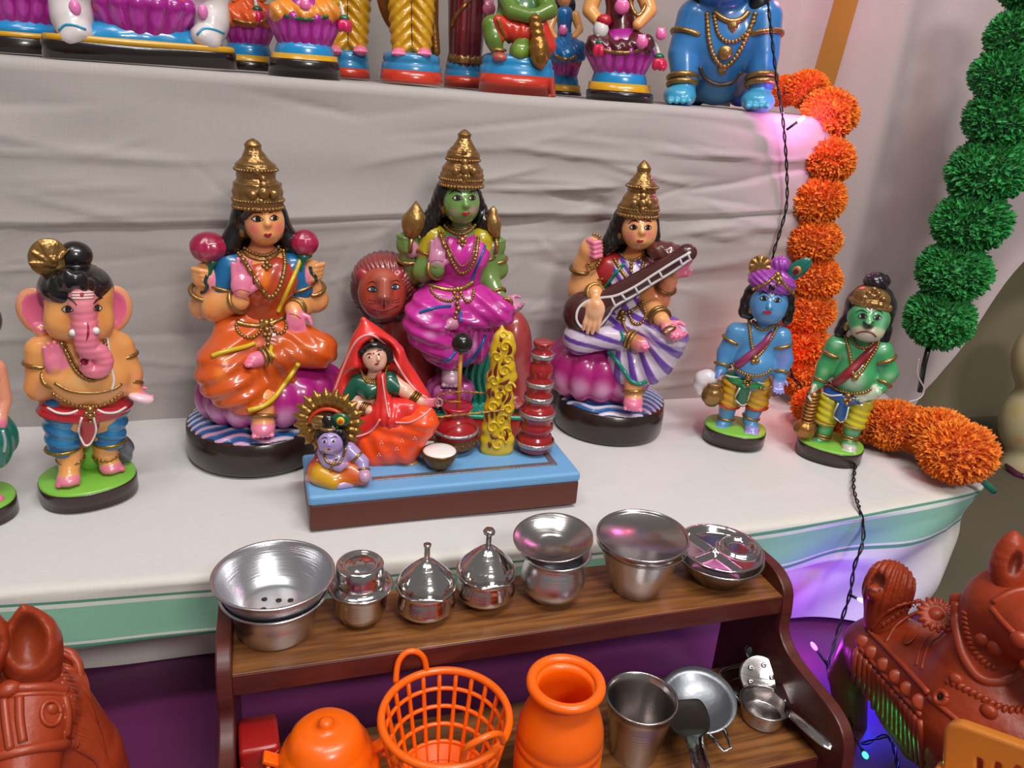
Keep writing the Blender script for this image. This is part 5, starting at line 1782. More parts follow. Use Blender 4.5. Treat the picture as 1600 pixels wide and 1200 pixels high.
 face(f, h, [(1194, 466, 6.8, 3.4, 6, .5), (1215, 469, 6.2, 3.3, 4, 0)], [[(1186, 461), (1191, 457), (1196, 457.5), (1201, 461)], [(1209, 462), (1214, 460), (1219, 461.5), (1222, 465)]],
   [(1192, 487), (1196, 485.5), (1199, 486.5), (1202, 485.5), (1206, 488), (1201, 491.5), (1196, 490.5)], lipcol='#b01838', brow_r=.8)
 f.line('forehead_mark', h, [(1202, 451), (1204, 459), (1206, 463), (1209, 459), (1210, 452)], 1.1 * s, flat('#e4dfe4', .4), off=.0002, seg=5)
 hr = Sc('#120b0e')
 hr.ell(P(1202, 462, D - 4), (33 * s, 26 * s, 32 * s), None, 0.008)
 for x, y, r in ((1172, 458, 9), (1167, 472, 10), (1163, 486, 9), (1172, 490, 8), (1232, 468, 9), (1232, 484, 9), (1230, 498, 8)):
  hr.ell(P(x, y, D + 2), (r * s, r * s, r * 1.2 * s), None, .004)
 hr.ell(P(1201, 478, D + 30), (25 * s, 30 * s, 29 * s), None, .004, sub=True)
 hr.ell(P(1206, 449, D + 32), (5 * s, 4 * s, 6 * s), None, .003)
 hr.build('hair', f.o, 0.0013)
 for x, y in ((1173, 484), (1223, 491)):
  MB().add(*sphVF(P(x, y, D + 14), np.array([4, 4, 6]) * s)).build('earring', GOLD(), f.o)
 tb = Sc('#9a3ea6')
 sw_ = lambda p: 0.0009 * np.sin(p[..., 2] * 900 + p[..., 0] * 500)
 tb.ell(P(1206, 440, D + 6), (34 * s, 28 * s, 20 * s), None, .006, rotm(0, 8, 0), disp=sw_)
 tb.ell(P(1219, 413, D + 6), (14 * s, 13 * s, 12 * s), None, .004, disp=lambda p: .0007 * np.sin(p[..., 0] * 900 + p[..., 2] * 300))
 tb.build('turban', f.o, .0013)
 f.beads('turban_band', [tb, h], [(1177, 452), (1186, 448), (1197, 443), (1207, 435), (1213, 428)], 2.6 * s, GOLD(), gap=1.4, cord=2.4 * s, off=.001)
 f.beads('turban_band', [tb, h], [(1217, 430), (1223, 441), (1231, 450), (1239, 458)], 2.6 * s, GOLD(), gap=1.4, cord=2.4 * s, off=.001)
 m = MB()
 for x, y, r in ((1215, 429, 5), (1215, 437, 4.4), (1217, 443, 3.4)):
  m.add(*sphVF(f.on([tb], [(x, y)], 0.001, raw=True)[0], r * s))
 m.build('turban_brooch', GOLD(), f.o)
 lc = P(1188, 416, D + 10)
 lf = Sc('#b08a48').ell(lc, (16 * s, 6 * s, 16 * s), None, .003)
 for a in range(0, 360, 36):
  lf.cap(lc + np.array([4 * cos(radians(a)), -5, 4 * sin(radians(a))]) * s, lc + np.array([14 * cos(radians(a)), -4, 14 * sin(radians(a))]) * s, 1.6 * s, 2.2 * s, None, .001)
 lf.build('round_ornament', f.o, .0012, GOLD())
 fe = Sc('#12665a')
 fe.ell(P(1248, 420, D + 8), (11 * s, 5 * s, 21 * s), None, .004, rotm(0, 38, 0), disp=lambda p: .0005 * np.sin(p[..., 0] * 900 - p[..., 2] * 600))
 fe.cap(P(1239, 430, D + 8), P(1233, 440, D + 8), 3 * s, 2 * s, None, .003)
 fo = fe.build('peacock_feather', f.o, .0012)
 f.patch('feather_eye', fe, oval(1245, 423, 6.5, 8, 38), flat('#c07020'), fo, off=.0004, rings=2, n=2)
 f.patch('feather_eye', fe, oval(1244, 424, 4.2, 5.5, 38), flat('#5a1420'), fo, off=.0009, rings=2, n=2)
 return f

def monkey_child():
 f = Fig('monkey_figurine', 'green monkey-faced figurine in yellow shorts leaning on a golden mace', 'figurine', 1293, 709)
 P, s = f.P, f.s
 base_disc(f, 0, 0, 49, 42, 21, GREEN_TOP, rot=-6)
 D = 4
 skin = '#3f9a5c'
 sh, el, wr = P(1307, 540, D), P(1290, 574, D + 2), P(1279, 598, D + 10)
 sh2, el2, wr2 = P(1377, 548, D), P(1388, 582, D), P(1376, 606, D + 12)
 legs = ((P(1290, 660, D), P(1284, 684, D)), (P(1334, 664, D - 2), P(1326, 686, D - 2)))
 ft = (P(1273, 697, D + 14), P(1327, 700, D + 10))
 b = child_body(f, skin, sh, el, wr, sh2, el2, wr2, P(1342, 552, D), P(1336, 588, D + 8), P(1322, 616, D), legs, ft, ('#c9c3b8', '#c9c3b8'), D, None)
 hand(b, wr, P(1272, 608, D + 14), (-.2, -.3, -.9), (.8, -.2, 0), 30 * s, '#c9cdb6', thumb=1, curl=.6, skin='#9fbf98')
 hand(b, wr2, P(1364, 615, D + 22), (-.9, -.2, -.4), (0, 1, 0), 32 * s, '#c4cdb4', thumb=-1, curl=.1, skin='#9fbf98')
 b.chain([P(1350, 530, D + 4), P(1354, 518, D + 6)], [13 * s, 12 * s], None, 0.006)
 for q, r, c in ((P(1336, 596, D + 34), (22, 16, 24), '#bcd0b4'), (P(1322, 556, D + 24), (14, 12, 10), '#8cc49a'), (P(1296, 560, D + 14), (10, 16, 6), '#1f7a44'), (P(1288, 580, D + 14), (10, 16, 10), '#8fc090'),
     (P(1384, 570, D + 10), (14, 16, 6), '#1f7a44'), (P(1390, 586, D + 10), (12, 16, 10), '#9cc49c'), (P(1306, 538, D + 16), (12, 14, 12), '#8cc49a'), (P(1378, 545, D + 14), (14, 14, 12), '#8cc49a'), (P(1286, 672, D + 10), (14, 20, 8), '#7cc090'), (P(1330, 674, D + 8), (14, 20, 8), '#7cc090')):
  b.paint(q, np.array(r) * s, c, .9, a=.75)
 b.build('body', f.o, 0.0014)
 dh, sw = shorts(f, P(1320, 616, D + 2), ((P(1300, 622, D + 2), P(1290, 650, D + 2), 20, 17.5), (P(1344, 628, D), P(1336, 656, D), 19, 16.5)), '#cfc01e', '#a58a34', '#1c4f9a', None)
 sw.chain([P(1318, 632, D + 25), P(1314, 648, D + 23), P(1314, 656, D + 19)], [9.5 * s, 9.5 * s, 4 * s], '#174e8c', 0.003)
 sw.build('sash', f.o, 0.0013)
 f.line('sash_hem', sw, [(1284, 613), (1298, 618), (1316, 617)], 1.4 * s, WHITE(), off=.0002)
 f.line('sash_hem', sw, [(1332, 621), (1345, 628), (1360, 631)], 1.4 * s, WHITE(), off=.0002)
 f.line('sash_hem', [sw, dh], [(1310, 630), (1303, 648), (1309, 656), (1314, 659), (1321, 655), (1326, 636)], 1.4 * s, WHITE(), off=.0002)
 bb = [b, sw]
 f.line('shoulder_sash', b, [(1368, 539), (1352, 556), (1335, 574), (1318, 590), (1306, 598)], 7 * s, flat('#8a1f26', .35, 0, .3), off=-0.0018, taper=[.8, 1, 1.1, 1])
 f.beads('necklace', b, [(1320, 524), (1326, 545), (1331, 570), (1335, 588), (1345, 582), (1358, 562), (1369, 545), (1373, 533)], 2.8 * s, GOLD(), gap=1.4, cord=2 * s)
 f.beads('choker', b, [(1330, 526), (1338, 539), (1349, 544), (1360, 540), (1368, 530)], 2.5 * s, GOLD(), gap=1.4, cord=1.6 * s)
 m = MB()
 for x, y, r in ((1336, 590, 5), (1332, 582, 3), (1342, 583, 3)):
  m.add(*sphVF(f.on(b, [(x, y)], 0.0006, raw=True)[0], r * s))
 m.build('pendant', GOLD(), f.o)
 f.beads('belt', bb, [(1295, 598), (1303, 606), (1318, 612), (1335, 615), (1352, 613), (1360, 608)], 2.6 * s, GOLD(), gap=1.4, cord=1.6 * s)
 m = MB()
 for x, y, r in ((1325, 618, 5), (1320, 625, 3.6), (1328, 626, 3.6), (1323, 631, 3.2)):
  m.add(*sphVF(f.on(bb, [(x, y)], 0.001, raw=True)[0], r * s))
 m.build('belt_buckle', GOLD(), f.o)
 bangle(f, 'armlet', sh, el, .35, 15.5 * s, 3 * s, GOLD())
 bangle(f, 'armlet', sh2, el2, .4, 15.5 * s, 3 * s, GOLD())
 bangle(f, 'bangle', el, wr, .8, 11.5 * s, 2.4 * s, GOLD())
 bangle(f, 'bangle', el2, wr2, .7, 11.5 * s, 2.4 * s, GOLD())
 for kn, an in legs:
  bangle(f, 'anklet', kn, an, .8, 12 * s, 2.2 * s, GOLD(), double=True)
 # mace standing by the foot
 mp = [P(1272, 612, D + 16), P(1262, 655, D + 16), P(1257, 668, D + 16), P(1254, 684, D + 16)]
 ma = MB().add(*tubeVF(spline([mp[0], mp[1]], 20), 8 * s, 14))
 for i in range(9):
  t = i / 8
  ma.add(*tubeVF([mp[0] * (1 - t) + mp[1] * t + s * np.array([9 * cos(a), 9 * sin(a), 3 * sin(a)]) for a in np.linspace(0, 2 * pi, 14, endpoint=False)], 1.8 * s, 5, True))
 ma.add(*loftVF([P(1262, 656, D + 16), P(1260, 661, D + 16), P(1258, 666, D + 16), P(1257, 672, D + 16), P(1256, 678, D + 16), P(1254, 686, D + 16)], np.array([6, 14, 17, 17, 13, 5]) * s, np.array([6, 14, 17, 17, 13, 5]) * s, 28, lambda th, t: .06 * np.sin(th * 9)))
 ma.build('mace', gold('#a8743c'), f.o)
 # head
 h = Sc(skin)
 h.ell(P(1357, 497, D + 10), (29 * s, 27 * s, 30 * s), None, 0.008)
 h.ell(P(1356, 518, D + 24), (21 * s, 18 * s, 15 * s), '#b8b694', 0.007)
 h.ell(P(1357, 508, D + 40), (5.5 * s, 5 * s, 4 * s), '#12100e', .002)
 h.chain([P(1358, 494, D + 34), P(1358, 505, D + 40)], [3.4 * s, 4.4 * s], '#6fae74', .005)
 h.paint(P(1378, 505, D + 30), (10 * s, 20 * s, 20 * s), '#8cc69a', .9, a=.7)
 h.paint(P(1340, 480, D + 34), (12 * s, 20 * s, 8 * s), '#8cc69a', .9, a=.7)
 h.build('head', f.o, 0.0011)
 face(f, h, [(1348, 494, 7.2, 3.8, 4, .5), (1371, 496, 6.6, 3.8, 0, 0)], [[(1337, 489), (1343, 485), (1349, 485.5), (1355, 489)], [(1364, 489), (1370, 485.5), (1375, 486), (1380, 490)]], None, pupil='#20160c', brow_r=.8)
 f.line('mouth_line', h, [(1338, 521), (1346, 518.5), (1354, 518), (1362, 520), (1369, 526)], 1.2 * s, flat('#8a2430', .35), off=.0002)
 f.line('muzzle_line', h, [(1349, 503), (1357, 508), (1365, 503)], 1.1 * s, BLACK(), off=.0003)
 f.line('muzzle_line', h, [(1357, 508), (1356, 513)], 1 * s, BLACK(), off=.0003)
 f.line('forehead_mark', h, [(1354, 478), (1356, 484), (1359, 486), (1362, 483), (1364, 479)], 1.1 * s, flat('#e4dfe0', .4), off=.0002, seg=5)
 f.line('forehead_mark', h, [(1359, 476), (1359.5, 480), (1360, 484)], 1 * s, flat('#b02020', .4), off=.0004, seg=5)
 hr = Sc('#140c0e')
 hr.ell(P(1360, 480, D - 2), (35 * s, 28 * s, 32 * s), None, 0.008)
 hr.ell(P(1366, 458, D + 2), (24 * s, 20 * s, 12 * s), None, .006)
 hr.ell(P(1370, 440, D + 2), (18 * s, 17 * s, 14 * s), '#1a0f1c', .003, disp=lambda p: .0006 * np.sin(p[..., 0] * 700 + p[..., 2] * 500))
 for x, y, r in ((1327, 492, 9), (1320, 506, 10), (1313, 518, 9), (1385, 500, 9), (1384, 516, 9), (1382, 528, 8)):
  hr.ell(P(x, y, D), (r * s, r * s, r * 1.2 * s), None, .004)
 hr.ell(P(1357, 503, D + 32), (26 * s, 32 * s, 30 * s), None, .004, sub=True)
 hr.build('hair', f.o, 0.0013)
 for x, y in ((1323, 510), (1376, 518)):
  MB().add(*sphVF(P(x, y, D + 14), np.array([4.4, 4.4, 7]) * s)).build('earring', GOLD(), f.o)
 tr = Sc('#b08a48')
 tr.ell(P(1361, 474, D + 3), (31.5 * s, 29 * s, 9 * s), None, .003, rotm(0, 7, 0))
 tr.ell(P(1363, 464, D + 14), (25 * s, 15 * s, 15 * s), None, .006, rotm(0, 7, 0))
 for i in range(9):
  x = 1334 + 7 * i
  tr.ell(P(x, 474 + .12 * (x - 1334) - 3 * sin(pi * i / 8), D + 10 + 20 * sin(pi * (i + .6) / 9.2)), 4.2 * s, None, .001)
 for x, y in ((1366, 452), (1358, 458), (1373, 459), (1350, 465), (1380, 467), (1365, 463)):
  tr.ell(P(x, y, D + 27), 3.8 * s, None, .001)
 tr.build('tiara', f.o, .0012, GOLD())
 return f

blue_child()
monkey_child()
# ------------------------------------------------------------ butter-churning scene on one painted slab
def churning_scene():
 FL, FR = hitz(484.5, 831), hitz(901, 788)
 mid = (FL + FR) / 2
 ang = math.atan2(FR[1] - FL[1], FR[0] - FL[0])
 u = np.array([cos(ang), sin(ang), 0])
 v = np.array([-sin(ang), cos(ang), 0])
 L = np.linalg.norm(FR - FL)
 dep = 0.100
 ctr = mid + v * dep / 2
 f = Fig('churning_scene', 'clay scene of a veiled woman churning butter on a blue-topped brown slab', 'figurine', base=ctr)
 R = f.Rw
 H = 0.043
 ul, vl = R @ u, R @ v
 M = Matrix(((ul[0], vl[0], 0, 0), (ul[1], vl[1], 0, 0), (0, 0, 1, 0), (0, 0, 0, 1)))
 s = f.s
 wob = lambda V: V + np.column_stack([np.zeros(len(V)), 0.0008 * np.sin(V[:, 0] * 60 + V[:, 2] * 90), 0.0007 * np.sin(V[:, 0] * 43) * (V[:, 2] > .02)])
 V, F = boxVF((-L / 2, -dep / 2, 0), (L / 2, dep / 2, H - 0.012), 0.0025)
 slab = MB().add(V, F).build('slab', flat('#5c2a1e', .5, 0, .1, (40, .3)), f.o, smooth=False, M=M)
 bm_V, bm_F = boxVF((-L / 2 - .001, -dep / 2 - .001, H - 0.0125), (L / 2 + .001, dep / 2 + .001, H), 0.004)
 MB().add(bm_V, bm_F).build('slab_top', flat('#6fa6d6', .55, 0, .05, (45, .45)), slab, smooth=False, M=M)
 # silver strip along the front and right edges
 mb = MB()
 mb.add(*boxVF((-L / 2 + .07, -dep / 2 + .022, H - .0005), (L / 2 - .02, -dep / 2 + .030, H + .0012), 0.0005))
 mb.add(*boxVF((L / 2 - .028, -dep / 2 + .022, H - .0005), (L / 2 - .02, dep / 2 - .012, H + .0013), 0.0005))
 mb.build('silver_strip', flat('#9a9298', .35, .7, 0, (300, .6)), slab, smooth=False, M=M)

 def Q(px, py, d=None, y=None):
  """Point on the slab top below the pixel."""
  r = f.rayl(px, py)
  return f.c + r * ((H - f.c[2]) / r[2])

 def at(foot):
  """Depth of a foot point as pixels towards the viewer, so the same plane can be reused upwards."""
  return -Q(*foot)[1] / s
 P = f.P
 # --- the woman
 D = at((610, 722))
 D0 = D - 26
 skin = '#eab49a'
 b = Sc(skin)
 b.chain([P(583, 600, D0), P(586, 578, D0 + 2)], [12 * s, 10 * s], None, .006)
 b.ell(P(584, 612, D0), (28 * s, 18 * s, 22 * s), None, .008)
 e1, w1 = P(556, 634, D0 + 10), P(578, 642, D0 + 22)
 b.chain([P(557, 604, D0), e1], [13 * s, 11 * s], None, .006)
 b.chain([e1, w1], [10 * s, 7.5 * s], None, .005)
 hand(b, w1, P(592, 644, D0 + 28), (1, -.1, .15), (0, -.5, .8), 26 * s, '#e890a0', thumb=-1, curl=.5, k=.0014, skin=skin)
 e2, w2 = P(632, 610, D0 + 6), P(656, 627, D0 + 14)
 b.chain([P(614, 596, D0), e2], [12 * s, 10 * s], None, .006)
 b.chain([e2, w2], [9.5 * s, 7.5 * s], None, .005)
 hand(b, w2, P(670, 629, D0 + 18), (1, -.1, .1), (.1, -1, 0), 26 * s, '#e87890', thumb=1, curl=.7, k=.0014, skin=skin)
 b.ell(P(652, 704, D0 + 14), (12 * s, 12 * s, 8 * s), skin, .004)
 b.ell(P(632, 726, D0 + 26), (22 * s, 11 * s, 7 * s), '#a87840', .004, rotm(0, -14, 0))
 toes(b, P(618, 732, D0 + 32), s, 1, '#a87840', 4.6, fwd=(-.9, -.5, 0))
 b.build('woman', f.o, .0013)
 og, rd = '#f7501a', '#e5302b'
 sk = Sc(og)
 wv = lambda p: .0011 * np.sin(p[..., 0] * 300 + p[..., 2] * 150)
 sk.ell(P(604, 690, D0 + 8), (52 * s, 38 * s, 36 * s), None, .012, disp=wv)
 sk.chain([P(610, 668, D0 + 10), P(660, 658, D0 + 22)], [30 * s, 21 * s], None, .012, disp=lambda p: .0012 * np.sin(p[..., 2] * 420 + p[..., 0] * 80))
 sk.chain([P(660, 660, D0 + 22), P(636, 706, D0 + 26)], [21 * s, 17 * s], None, .012)
 sk.ell(P(584, 708, D0 + 14), (28 * s, 28 * s, 20 * s), None, .01)
 sk.paint(P(660, 655, D0 + 50), (16 * s, 16 * s, 14 * s), '#ff7a2a', .9, a=.6)
 sk.build('skirt', f.o, .0015)
 for x, y in ((594, 693), (624, 669), (618, 703), (590, 712), (646, 686), (672, 656), (626, 690)):
  m = MB()
  for dx, dy in ((0, 0), (4, 0), (2, -3)):
   m.add(*sphVF(f.on(sk, [(x + dx, y + dy)], 0.0002, raw=True)[0], 1.0 * s, 6, 4))
  m.build('dot_pattern', flat('#f4c8b4', .5), f.o)
 bl = Sc('#0d5642')
 bl.ell(P(584, 604, D0 + 2), (30 * s, 20 * s, 18 * s), None, .006)
 bl.chain([P(560, 598, D0), P(549, 616, D0 + 4)], [15 * s, 14 * s], None, .006)
 bl.chain([P(608, 594, D0), P(622, 606, D0 + 4)], [14 * s, 12 * s], None, .006)
 bl.ell(P(577, 612, D0 + 14), (13 * s, 12 * s, 12 * s), None, .005)
 bl.build('blouse', f.o, .0014)
 # veil: a hollow cone from the crown of the head to both sides
 vl = Sc(rd)
 tip = P(568, 500, D0 - 8)
 vl.cap(tip, P(588, 556, D0 - 10), 5 * s, 40 * s, None, .01)
 vl.chain([P(576, 540, D0 - 8), P(552, 610, D0 - 12), P(532, 655, D0 - 10), P(540, 690, D0 - 10)], [26 * s, 26 * s, 26 * s, 22 * s], None, .012, n=3)
 vl.chain([P(606, 545, D0 - 6), P(632, 590, D0 - 10), P(656, 618, D0 - 6), P(664, 628, D0 - 4)], [14 * s, 16 * s, 14 * s, 8 * s], None, .012, n=3)
 vl.ell(P(590, 610, D0 - 14), (62 * s, 16 * s, 60 * s), None, .012)
 vl.ell(P(590, 566, D0 + 30), (32 * s, 44 * s, 34 * s), None, .006, sub=True)
 vl.ell(P(588, 608, D0 + 26), (56 * s, 40 * s, 32 * s), None, .006, sub=True)
 vl.build('veil', f.o, .0016)
 sh = Sc(rd)
 sh.chain([P(596, 588, D0 + 20), P(598, 612, D0 + 22), P(602, 640, D0 + 22), P(612, 655, D0 + 26)], [6 * s, 8 * s, 14 * s, 16 * s], None, .006, n=3, disp=lambda p: .0008 * np.sin(p[..., 0] * 800))
 sh.chain([P(608, 640, D0 + 10), P(640, 640, D0 + 16), P(664, 642, D0 + 16)], [20 * s, 18 * s, 9 * s], None, .008)
 sh.chain([P(590, 650, D0 + 18), P(560, 672, D0 + 16), P(546, 690, D0 + 12)], [18 * s, 18 * s, 16 * s], None, .01)
 sh.build('shawl', f.o, .0015)
 pk = flat('#f0a8a8', .4, 0, .2)
 f.line('veil_border', [vl], [(522, 612), (536, 575), (552, 540), (566, 526), (582, 524), (598, 536), (614, 558), (632, 588), (652, 612), (668, 622)], 1.8 * s, pk, off=.0006)
 f.line('shawl_border', [sh, sk], [(597, 586), (600, 610), (605, 640), (608, 652)], 1.4 * s, pk, off=.0006)
 f.line('shawl_border', [sh, sk], [(674, 638), (660, 650), (640, 660), (618, 660)], 1.5 * s, pk, off=.0006)
 f.line('shawl_border', [sh, sk], [(594, 655), (582, 672), (566, 680), (548, 684)], 1.5 * s, pk, off=.0006)
 for (a, bb), r, n_ in (((e1, w1), 9.5, 3), ((e2, w2), 9, 3)):
  for k in range(n_):
   bangle(f, 'bangle', a, bb, .55 + .14 * k, r * s, 2.2 * s, gold('#8a6430'))
 hd = Sc(skin)
 hd.ell(P(585, 556, D0 + 8), (18 * s, 18 * s, 20 * s), None, .007, rotm(0, 8, 0))
 hd.ell(P(588, 567, D0 + 13), (12.5 * s, 13 * s, 11 * s), None, .007)
 hd.chain([P(591, 556, D0 + 25), P(592, 562, D0 + 28)], [1.6 * s, 2.6 * s], None, .003)
 for x, y, a in ((580, 564, .5), (598, 560, .5), (578, 553, .6), (592, 550, .6)):
  hd.paint(P(x, y, D0 + 24), (7 * s, 10 * s, 5 * s), '#d84a6a', .9, a=a)
 hd.build('head', f.o, .001)
 face(f, hd, [(577, 558, 4, 1.5, 16, 0), (592, 553.5, 3.8, 1.5, 12, 0)], [[(572, 556), (576, 552.5), (581, 553)], [(588, 549.5), (592, 547), (597, 548)]], [(585, 569), (589, 567), (592, 567), (590, 570.5)], brow_r=.7, bindi=(584, 552, 1.2), lid=False)
 hr = Sc('#0e0b0d')
 hr.ell(P(583, 549, D0 + 2), (20 * s, 19 * s, 18 * s), None, .006)
 for i in range(7):
  hr.ell(P(564 + 6 * i, 545 - 8 * sin(pi * i / 6) + 1.5 * (6 - i) * .6, D0 + 12 + 8 * sin(pi * i / 6)), 5 * s, None, .002)
 for x, y in ((606, 552), (608, 560), (603, 546)):
  hr.ell(P(x, y, D0 + 4), (7 * s, 7 * s, 7 * s), None, .003)
 hr.ell(P(587, 563, D0 + 26), (17 * s, 20 * s, 17 * s), None, .003, sub=True)
 hr.build('hair', f.o, .0012)
 MB().add(*sphVF(f.on([hr, hd], [(581, 533)], 0, raw=True)[0], 4 * s)).build('forehead_jewel', gold('#9a6a3a'), f.o)
 m = MB()
 for k in range(3):
  m.add(*beadsVF(f.on([b, bl, hd], [(562 + 1.5 * k, 576 + 3 * k), (570, 588 + 3 * k), (583, 593 + 3 * k), (598, 588 + 3 * k), (606 - 1.5 * k, 572 + 3 * k)], .0006), 2.1 * s, 1.5, 7, 5))
 m.build('necklace', gold('#b08a48'), f.o)
 # --- churning pot
 pq = Q(711, 703)
 d2 = -pq[1] / s
 pot = lathe([(0, 0), (14 * s, 0), (26 * s, 8 * s), (34 * s, 26 * s), (33 * s, 42 * s), (25 * s, 54 * s), (18 * s, 60 * s), (19 * s, 66 * s), (25 * s, 76 * s), (24 * s, 79 * s), (18 * s, 77 * s), (0, 77 * s)], 40, pq)
 po = MB().add(*pot).build('churning_pot', flat('#a81e24', .25, 0, .6), f.o)
 V, F = tubeVF([pq + s * np.array([33.6 * cos(a), 33.6 * sin(a), 37]) for a in np.linspace(0, 2 * pi, 40, endpoint=False)], 3 * s, 6, True)
 MB().add(V, F).build('silver_band', flat('#b8b0b4', .35, .7, 0, (300, .6)), po)
 m = MB().add(*lathe([(34.6 * s, 14 * s), (36 * s, 22 * s), (35 * s, 30 * s)], 40, pq))
 for a in np.linspace(0, 2 * pi, 20, endpoint=False):
  m.add(*sphVF(pq + s * np.array([35.5 * cos(a), 35.5 * sin(a), 22]), 2.4 * s, 7, 5))
 m.build('gold_band', gold('#8a5a3a'), po)
 dch = d2 + 4
 rod = MB().add(*tubeVF([P(716, 640, dch), P(720, 550, dch)], 3.2 * s, 10)).build('churning_rod', flat('#c88a2a', .45, 0, .1), f.o)
 MB().add(*sphVF(P(722, 536, dch), 16 * s, 24, 16)).build('rod_knob', flat('#150f10', .3, 0, .5, (60, .2)), rod)
 gl = flat('#b8863a', .35, .6)

 def rope(pts, name='rope'):
  p = spline(pts, 10)
  n = len(p)
  ph = np.linspace(0, n * 1.1, n)
  a1 = p + .9 * s * np.column_stack([np.zeros(n), np.cos(ph), np.sin(ph)])
  a2 = p - .9 * s * np.column_stack([np.zeros(n), np.cos(ph), np.sin(ph)])
  return MB().add(*tubeVF(a1, 1.0 * s, 5)).add(*tubeVF(a2, 1.0 * s, 5)).build(name, gl, f.o)
 dfl = at((776, 706))
 rope([P(606, 648, D0 + 34), P(660, 652, dch + 40), P(700, 650, dch + 40), P(740, 646, dfl + 22), P(790, 640, dfl + 18)])
 rope([P(720, 628, dch + 6), P(700, 627, dch + 10), P(684, 622, D0 + 26), P(690, 616, dch), P(716, 612, dch + 5), P(740, 613, dfl - 6), P(770, 616, dfl - 12)])
 q = P(686, 629, D0 + 26)
 MB().add(*tubeVF([q + s * np.array([5 * cos(a), 0, 6 * sin(a)]) for a in np.linspace(0, 2 * pi, 16, endpoint=False)], 1.2 * s, 6, True)).build('rope_ring', flat('#b8a48c', .4, .3), f.o)
 # --- yellow flame-shaped post with carved swirls
 fl = Sc('#d8b21c')
 cx = [(776, 700, 26), (777, 686, 27), (775, 668, 23), (777, 652, 21), (780, 636, 24), (782, 620, 21), (779, 604, 20), (784, 588, 24), (786, 572, 19), (783, 558, 17), (786, 544, 20), (787, 530, 16), (785, 519, 9), (784, 510, 4)]
 fl.chain([P(x, y, dfl) for x, y, r in cx], [r * .62 * s for x, y, r in cx], None, .006)
 for x, y, r in cx[:-2]:
  for m_ in (-1, 1):
   fl.ell(P(x + m_ * r * .52, y, dfl + 2), (r * .5 * s, 11 * s, 12 * s), None, .006)
 sw = []
 for (x, y, r, m_) in ((778, 694, 11, 1), (792, 676, 8, -1), (770, 668, 9, 1), (784, 656, 9, 1), (794, 640, 7, -1), (770, 636, 8, 1), (780, 618, 8, 1), (796, 606, 8, 1), (772, 596, 8, -1), (788, 580, 9, 1), (794, 562, 7, 1), (776, 558, 8, -1), (790, 542, 8, 1), (786, 524, 6, 1)):
  t = np.linspace(0, 1.1 * 2 * pi, 16)
  rr = 1.15 * r * (1 - t / t[-1] * .75)
  sw.append([(x + m_ * q * cos(a), y - q * sin(a)) for a, q in zip(t, rr)])
 fo = fl.build('flame_post', f.o, .0014)
 mb = MB()
 for l in sw:
  mb.add(*tubeVF(f.on(fl, l, 0.0006, n=2), 2.0 * s, 6))
 mb.build('swirl', flat('#deb81c', .3, 0, .4), fo)
 dark = flat('#6a1a14', .4, 0, .2)
 mb = MB()
 for l in ([(764, 690), (766, 700)], [(766, 678), (772, 684), (780, 683)], [(788, 690), (792, 682), (790, 670)], [(762, 660), (760, 648), (764, 640)], [(770, 655), (768, 642)], [(776, 650), (778, 640), (784, 632)], [(788, 655), (794, 650)],
     [(766, 622), (764, 612), (768, 606)], [(771, 620), (770, 610)], [(788, 632), (796, 622), (797, 612)], [(785, 628), (790, 615)], [(775, 592), (774, 580), (778, 566)], [(764, 590), (768, 576)], [(780, 600), (790, 598), (796, 592)], [(783, 570), (790, 566)], [(780, 552), (778, 542)], [(792, 556), (798, 548), (796, 538)], [(784, 534), (782, 527)], [(779, 607), (785, 610)], [(786, 590), (782, 584)]):
  mb.add(*tubeVF(f.on(fl, l, 0.0012, n=5), np.array([.7, 2.7, 2.7, .7]) * s, 6))
 mb.build('painted_line', dark, fo)
 # --- tower of stacked red pots
 tq = Q(834, 705)
 hs = [(0, 0), (16, 0), (27, 8), (30, 20), (26, 32), (22, 35), (23, 38), (27, 44), (27, 52), (23, 57), (25, 60), (28, 68), (27, 78), (22, 84), (19, 87), (21, 92), (22, 100), (19, 108), (18, 111), (21, 118), (21, 128), (17, 133), (17, 137), (18.5, 144), (18, 154), (14, 159), (15, 163), (17, 170), (16, 178), (12, 182), (13, 185), (16, 192), (15, 195), (11, 194), (0, 194)]
 k = 184 / 195 * 1.0
 V, F = lathe([(r * s, z * s * k * 1.02) for r, z in hs], 36, (0, 0, 0))
 V[:, 0] += .0 + V[:, 2] * 0.0
 st = MB().add(V + tq, F).build('pot_tower', flat('#9c1c20', .22, 0, .6), f.o)
 for r, z in ((30.5, 20), (28, 72), (22, 99), (21.5, 124), (17.5, 172)):
  pr = [((r - .5) * s, (z - 4) * s * k * 1.02), ((r + 1) * s, (z - 3) * s * k * 1.02), ((r + 1) * s, (z + 3) * s * k * 1.02), ((r - .5) * s, (z + 4) * s * k * 1.02)]
  MB().add(*lathe(pr, 40, tq, disp=lambda th, zz: .0004 * np.sin(th * 40))).build('silver_band', flat('#b8b0b0', .3, .8, 0, (300, .5)), st)
 # --- bowl of butter
 bq = Q(686, 731)
 bo = MB().add(*lathe([(0, 0), (12 * s, 0), (19 * s, 8 * s), (25 * s, 20 * s), (27 * s, 29 * s), (26 * s, 30 * s), (24 * s, 28 * s), (0, 26 * s)], 36, bq, disp=lambda th, z: .0003 * np.sin(z * 2600))).build('butter_bowl', gold('#7a5a30'), f.o)
 MB().add(*sphVF(bq + np.array([0, 0, 28 * s]), np.array([25.5, 25.5, 6]) * s, 30, 10)).build('butter', flat('#ece6e4', .5, 0, .1, (70, .3)), bo)
 # --- seated child with a sunburst halo
 cq = Q(527, 752)
 dc = -cq[1] / s - 6
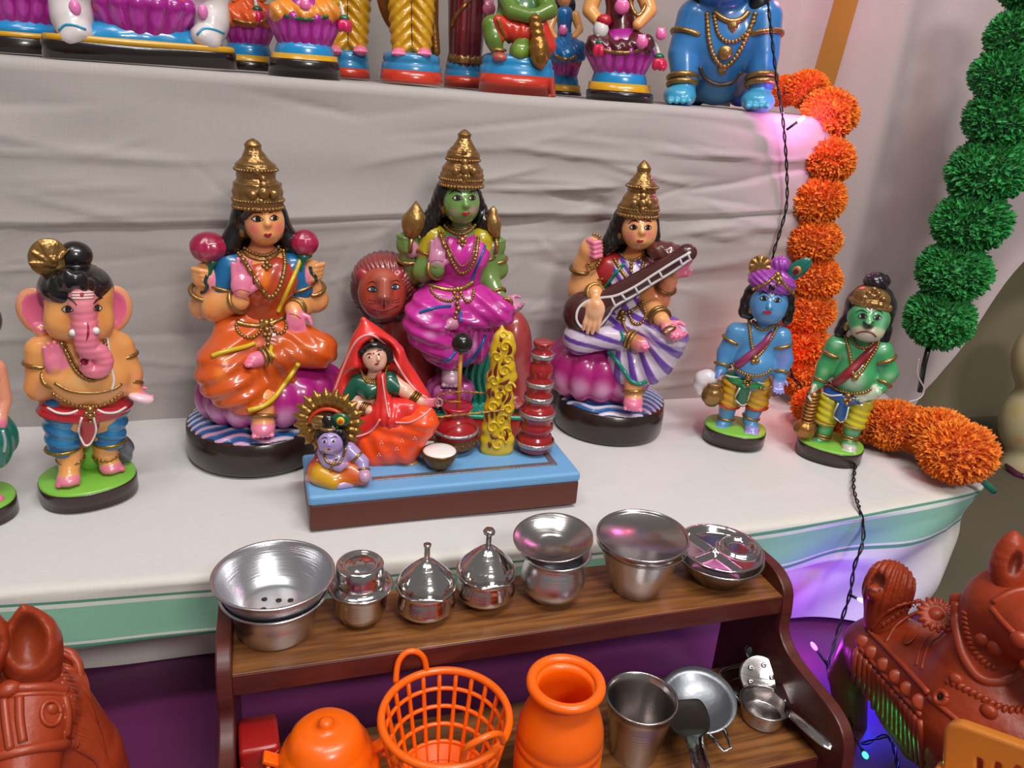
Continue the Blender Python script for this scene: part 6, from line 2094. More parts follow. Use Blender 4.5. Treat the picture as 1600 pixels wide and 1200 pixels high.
 k = Sc('#a894c8')
 k.ell(P(524, 716, dc), (22 * s, 16 * s, 18 * s), None, .007)
 ea, wa = P(512, 722, dc + 14), P(530, 730, dc + 20)
 k.chain([P(506, 706, dc), ea, wa], [10 * s, 9 * s, 7 * s], None, .005)
 k.chain([P(545, 702, dc), P(566, 722, dc + 6), P(568, 738, dc + 16)], [11 * s, 10 * s, 7 * s], None, .006)
 hand(k, None, P(534, 728, dc + 24), (1, -.1, .3), (0, 1, 0), 15 * s, '#c09ac4', curl=.3, k=.0012)
 k.ell(P(570, 744, dc + 22), (9 * s, 10 * s, 9 * s), '#c896b8', .004)
 k.chain([P(548, 752, dc + 18), P(530, 757, dc + 26)], [9 * s, 7 * s], '#cfa6cc', .005)
 k.build('child', f.o, .0013)
 rb = Sc('#d2701e')
 rb.ell(P(528, 740, dc), (44 * s, 30 * s, 20 * s), None, .008)
 rb.chain([P(505, 742, dc + 12), P(520, 752, dc + 22)], [16 * s, 12 * s], '#d8a01e', .006)
 rb.chain([P(550, 738, dc + 8), P(566, 746, dc + 16)], [18 * s, 12 * s], '#cf5a20', .006)
 rb.chain([P(500, 712, dc - 12), P(492, 748, dc - 4)], [8 * s, 14 * s], '#b02a34', .008, disp=lambda p: .0006 * np.sin(p[..., 0] * 900))
 rb.paint(P(520, 735, dc + 30), (20 * s, 16 * s, 14 * s), '#c8401e', .9, a=.6)
 rb.build('robe', f.o, .0013)
 kh = Sc('#a890c6')
 kh.ell(P(517, 690, dc + 8), (19 * s, 18 * s, 19 * s), None, .006)
 kh.chain([P(514, 691, dc + 24), P(514, 695, dc + 26)], [1.3 * s, 2.2 * s], None, .003)
 kh.paint(P(514, 704, dc + 24), (10 * s, 10 * s, 8 * s), '#e6c8d8', .9, a=.8)
 kh.build('head', f.o, .0011)
 face(f, kh, [(507, 690, 3.8, 2, 6, 0), (521, 689, 3.8, 2, -6, 0)], [[(502, 686), (507, 683.5), (512, 685)], [(517, 684.5), (522, 682), (527, 684)]], [(511, 702), (514, 701), (517, 702), (514, 704)], brow_r=.7, lid=False)
 kr = Sc('#0e0b0d')
 kr.ell(P(519, 680, dc), (24 * s, 18 * s, 16 * s), None, .005)
 for x, y in ((499, 684), (503, 677), (512, 674), (522, 673), (532, 676), (537, 684), (538, 692)):
  kr.ell(P(x, y, dc + 10), (5.5 * s, 5 * s, 6 * s), None, .002)
 kr.ell(P(513, 658, dc + 2), (11 * s, 10 * s, 12 * s), None, .004)
 kr.ell(P(515, 697, dc + 26), (16 * s, 18 * s, 15 * s), None, .003, sub=True)
 kr.build('hair', f.o, .0012)
 MB().add(*tubeVF([P(514, 667, dc + 4) + s * np.array([11 * cos(a), 11 * sin(a), 0]) for a in np.linspace(0, 2 * pi, 20, endpoint=False)], 2.6 * s, 8, True)).build('hair_band', GOLD(), f.o)
 hc = P(514, 658, dc - 14)
 ha = Sc('#9a7434').ell(hc, (36 * s, 5 * s, 36 * s), None, .004)
 for i in range(19):
  a = 2 * pi * i / 19
  d = np.array([cos(a), 0, sin(a)])
  ha.chain([hc + d * 30 * s, hc + d * 40 * s, hc + d * 51 * s], [6 * s, 7 * s, 1.4 * s], None, .002)
  ha.ell(hc + d * 31 * s + np.array([0, -5 * s, 0]), 3 * s, None, .001)
  ha.cap(hc + d * 34 * s + np.array([0, -5 * s, 0]), hc + d * 46 * s + np.array([0, -4 * s, 0]), 1.4 * s, .8 * s, None, .001)
 hal = ha.build('halo', f.o, .0013, gold('#a07838'))
 th = np.linspace(0.1, pi - .1, 20)
 MB().add(*tubeVF([hc + s * np.array([26 * cos(a), -8, 26 * sin(a) - 4]) for a in th], 3 * s, 8)).build('halo_arc', flat('#c83a1c', .4), hal)
 fe = Sc('#0f5a3c').ell(P(532, 656, dc + 4), (13 * s, 5 * s, 11 * s), None, .003)
 fo = fe.build('peacock_feather', f.o, .0012)
 f.patch('feather_eye', fe, oval(532, 658, 6.5, 6.5), flat('#e0c020', .4), fo, off=.0004, rings=2, n=2)
 f.patch('feather_eye', fe, oval(532, 659, 3.6, 3.6), flat('#e0501a', .4), fo, off=.0009, rings=2, n=2)
 lo = Sc('#a88a50').ell(P(500, 660, dc + 4), (13 * s, 5 * s, 11 * s), None, .003, disp=lambda p: .0006 * np.sin(p[..., 2] * 900))
 lo.build('side_ornament', f.o, .0013, GOLD())
 bangle(f, 'bangle', ea, wa, .6, 9 * s, 1.8 * s, GOLD())
 bangle(f, 'bangle', P(545, 702, dc), P(566, 722, dc + 6), .6, 11 * s, 2 * s, GOLD())
 bangle(f, 'bangle', P(566, 722, dc + 6), P(568, 738, dc + 16), .8, 8.5 * s, 1.8 * s, GOLD())
 f.line('necklace', [k, kh], [(504, 706), (512, 722), (530, 724), (541, 700)], 2 * s, GOLD(), off=.0006)
 return f

churning_scene()
# ------------------------------------------------------------ the row of figurines on the upper step
def upfig(name, label, px, Y, turn=0.0, group=None):
 x = hity(px, 100, Y)[0]
 return Fig(name, label, 'figurine', base=(x, Y, ZU - 0.005 * x + 0.0045), turn=turn, group=group)

def band(f, name, cx, rows, mat, parent=None, d=0, depth=.8, seg=40):
 """Lofted ring between pixel rows (py, half width); centre column cx."""
 cs = [f.P(cx, y, d) for y, w in rows]
 if rows[0][0] > 75 and name.startswith('base'):
  cs[0][2] = 0.0
 w = np.array([w for y, w in rows]) * f.s
 return MB().add(*loftVF(cs, w, w * depth, seg)).build(name, mat, parent or f.o)

def tiered(f, cx, rows, cols, depth=.8, d=0):
 """rows: list of row lists, one per painted band from the ground up."""
 names = ['base', 'base_band', 'base_rim', 'base_collar']
 root = None
 for i, (r, c) in enumerate(zip(rows, cols)):
  o = band(f, names[min(i, 3)], cx, r, flat(c, .28, 0, .5, (40, .2)), root, d, depth)
  root = root or o

def lotus(f, cx, y0, y1, w0, w1, d=0, depth=.8, col='#a01a86', pale='#c640b4', n=9):
 s = f.s
 l = Sc(col)
 top, bot = f.P(cx, y0, d), f.P(cx, y1, d)
 l.chain([bot, top], [w1 * .72 * s, w0 * .8 * s], None, .004)
 l.ell(top, (w0 * s, w0 * depth * s, (y1 - y0) * .35 * s), None, .004)
 for i in range(n):
  a = radians(-180 + (i + .5) * 180 / n)
  dr = np.array([cos(a), depth * sin(a), 0])
  p0, p1 = bot + dr * w1 * .8 * s, top + dr * w0 * .92 * s
  r = pi * w0 / n * .52 * s
  l.cap(p0, p1, r * .9, r, None, .002)
  l.paint((p0 * .45 + p1 * .55) + dr * r, (r * .85, r, (y1 - y0) * .42 * s), pale, .5)
 return l.build('lotus_seat', f.o, .0016)

def robed_top(f, cx, yw, w, robe, skin, d=0, crown_col='#b08a48', ys=1.0, crownless=False, hair='#100c0e'):
 """Waist-up body above the frame's edge: torso, arms, head, hair and crown."""
 P, s = f.P, f.s
 k = w / 40.0
 t = Sc(robe)
 t.chain([P(cx, yw, d), P(cx, yw - 45 * k, d), P(cx, yw - 85 * k, d)], [.62 * w * s, .5 * w * s, .62 * w * s], None, .012)
 t.build('robe_top', f.o, .0024)
 b = Sc(skin)
 b.cap(P(cx, yw - 88 * k, d), P(cx, yw - 118 * k, d), 11 * k * s, 10 * k * s, None, .006)
 b.ell(P(cx, yw - 142 * k, d + 4), (22 * k * s, 23 * k * s, 27 * k * s), None, .006)
 for m in (-1, 1):
  b.chain([P(cx + m * 32 * k, yw - 82 * k, d), P(cx + m * 46 * k, yw - 40 * k, d + 6), P(cx + m * 28 * k, yw - 18 * k, d + 22)], np.array([14, 11, 8]) * k * s, None, .006)
 b.build('upper_body', f.o, .0022)
 h = Sc(hair)
 h.ell(P(cx, yw - 146 * k, d - 6), (27 * k * s, 22 * k * s, 30 * k * s), None, .006)
 h.ell(P(cx, yw - 110 * k, d - 16), (34 * k * s, 12 * k * s, 34 * k * s), None, .01)
 h.build('hair', f.o, .0024)
 if not crownless:
  cs = [P(cx, yw - q * k, d) for q in (158, 175, 200, 222, 240)]
  MB().add(*loftVF(cs, np.array([26, 26, 20, 11, 2]) * k * s, np.array([25, 25, 19, 10, 2]) * k * s, 28)).build('crown', gold(crown_col), f.o)

BLK, YEL, BLU, RED = '#1d1214', '#d19a18', '#1b86c4', '#c0341e'

def lotus_lady(px, Y, cx, b, ye, bl, lo, w, label, legs, hem, robe, skin='#e8a25c', extras=None, turn=0, d=0):
 f = upfig('lotus_seat_figurine', label, px, Y, turn, 'lotus-seat figurines on the upper step')
 P, s = f.P, f.s
 tiered(f, cx, [[(b[1], w * 1.0), (b[1] - 4, w * 1.03), (b[0] + 3, w * 1.02), (b[0], w * .97)], [(b[0] + 1, w * .98), (ye[0], w * .94)], [(ye[0] + 1, w * .93), ((bl[0] + bl[1]) / 2, w * .82), (bl[0], w * .74)]], (BLK, YEL, BLU), .85)
 lotus(f, cx, lo[0], lo[1], w * .98, w * .76)
 l = Sc(legs)
 wv = lambda p: .0009 * np.sin(p[..., 0] * 420 + p[..., 2] * 300)
 l.ell(P(cx, lo[0] - 8, 0), (w * .85 * s, w * .7 * s, 18 * s), None, .008, disp=wv)
 for m in (-1, 1):
  l.chain([P(cx + m * w * .2, lo[0] - 20, 8), P(cx + m * w * .72, lo[0] - 12, 22)], [18 * s, 15 * s], None, .008, disp=wv)
  l.chain([P(cx + m * w * .72, lo[0] - 10, 22), P(cx + m * w * .05, lo[0] - 6, 36)], [14 * s, 10 * s], None, .008, disp=wv)
 l.build('crossed_legs', f.o, .0016)
 f.line('hem', l, [(cx - w * .6, lo[0] - 6), (cx - w * .2, lo[0] - 1), (cx + w * .3, lo[0]), (cx + w * .7, lo[0] - 5)], 2.6 * s, hem, off=.0006)
 robed_top(f, cx, lo[0] - 25, w * .8, robe, skin)
 if extras:
  extras(f)
 return f

def flowerhold(f, x, y, petal, d=30, up=False):
 s = f.s
 g = Sc('#0f5a3a').ell(f.P(x, y - 9, d), (8 * s, 7 * s, 5 * s), None, .003)
 g.cap(f.P(x, y - 10, d), f.P(x - 6, y - 34, d - 6), 3 * s, 2.4 * s, '#cfc8c4', .003)
 o = g.build('flower_stalk', f.o, .0014)
 q = Sc(petal).ell(f.P(x, y, d), (10 * s, 9 * s, 9 * s), None, .003)
 for i in range(5):
  a = 2 * pi * i / 5
  q.ell(f.P(x, y + 4, d) + np.array([7 * cos(a), 7 * sin(a), 0]) * s, (5 * s, 5 * s, 8 * s), None, .002)
 q.build('flower', o, .0013)

def handspot(f, x, y, d, col='#e86aa8', dark=False, r=8):
 s = f.s
 h = Sc(col).ell(f.P(x, y, d), (r * s, r * .7 * s, r * s), None, .003)
 for i in range(4):
  h.cap(f.P(x - r * .5 + i * r * .33, y - r * .3, d + 3), f.P(x - r * .6 + i * r * .4, y - r * 1.3, d + 2), r * .2 * s, r * .15 * s, None, .0012)
 h.build('hand', f.o, .0012)

# 1 far left
lotus_lady(36, 1.20, 36, (58, 84), (51, 59), (33, 52), (-6, 34), 60, 'clay figurine on a magenta lotus cut by the left frame edge of the upper step', '#b8204a', GOLD(), '#a82a50')

# 2 wide plinth with two white elephants
def elephants():
 f = upfig('elephant_pair_figurine', 'wide black-based clay figurine with two white elephants flanking a lotus', 225, 1.128, turn=-6)
 P, s = f.P, f.s
 c = P(225, 96, 0)
 o = spline([(-128, -36), (-60, -50), (60, -50), (128, -36), (134, 10), (100, 40), (-100, 40), (-134, 10)], 5, True) * s
 b = MB().add(*slabVF(o, 0, 25 * s, .003)).build('base', flat(BLK, .2, 0, .6, (40, .25)), f.o)
 MB().add(*slabVF(o * .985, 25 * s - .001, 33 * s, .003)).build('base_band', flat(YEL, .28, 0, .5, (40, .25)), b)
 w = Sc('#1787c2')
 w.ell((0, 0, 33 * s), (120 * s, 42 * s, 14 * s), None, .006, disp=lambda p: .001 * np.sin(p[..., 0] * 200 + p[..., 1] * 160))
 w.ell((0, -6 * s, 38 * s), (84 * s, 36 * s, 26 * s), None, .01)
 w.build('water', b, .0018)
 lotus(f, 224, 8, 50, 74, 56, 0, .7, n=8)
 for m, ex in ((-1, 112), (1, 328)):
  y = 40 if m < 0 else 46
  e = Sc('#d9d0cf')
  e.ell(P(ex, y - 22, 4), (30 * s, 34 * s, 44 * s), None, .012)
  e.chain([P(ex + m * 4, y - 8, 22), P(ex + m * 2, y + 18, 34)], [20 * s, 15 * s], None, .01)
  e.ell(P(ex - m * 12, y + 10, 30), (18 * s, 22 * s, 16 * s), None, .008)
  e.ell(P(ex - m * 6, y - 70, 14), (26 * s, 28 * s, 30 * s), None, .01)
  e.chain([P(ex - m * 10, y - 66, 36), P(ex - m * 16, y - 92, 46), P(ex - m * 10, y - 118, 42)], [12 * s, 9 * s, 6 * s], None, .008, n=3)
  for q in (-1, 1):
   e.ell(P(ex - m * 2 + q * 24, y - 62, 12), (9 * s, 8 * s, 22 * s), None, .005)
  e.build('elephant', f.o, .0018)
  MB().add(*sphVF(P(ex - m * 1 + (4 if m < 0 else -10), y - 28, 40), np.array([8, 5, 11]) * s)).build('ear_lining', flat('#e07ab4', .3, 0, .4), f.o)
  f.line('anklet', e, [(ex - 20, y + 8), (ex - 10, y - 1), (ex + 6, y), (ex + 22, y + 6)], 1.8 * s, flat('#2a9ac4', .3), off=.0004)
 l = Sc('#d0561e')
 l.ell(P(224, 2, 6), (66 * s, 46 * s, 14 * s), None, .008)
 for m in (-1, 1):
  l.chain([P(224 + m * 10, -8, 10), P(224 + m * 56, 0, 24), P(224, 4, 40)], [16 * s, 14 * s, 10 * s], None, .006)
 l.build('crossed_legs', f.o, .002)
 f.line('hem', l, [(178, 2), (200, 7), (230, 8), (256, 6), (270, 2)], 3.4 * s, GOLD(), off=.001)
 robed_top(f, 224, -14, 44, '#b8202a', '#e8a25c')
 for x, y in ((158, 6), (286, 8)):
  p = Sc('#c81a5a').ell(P(x, y, 24), (12 * s, 12 * s, 14 * s), None, .004)
  p.build('red_tassel', f.o, .0018)

elephants()
lotus_lady(388, 1.225, 388, (95, 112), (86, 96), (66, 88), (36, 68), 40, 'clay figurine in an orange robe on a lotus behind a larger lotus figurine', '#d2521c', GOLD(), '#c84a1c', extras=lambda f: flowerhold(f, 402, 24, '#d01858', 34), d=0)

def ex4(f):
 flowerhold(f, 538, 38, '#d0185a', 26)
 handspot(f, 477, 8, 44)
 f.line('robe_edge', [Sc().ell(f.P(477, 20, 0), .02)], [(452, 0), (455, 8)], 1.5 * f.s, flat('#0f6a40')) if False else None

lotus_lady(476, 1.122, 476, (93, 126), (85, 95), (66, 88), (30, 68), 53, 'clay figurine in a yellow-orange robe on the frontmost magenta lotus seat', '#e08a2a', flat('#2c5a38', .3, 0, .4), '#dc7a22', extras=ex4)

# standing figures in yellow
def standing(px, Y, cx, yb, w, label, robe, pale, turn=0, gold_back=True):
 f = upfig('standing_figurine', label, px, Y, turn, 'standing figurines on red and blue bases')
 P, s = f.P, f.s
 tiered(f, cx, [[(yb, w), (yb - 2, w * 1.02), (yb - 17, w * 1.0)], [(yb - 16, w * .99), (yb - 26, w * .97), (yb - 29, w * .9), (yb - 31, w * .93), (yb - 40, w * .92), (yb - 44, w * .8)]], (RED, '#2c7fb0'), .9)
 r = Sc(robe)
 chev = lambda p: .0012 * np.sin(p[..., 2] * 420 + np.abs(p[..., 0] - P(cx, 50, 0)[0]) * 420)
 for m in (-1, 1):
  r.chain([P(cx + m * 14, yb - 54, 6), P(cx + m * 17, yb - 120, 4), P(cx + m * 16, yb - 170, 0)], [17 * s, 19 * s, 24 * s], None, .003, disp=chev)
  for k in range(6):
   r.paint(P(cx + m * (22 - 0), yb - 60 - 20 * k, 26), (7 * s, 10 * s, 4 * s), pale, .8, rotm(0, -m * 35, 0), .8)
 r.build('robe', f.o, .0016)
 f.line('robe_fold', r, [(cx + 1, yb - 56), (cx, yb - 90), (cx, yb - 125)], 1.1 * s, flat('#5a2c12'), off=0.0)
 ft = Sc('#e8749a')
 for m in (-1, 1):
  c = P(cx + m * 20, yb - 44, 22)
  ft.ell(c, (11 * s, 16 * s, 8 * s), None, .003)
  toes(ft, c + np.array([0, -13 * s, -1 * s]), s, 1, '#e8749a', 4.4)
 ft.build('feet', f.o, .0014)
 if gold_back:
  g = Sc('#8a5a26')
  g.ell(P(cx - 32, yb - 130, -14), (22 * s, 8 * s, 50 * s), None, .006, rotm(0, -14, 0))
  g.chain([P(cx + 30, yb - 160, -12), P(cx + 34, yb - 90, -12), P(cx + 38, yb - 46, -10)], [12 * s, 8 * s, 7 * s], None, .006)
  g.build('golden_mantle', f.o, .002, gold('#8a5a26'))
 robed_top(f, cx, yb - 175, 40, robe, '#4f8fc4')
 return f

standing(543, 1.23, 543, 123, 34, 'yellow-robed standing figurine half hidden behind a lotus figurine', '#c8920e', '#e2c850', gold_back=False)
standing(643, 1.16, 643, 127, 47, 'yellow-robed standing figurine with a golden mantle on a red and blue base', '#c8920e', '#e2c850')

def maroon():
 f = upfig('standing_figurine', 'standing figurine in a dark maroon saree with gold hem on the upper step', 727, 1.225, 0, 'standing figurines on red and blue bases')
 P, s = f.P, f.s
 cx, w = 727, 33
 tiered(f, cx, [[(139, w), (137, w * 1.02), (119, w)], [(120, w * .99), (112, w * .97), (109, w * .9), (107, w * .94), (99, w * .9), (96, w * .8)]], (RED, '#2c7fb0'), .9)
 r = Sc('#5c0f1a')
 r.chain([P(728, 94, 4), P(729, 50, 4), P(731, 0, 0), P(731, -40, 0)], [25 * s, 28 * s, 31 * s, 26 * s], None, .006, disp=lambda p: .0009 * np.sin(p[..., 0] * 700))
 r.paint(P(722, 40, 30), (8 * s, 12 * s, 50 * s), '#7a1a24', .9)
 r.build('saree', f.o, .0018)
 h = MB().add(*loftVF([P(728, 99, 4), P(728, 92, 4), P(728, 86, 4)], np.array([28, 27, 26]) * s, np.array([27, 26, 25]) * s, 48, lambda th, t: .06 * np.sin(th * 16)))
 h.build('gold_hem', GOLD(), f.o)
 f.line('saree_border', r, [(735, -2), (725, 10), (713, 24), (705, 42)], 3.2 * s, gold('#a0703a'), off=.0005)
 handspot(f, 764, 14, 26, '#e8789c', r=10)
 robed_top(f, 731, -45, 40, '#5c0f1a', '#e8a25c')

maroon()

def kneeling():
 f = upfig('kneeling_figurine', 'green-limbed kneeling figurine with a golden mace on a red and blue base', 810, 1.125)
 P, s = f.P, f.s
 cx, w = 808, 60
 tiered(f, cx, [[(149, w), (147, w * 1.01), (117, w * .98)], [(118, w * .975), (106, w * .96), (103, w * .9), (100, w * .92), (90, w * .88), (86, w * .76)]], (RED, '#1f84bc'), .8)
 gr = '#5d7a2a'
 b = Sc(gr)
 b.chain([P(790, 40, 4), P(768, 40, 20), P(772, 62, 26)], [16 * s, 15 * s, 13 * s], None, .006)
 b.chain([P(772, 60, 26), P(778, 84, 26)], [13 * s, 9 * s], None, .005)
 b.ell(P(782, 90, 34), (12 * s, 14 * s, 7 * s), '#b0564a', .004)
 b.chain([P(826, 52, 6), P(814, 78, 30)], [18 * s, 15 * s], None, .006)
 b.ell(P(812, 80, 36), (15 * s, 12 * s, 13 * s), None, .005)
 b.chain([P(846, 70, 2), P(852, 84, -6)], [14 * s, 10 * s], None, .006)
 b.ell(P(812, 18, 0), (34 * s, 22 * s, 36 * s), '#3c6a3a', .01)
 b.chain([P(790, -6, 4), P(800, 18, 28), P(830, 26, 34)], [13 * s, 12 * s, 10 * s], None, .005)
 b.chain([P(844, -10, 4), P(858, 16, 22), P(840, 24, 34)], [13 * s, 13 * s, 10 * s], None, .005)
 b.paint(P(812, 80, 50), (14 * s, 14 * s, 12 * s), '#7a9a34', .8)
 b.build('body', f.o, .0016)
 c = Sc('#c8301a')
 c.chain([P(800, 46, 16), P(778, 32, 30), P(784, 60, 30)], [15 * s, 8 * s, 6 * s], None, .006)
 c.ell(P(820, 52, 16), (32 * s, 22 * s, 18 * s), None, .008, disp=lambda p: .0008 * np.sin(p[..., 0] * 600))
 c.chain([P(846, 40, 20), P(856, 72, 14)], [10 * s, 13 * s], None, .006)
 c.build('waist_cloth', f.o, .0016)
 f.line('cloth_border', c, [(778, 30), (784, 46), (792, 62), (796, 66)], 2.6 * s, gold('#a0703a'), off=.001)
 m = Sc('#9a6c30')
 m.chain([P(836, 30, 40), P(842, 70, 40)], [9 * s, 11 * s], None, .004, disp=lambda p: .0006 * np.sin(p[..., 2] * 700))
 m.chain([P(842, 78, 40), P(843, 90, 40), P(844, 106, 38)], [15 * s, 14 * s, 4 * s], None, .006, n=3)
 m.build('mace', f.o, .0015, gold('#9a6c30'))
 MB().add(*tubeVF([P(778, 78, 26) + s * np.array([11 * cos(a), 11 * sin(a), 0]) for a in np.linspace(0, 2 * pi, 18, endpoint=False)], 2.4 * s, 6, True)).build('anklet', GOLD(), f.o)
 robed_top(f, 818, -14, 38, gr, gr)

kneeling()
lotus_lady(884, 1.24, 882, (142, 152), (132, 143), (116, 134), (92, 118), 26, 'small blue-robed figurine on a lotus mostly hidden behind the kneeling figurine', '#1768a8', GOLD(), '#1a6aa8', extras=lambda f: (flowerhold(f, 897, 92, '#d8146a', 20), handspot(f, 880, 48, 22, r=7)))

def ex10(f):
 s = f.s
 flowerhold(f, 937, 76, '#d01848', 34)
 flowerhold(f, 1030, 98, '#d01848', 30)
 MB().add(*sphVF(f.P(939, 46, 26), np.array([12, 10, 15]) * s)).build('white_flower', flat('#d8d2d0', .4, 0, .3), f.o)
 MB().add(*sphVF(f.P(944, 32, 26), np.array([12, 10, 9]) * s)).build('red_flower', flat('#b8182c', .4, 0, .3), f.o)
 handspot(f, 1003, 66, 52, r=9)
 handspot(f, 972, 10, 34, r=11)
 handspot(f, 1033, 54, 32, r=8)
 f.line('necklace', [Sc().ell(f.P(992, 20, 0), .02)], [(984, -4), (988, 14), (997, 24), (1006, 14), (1010, -4)], 3 * s, GOLD(), off=.002)

lotus_lady(975, 1.125, 968, (142, 162), (130, 144), (110, 134), (82, 114), 51, 'maroon-robed figurine on a magenta lotus beside the blue crawling child', '#521420', GOLD(), '#5a1420', extras=ex10)

def crawling_child():
 f = upfig('crawling_figurine', 'blue crawling child figurine with gold chains at the end of the upper step', 1122, 1.14)
 P, s = f.P, f.s
 skin = '#2f77b8'
 b = Sc(skin)
 b.ell(P(1128, 60, 0), (62 * s, 40 * s, 62 * s), None, .015)
 b.ell(P(1122, 110, -30), (52 * s, 44 * s, 52 * s), '#2a6c9c', .015)
 for sx, ex, hx, hy, m in ((1088, 1068, 1062, 150, -1), (1190, 1192, 1184, 158, 1)):
  b.chain([P(sx, 30, 4), P(ex, 84, 14), P(ex + m * -2, 128, 24)], [30 * s, 24 * s, 19 * s], None, .01)
  b.ell(P(hx, hy, 34), (25 * s, 26 * s, 17 * s), '#3f9cc4', .008)
  for i in range(4):
   b.cap(P(hx - 14 + 9 * i, hy + 4, 52), P(hx - 15 + 10 * i, hy + 8, 62), 5 * s, 4.4 * s, '#4aa8cc', .002)
 for m in (-1, 1):
  b.ell(P(1122 + m * 36, 140, -60), (26 * s, 40 * s, 26 * s), '#2a6c9c', .01)
 b.cap(P(1130, 14, 8), P(1132, -16, 14), 24 * s, 22 * s, None, .01)
 b.ell(P(1134, -52, 24), (54 * s, 50 * s, 54 * s), None, .01)
 for q, r, c in ((P(1128, 20, 40), (40, 20, 26), '#123f94'), (P(1165, 80, 40), (30, 20, 40), '#123a8c'), (P(1105, 75, 44), (26, 16, 40), '#4f92c8'), (P(1060, 90, 30), (20, 20, 30), '#5a98cc')):
  b.paint(q, np.array(r) * s, c, .9, a=.6)
 b.build('body', f.o, .0019)
 h = Sc('#0e0a0c')
 h.ell(P(1132, -62, 8), (60 * s, 50 * s, 56 * s), None, .01)
 for x, y in ((1098, -4), (1104, 6), (1188, 0), (1184, 12), (1092, -20), (1194, -18)):
  h.ell(P(x, y, 16), (15 * s, 14 * s, 17 * s), None, .006)
 h.ell(P(1136, -44, 66), (44 * s, 50 * s, 50 * s), None, .004, sub=True)
 h.build('hair', f.o, .002)
 bb = [b]
 f.beads('necklace', bb, [(1105, 22), (1107, 55), (1112, 80), (1122, 98), (1134, 104), (1146, 94), (1160, 72), (1172, 45), (1180, 22)], 4 * s, gold('#a07c48'), gap=1.4, cord=3 * s)
 f.beads('necklace_inner', bb, [(1116, 26), (1122, 52), (1134, 64), (1150, 64), (1166, 52), (1178, 34)], 3.2 * s, GOLD(), gap=1.5, cord=1.6 * s)
 f.line('collar', bb, [(1116, 18), (1128, 28), (1142, 33), (1158, 30), (1170, 18)], 4.6 * s, GOLD())
 m = MB()
 for x, y, r in ((1145, 40, 8), (1139, 36, 4), (1151, 36, 4), (1145, 47, 4), (1133, 82, 11), (1128, 106, 7), (1129, 112, 5)):
  p = f.on(bb, [(x, y)], 0.0, raw=True)[0]
  m.add(*sphVF(p, np.array([r, r * .5, r]) * s, 14, 8))
 m.build('pendant', gold('#a07c48'), f.o)
 f.line('belly_chain', bb, [(1093, 104), (1102, 122), (1122, 132), (1145, 128), (1158, 112)], 3 * s, flat('#5a4430', .35, .4))
 for sx, y0, ex, y1, t, r, r2 in ((1088, 30, 1068, 84, .5, 28, 4), (1190, 30, 1192, 84, .5, 28, 4), (1068, 84, 1066, 128, .95, 20.5, 4.5), (1192, 84, 1190, 128, .95, 20.5, 4.5)):
  bangle(f, 'armlet' if r > 25 else 'bangle', P(sx, y0, 4 if y0 < 50 else 14), P(ex, y1, 14 if y0 < 50 else 24), t, r * s, r2 * s, gold('#a07c48'), double=r < 25)
 return f

crawling_child()

# partial figurine at the left frame edge on the lower step
def edge_figurine():
 f = Fig('edge_figurine', 'green-based figurine in a teal skirt cut off by the left frame edge', 'figurine', -46, 806)
 P, s = f.P, f.s
 base_disc(f, 0, 0, 65, 56, 27, GREEN_TOP)
 k = Sc('#12705e')
 k.ell(P(-42, 690, 4), (58 * s, 44 * s, 56 * s), None, .01, disp=lambda p: .0012 * np.sin(np.arctan2(p[..., 0] - P(-42, 690, 4)[0], -p[..., 1] + .05) * 22))
 k.chain([P(-42, 640, 4), P(-40, 590, 4)], [30 * s, 34 * s], '#a02a50', .01)
 k.build('skirt', f.o, .002)
 b = Sc('#e89a7c')
 for x in (-70, -20):
  b.chain([P(x, 730, 6), P(x, 770, 8)], [15 * s, 12 * s], None, .006)
  b.ell(P(x + 4, 780, 18), (14 * s, 18 * s, 8 * s), '#e8789c', .005)
 b.chain([P(-20, 785, 24), P(-2, 780, 26)], [9 * s, 8 * s], '#e8789c', .004)
 for m in (-1, 1):
  b.chain([P(-41 + m * 34, 575, 4), P(-41 + m * 46, 625, 8), P(-41 + m * 40, 655, 20)], [14 * s, 12 * s, 10 * s], None, .006)
 b.ell(P(0, 662, 24), (9 * s, 9 * s, 12 * s), '#e8789c', .004)
 b.cap(P(-40, 560, 4), P(-40, 540, 4), 12 * s, 11 * s, None, .006)
 b.ell(P(-40, 508, 8), (30 * s, 30 * s, 34 * s), None, .006)
 b.build('body', f.o, .0018)
 h = Sc('#100c0e').ell(P(-42, 500, -2), (36 * s, 32 * s, 36 * s), None, .006)
 h.ell(P(-42, 464, 0), (20 * s, 18 * s, 16 * s), None, .004)
 h.build('hair', f.o, .002)
 f.line('skirt_border', k, [(4, 672), (8, 690), (6, 706)], 2.6 * s, flat('#b8c8cc', .3, .5), off=.0006)

edge_figurine()
# ------------------------------------------------------------ wooden toy-kitchen rack and its utensils
_A, _B = hitz(362, 1055, 0), hitz(1223, 931, 0)
RANG = math.atan2(_B[1] - _A[1], _B[0] - _A[0])
RL = float(np.linalg.norm(_B - _A))
ZL = -0.115

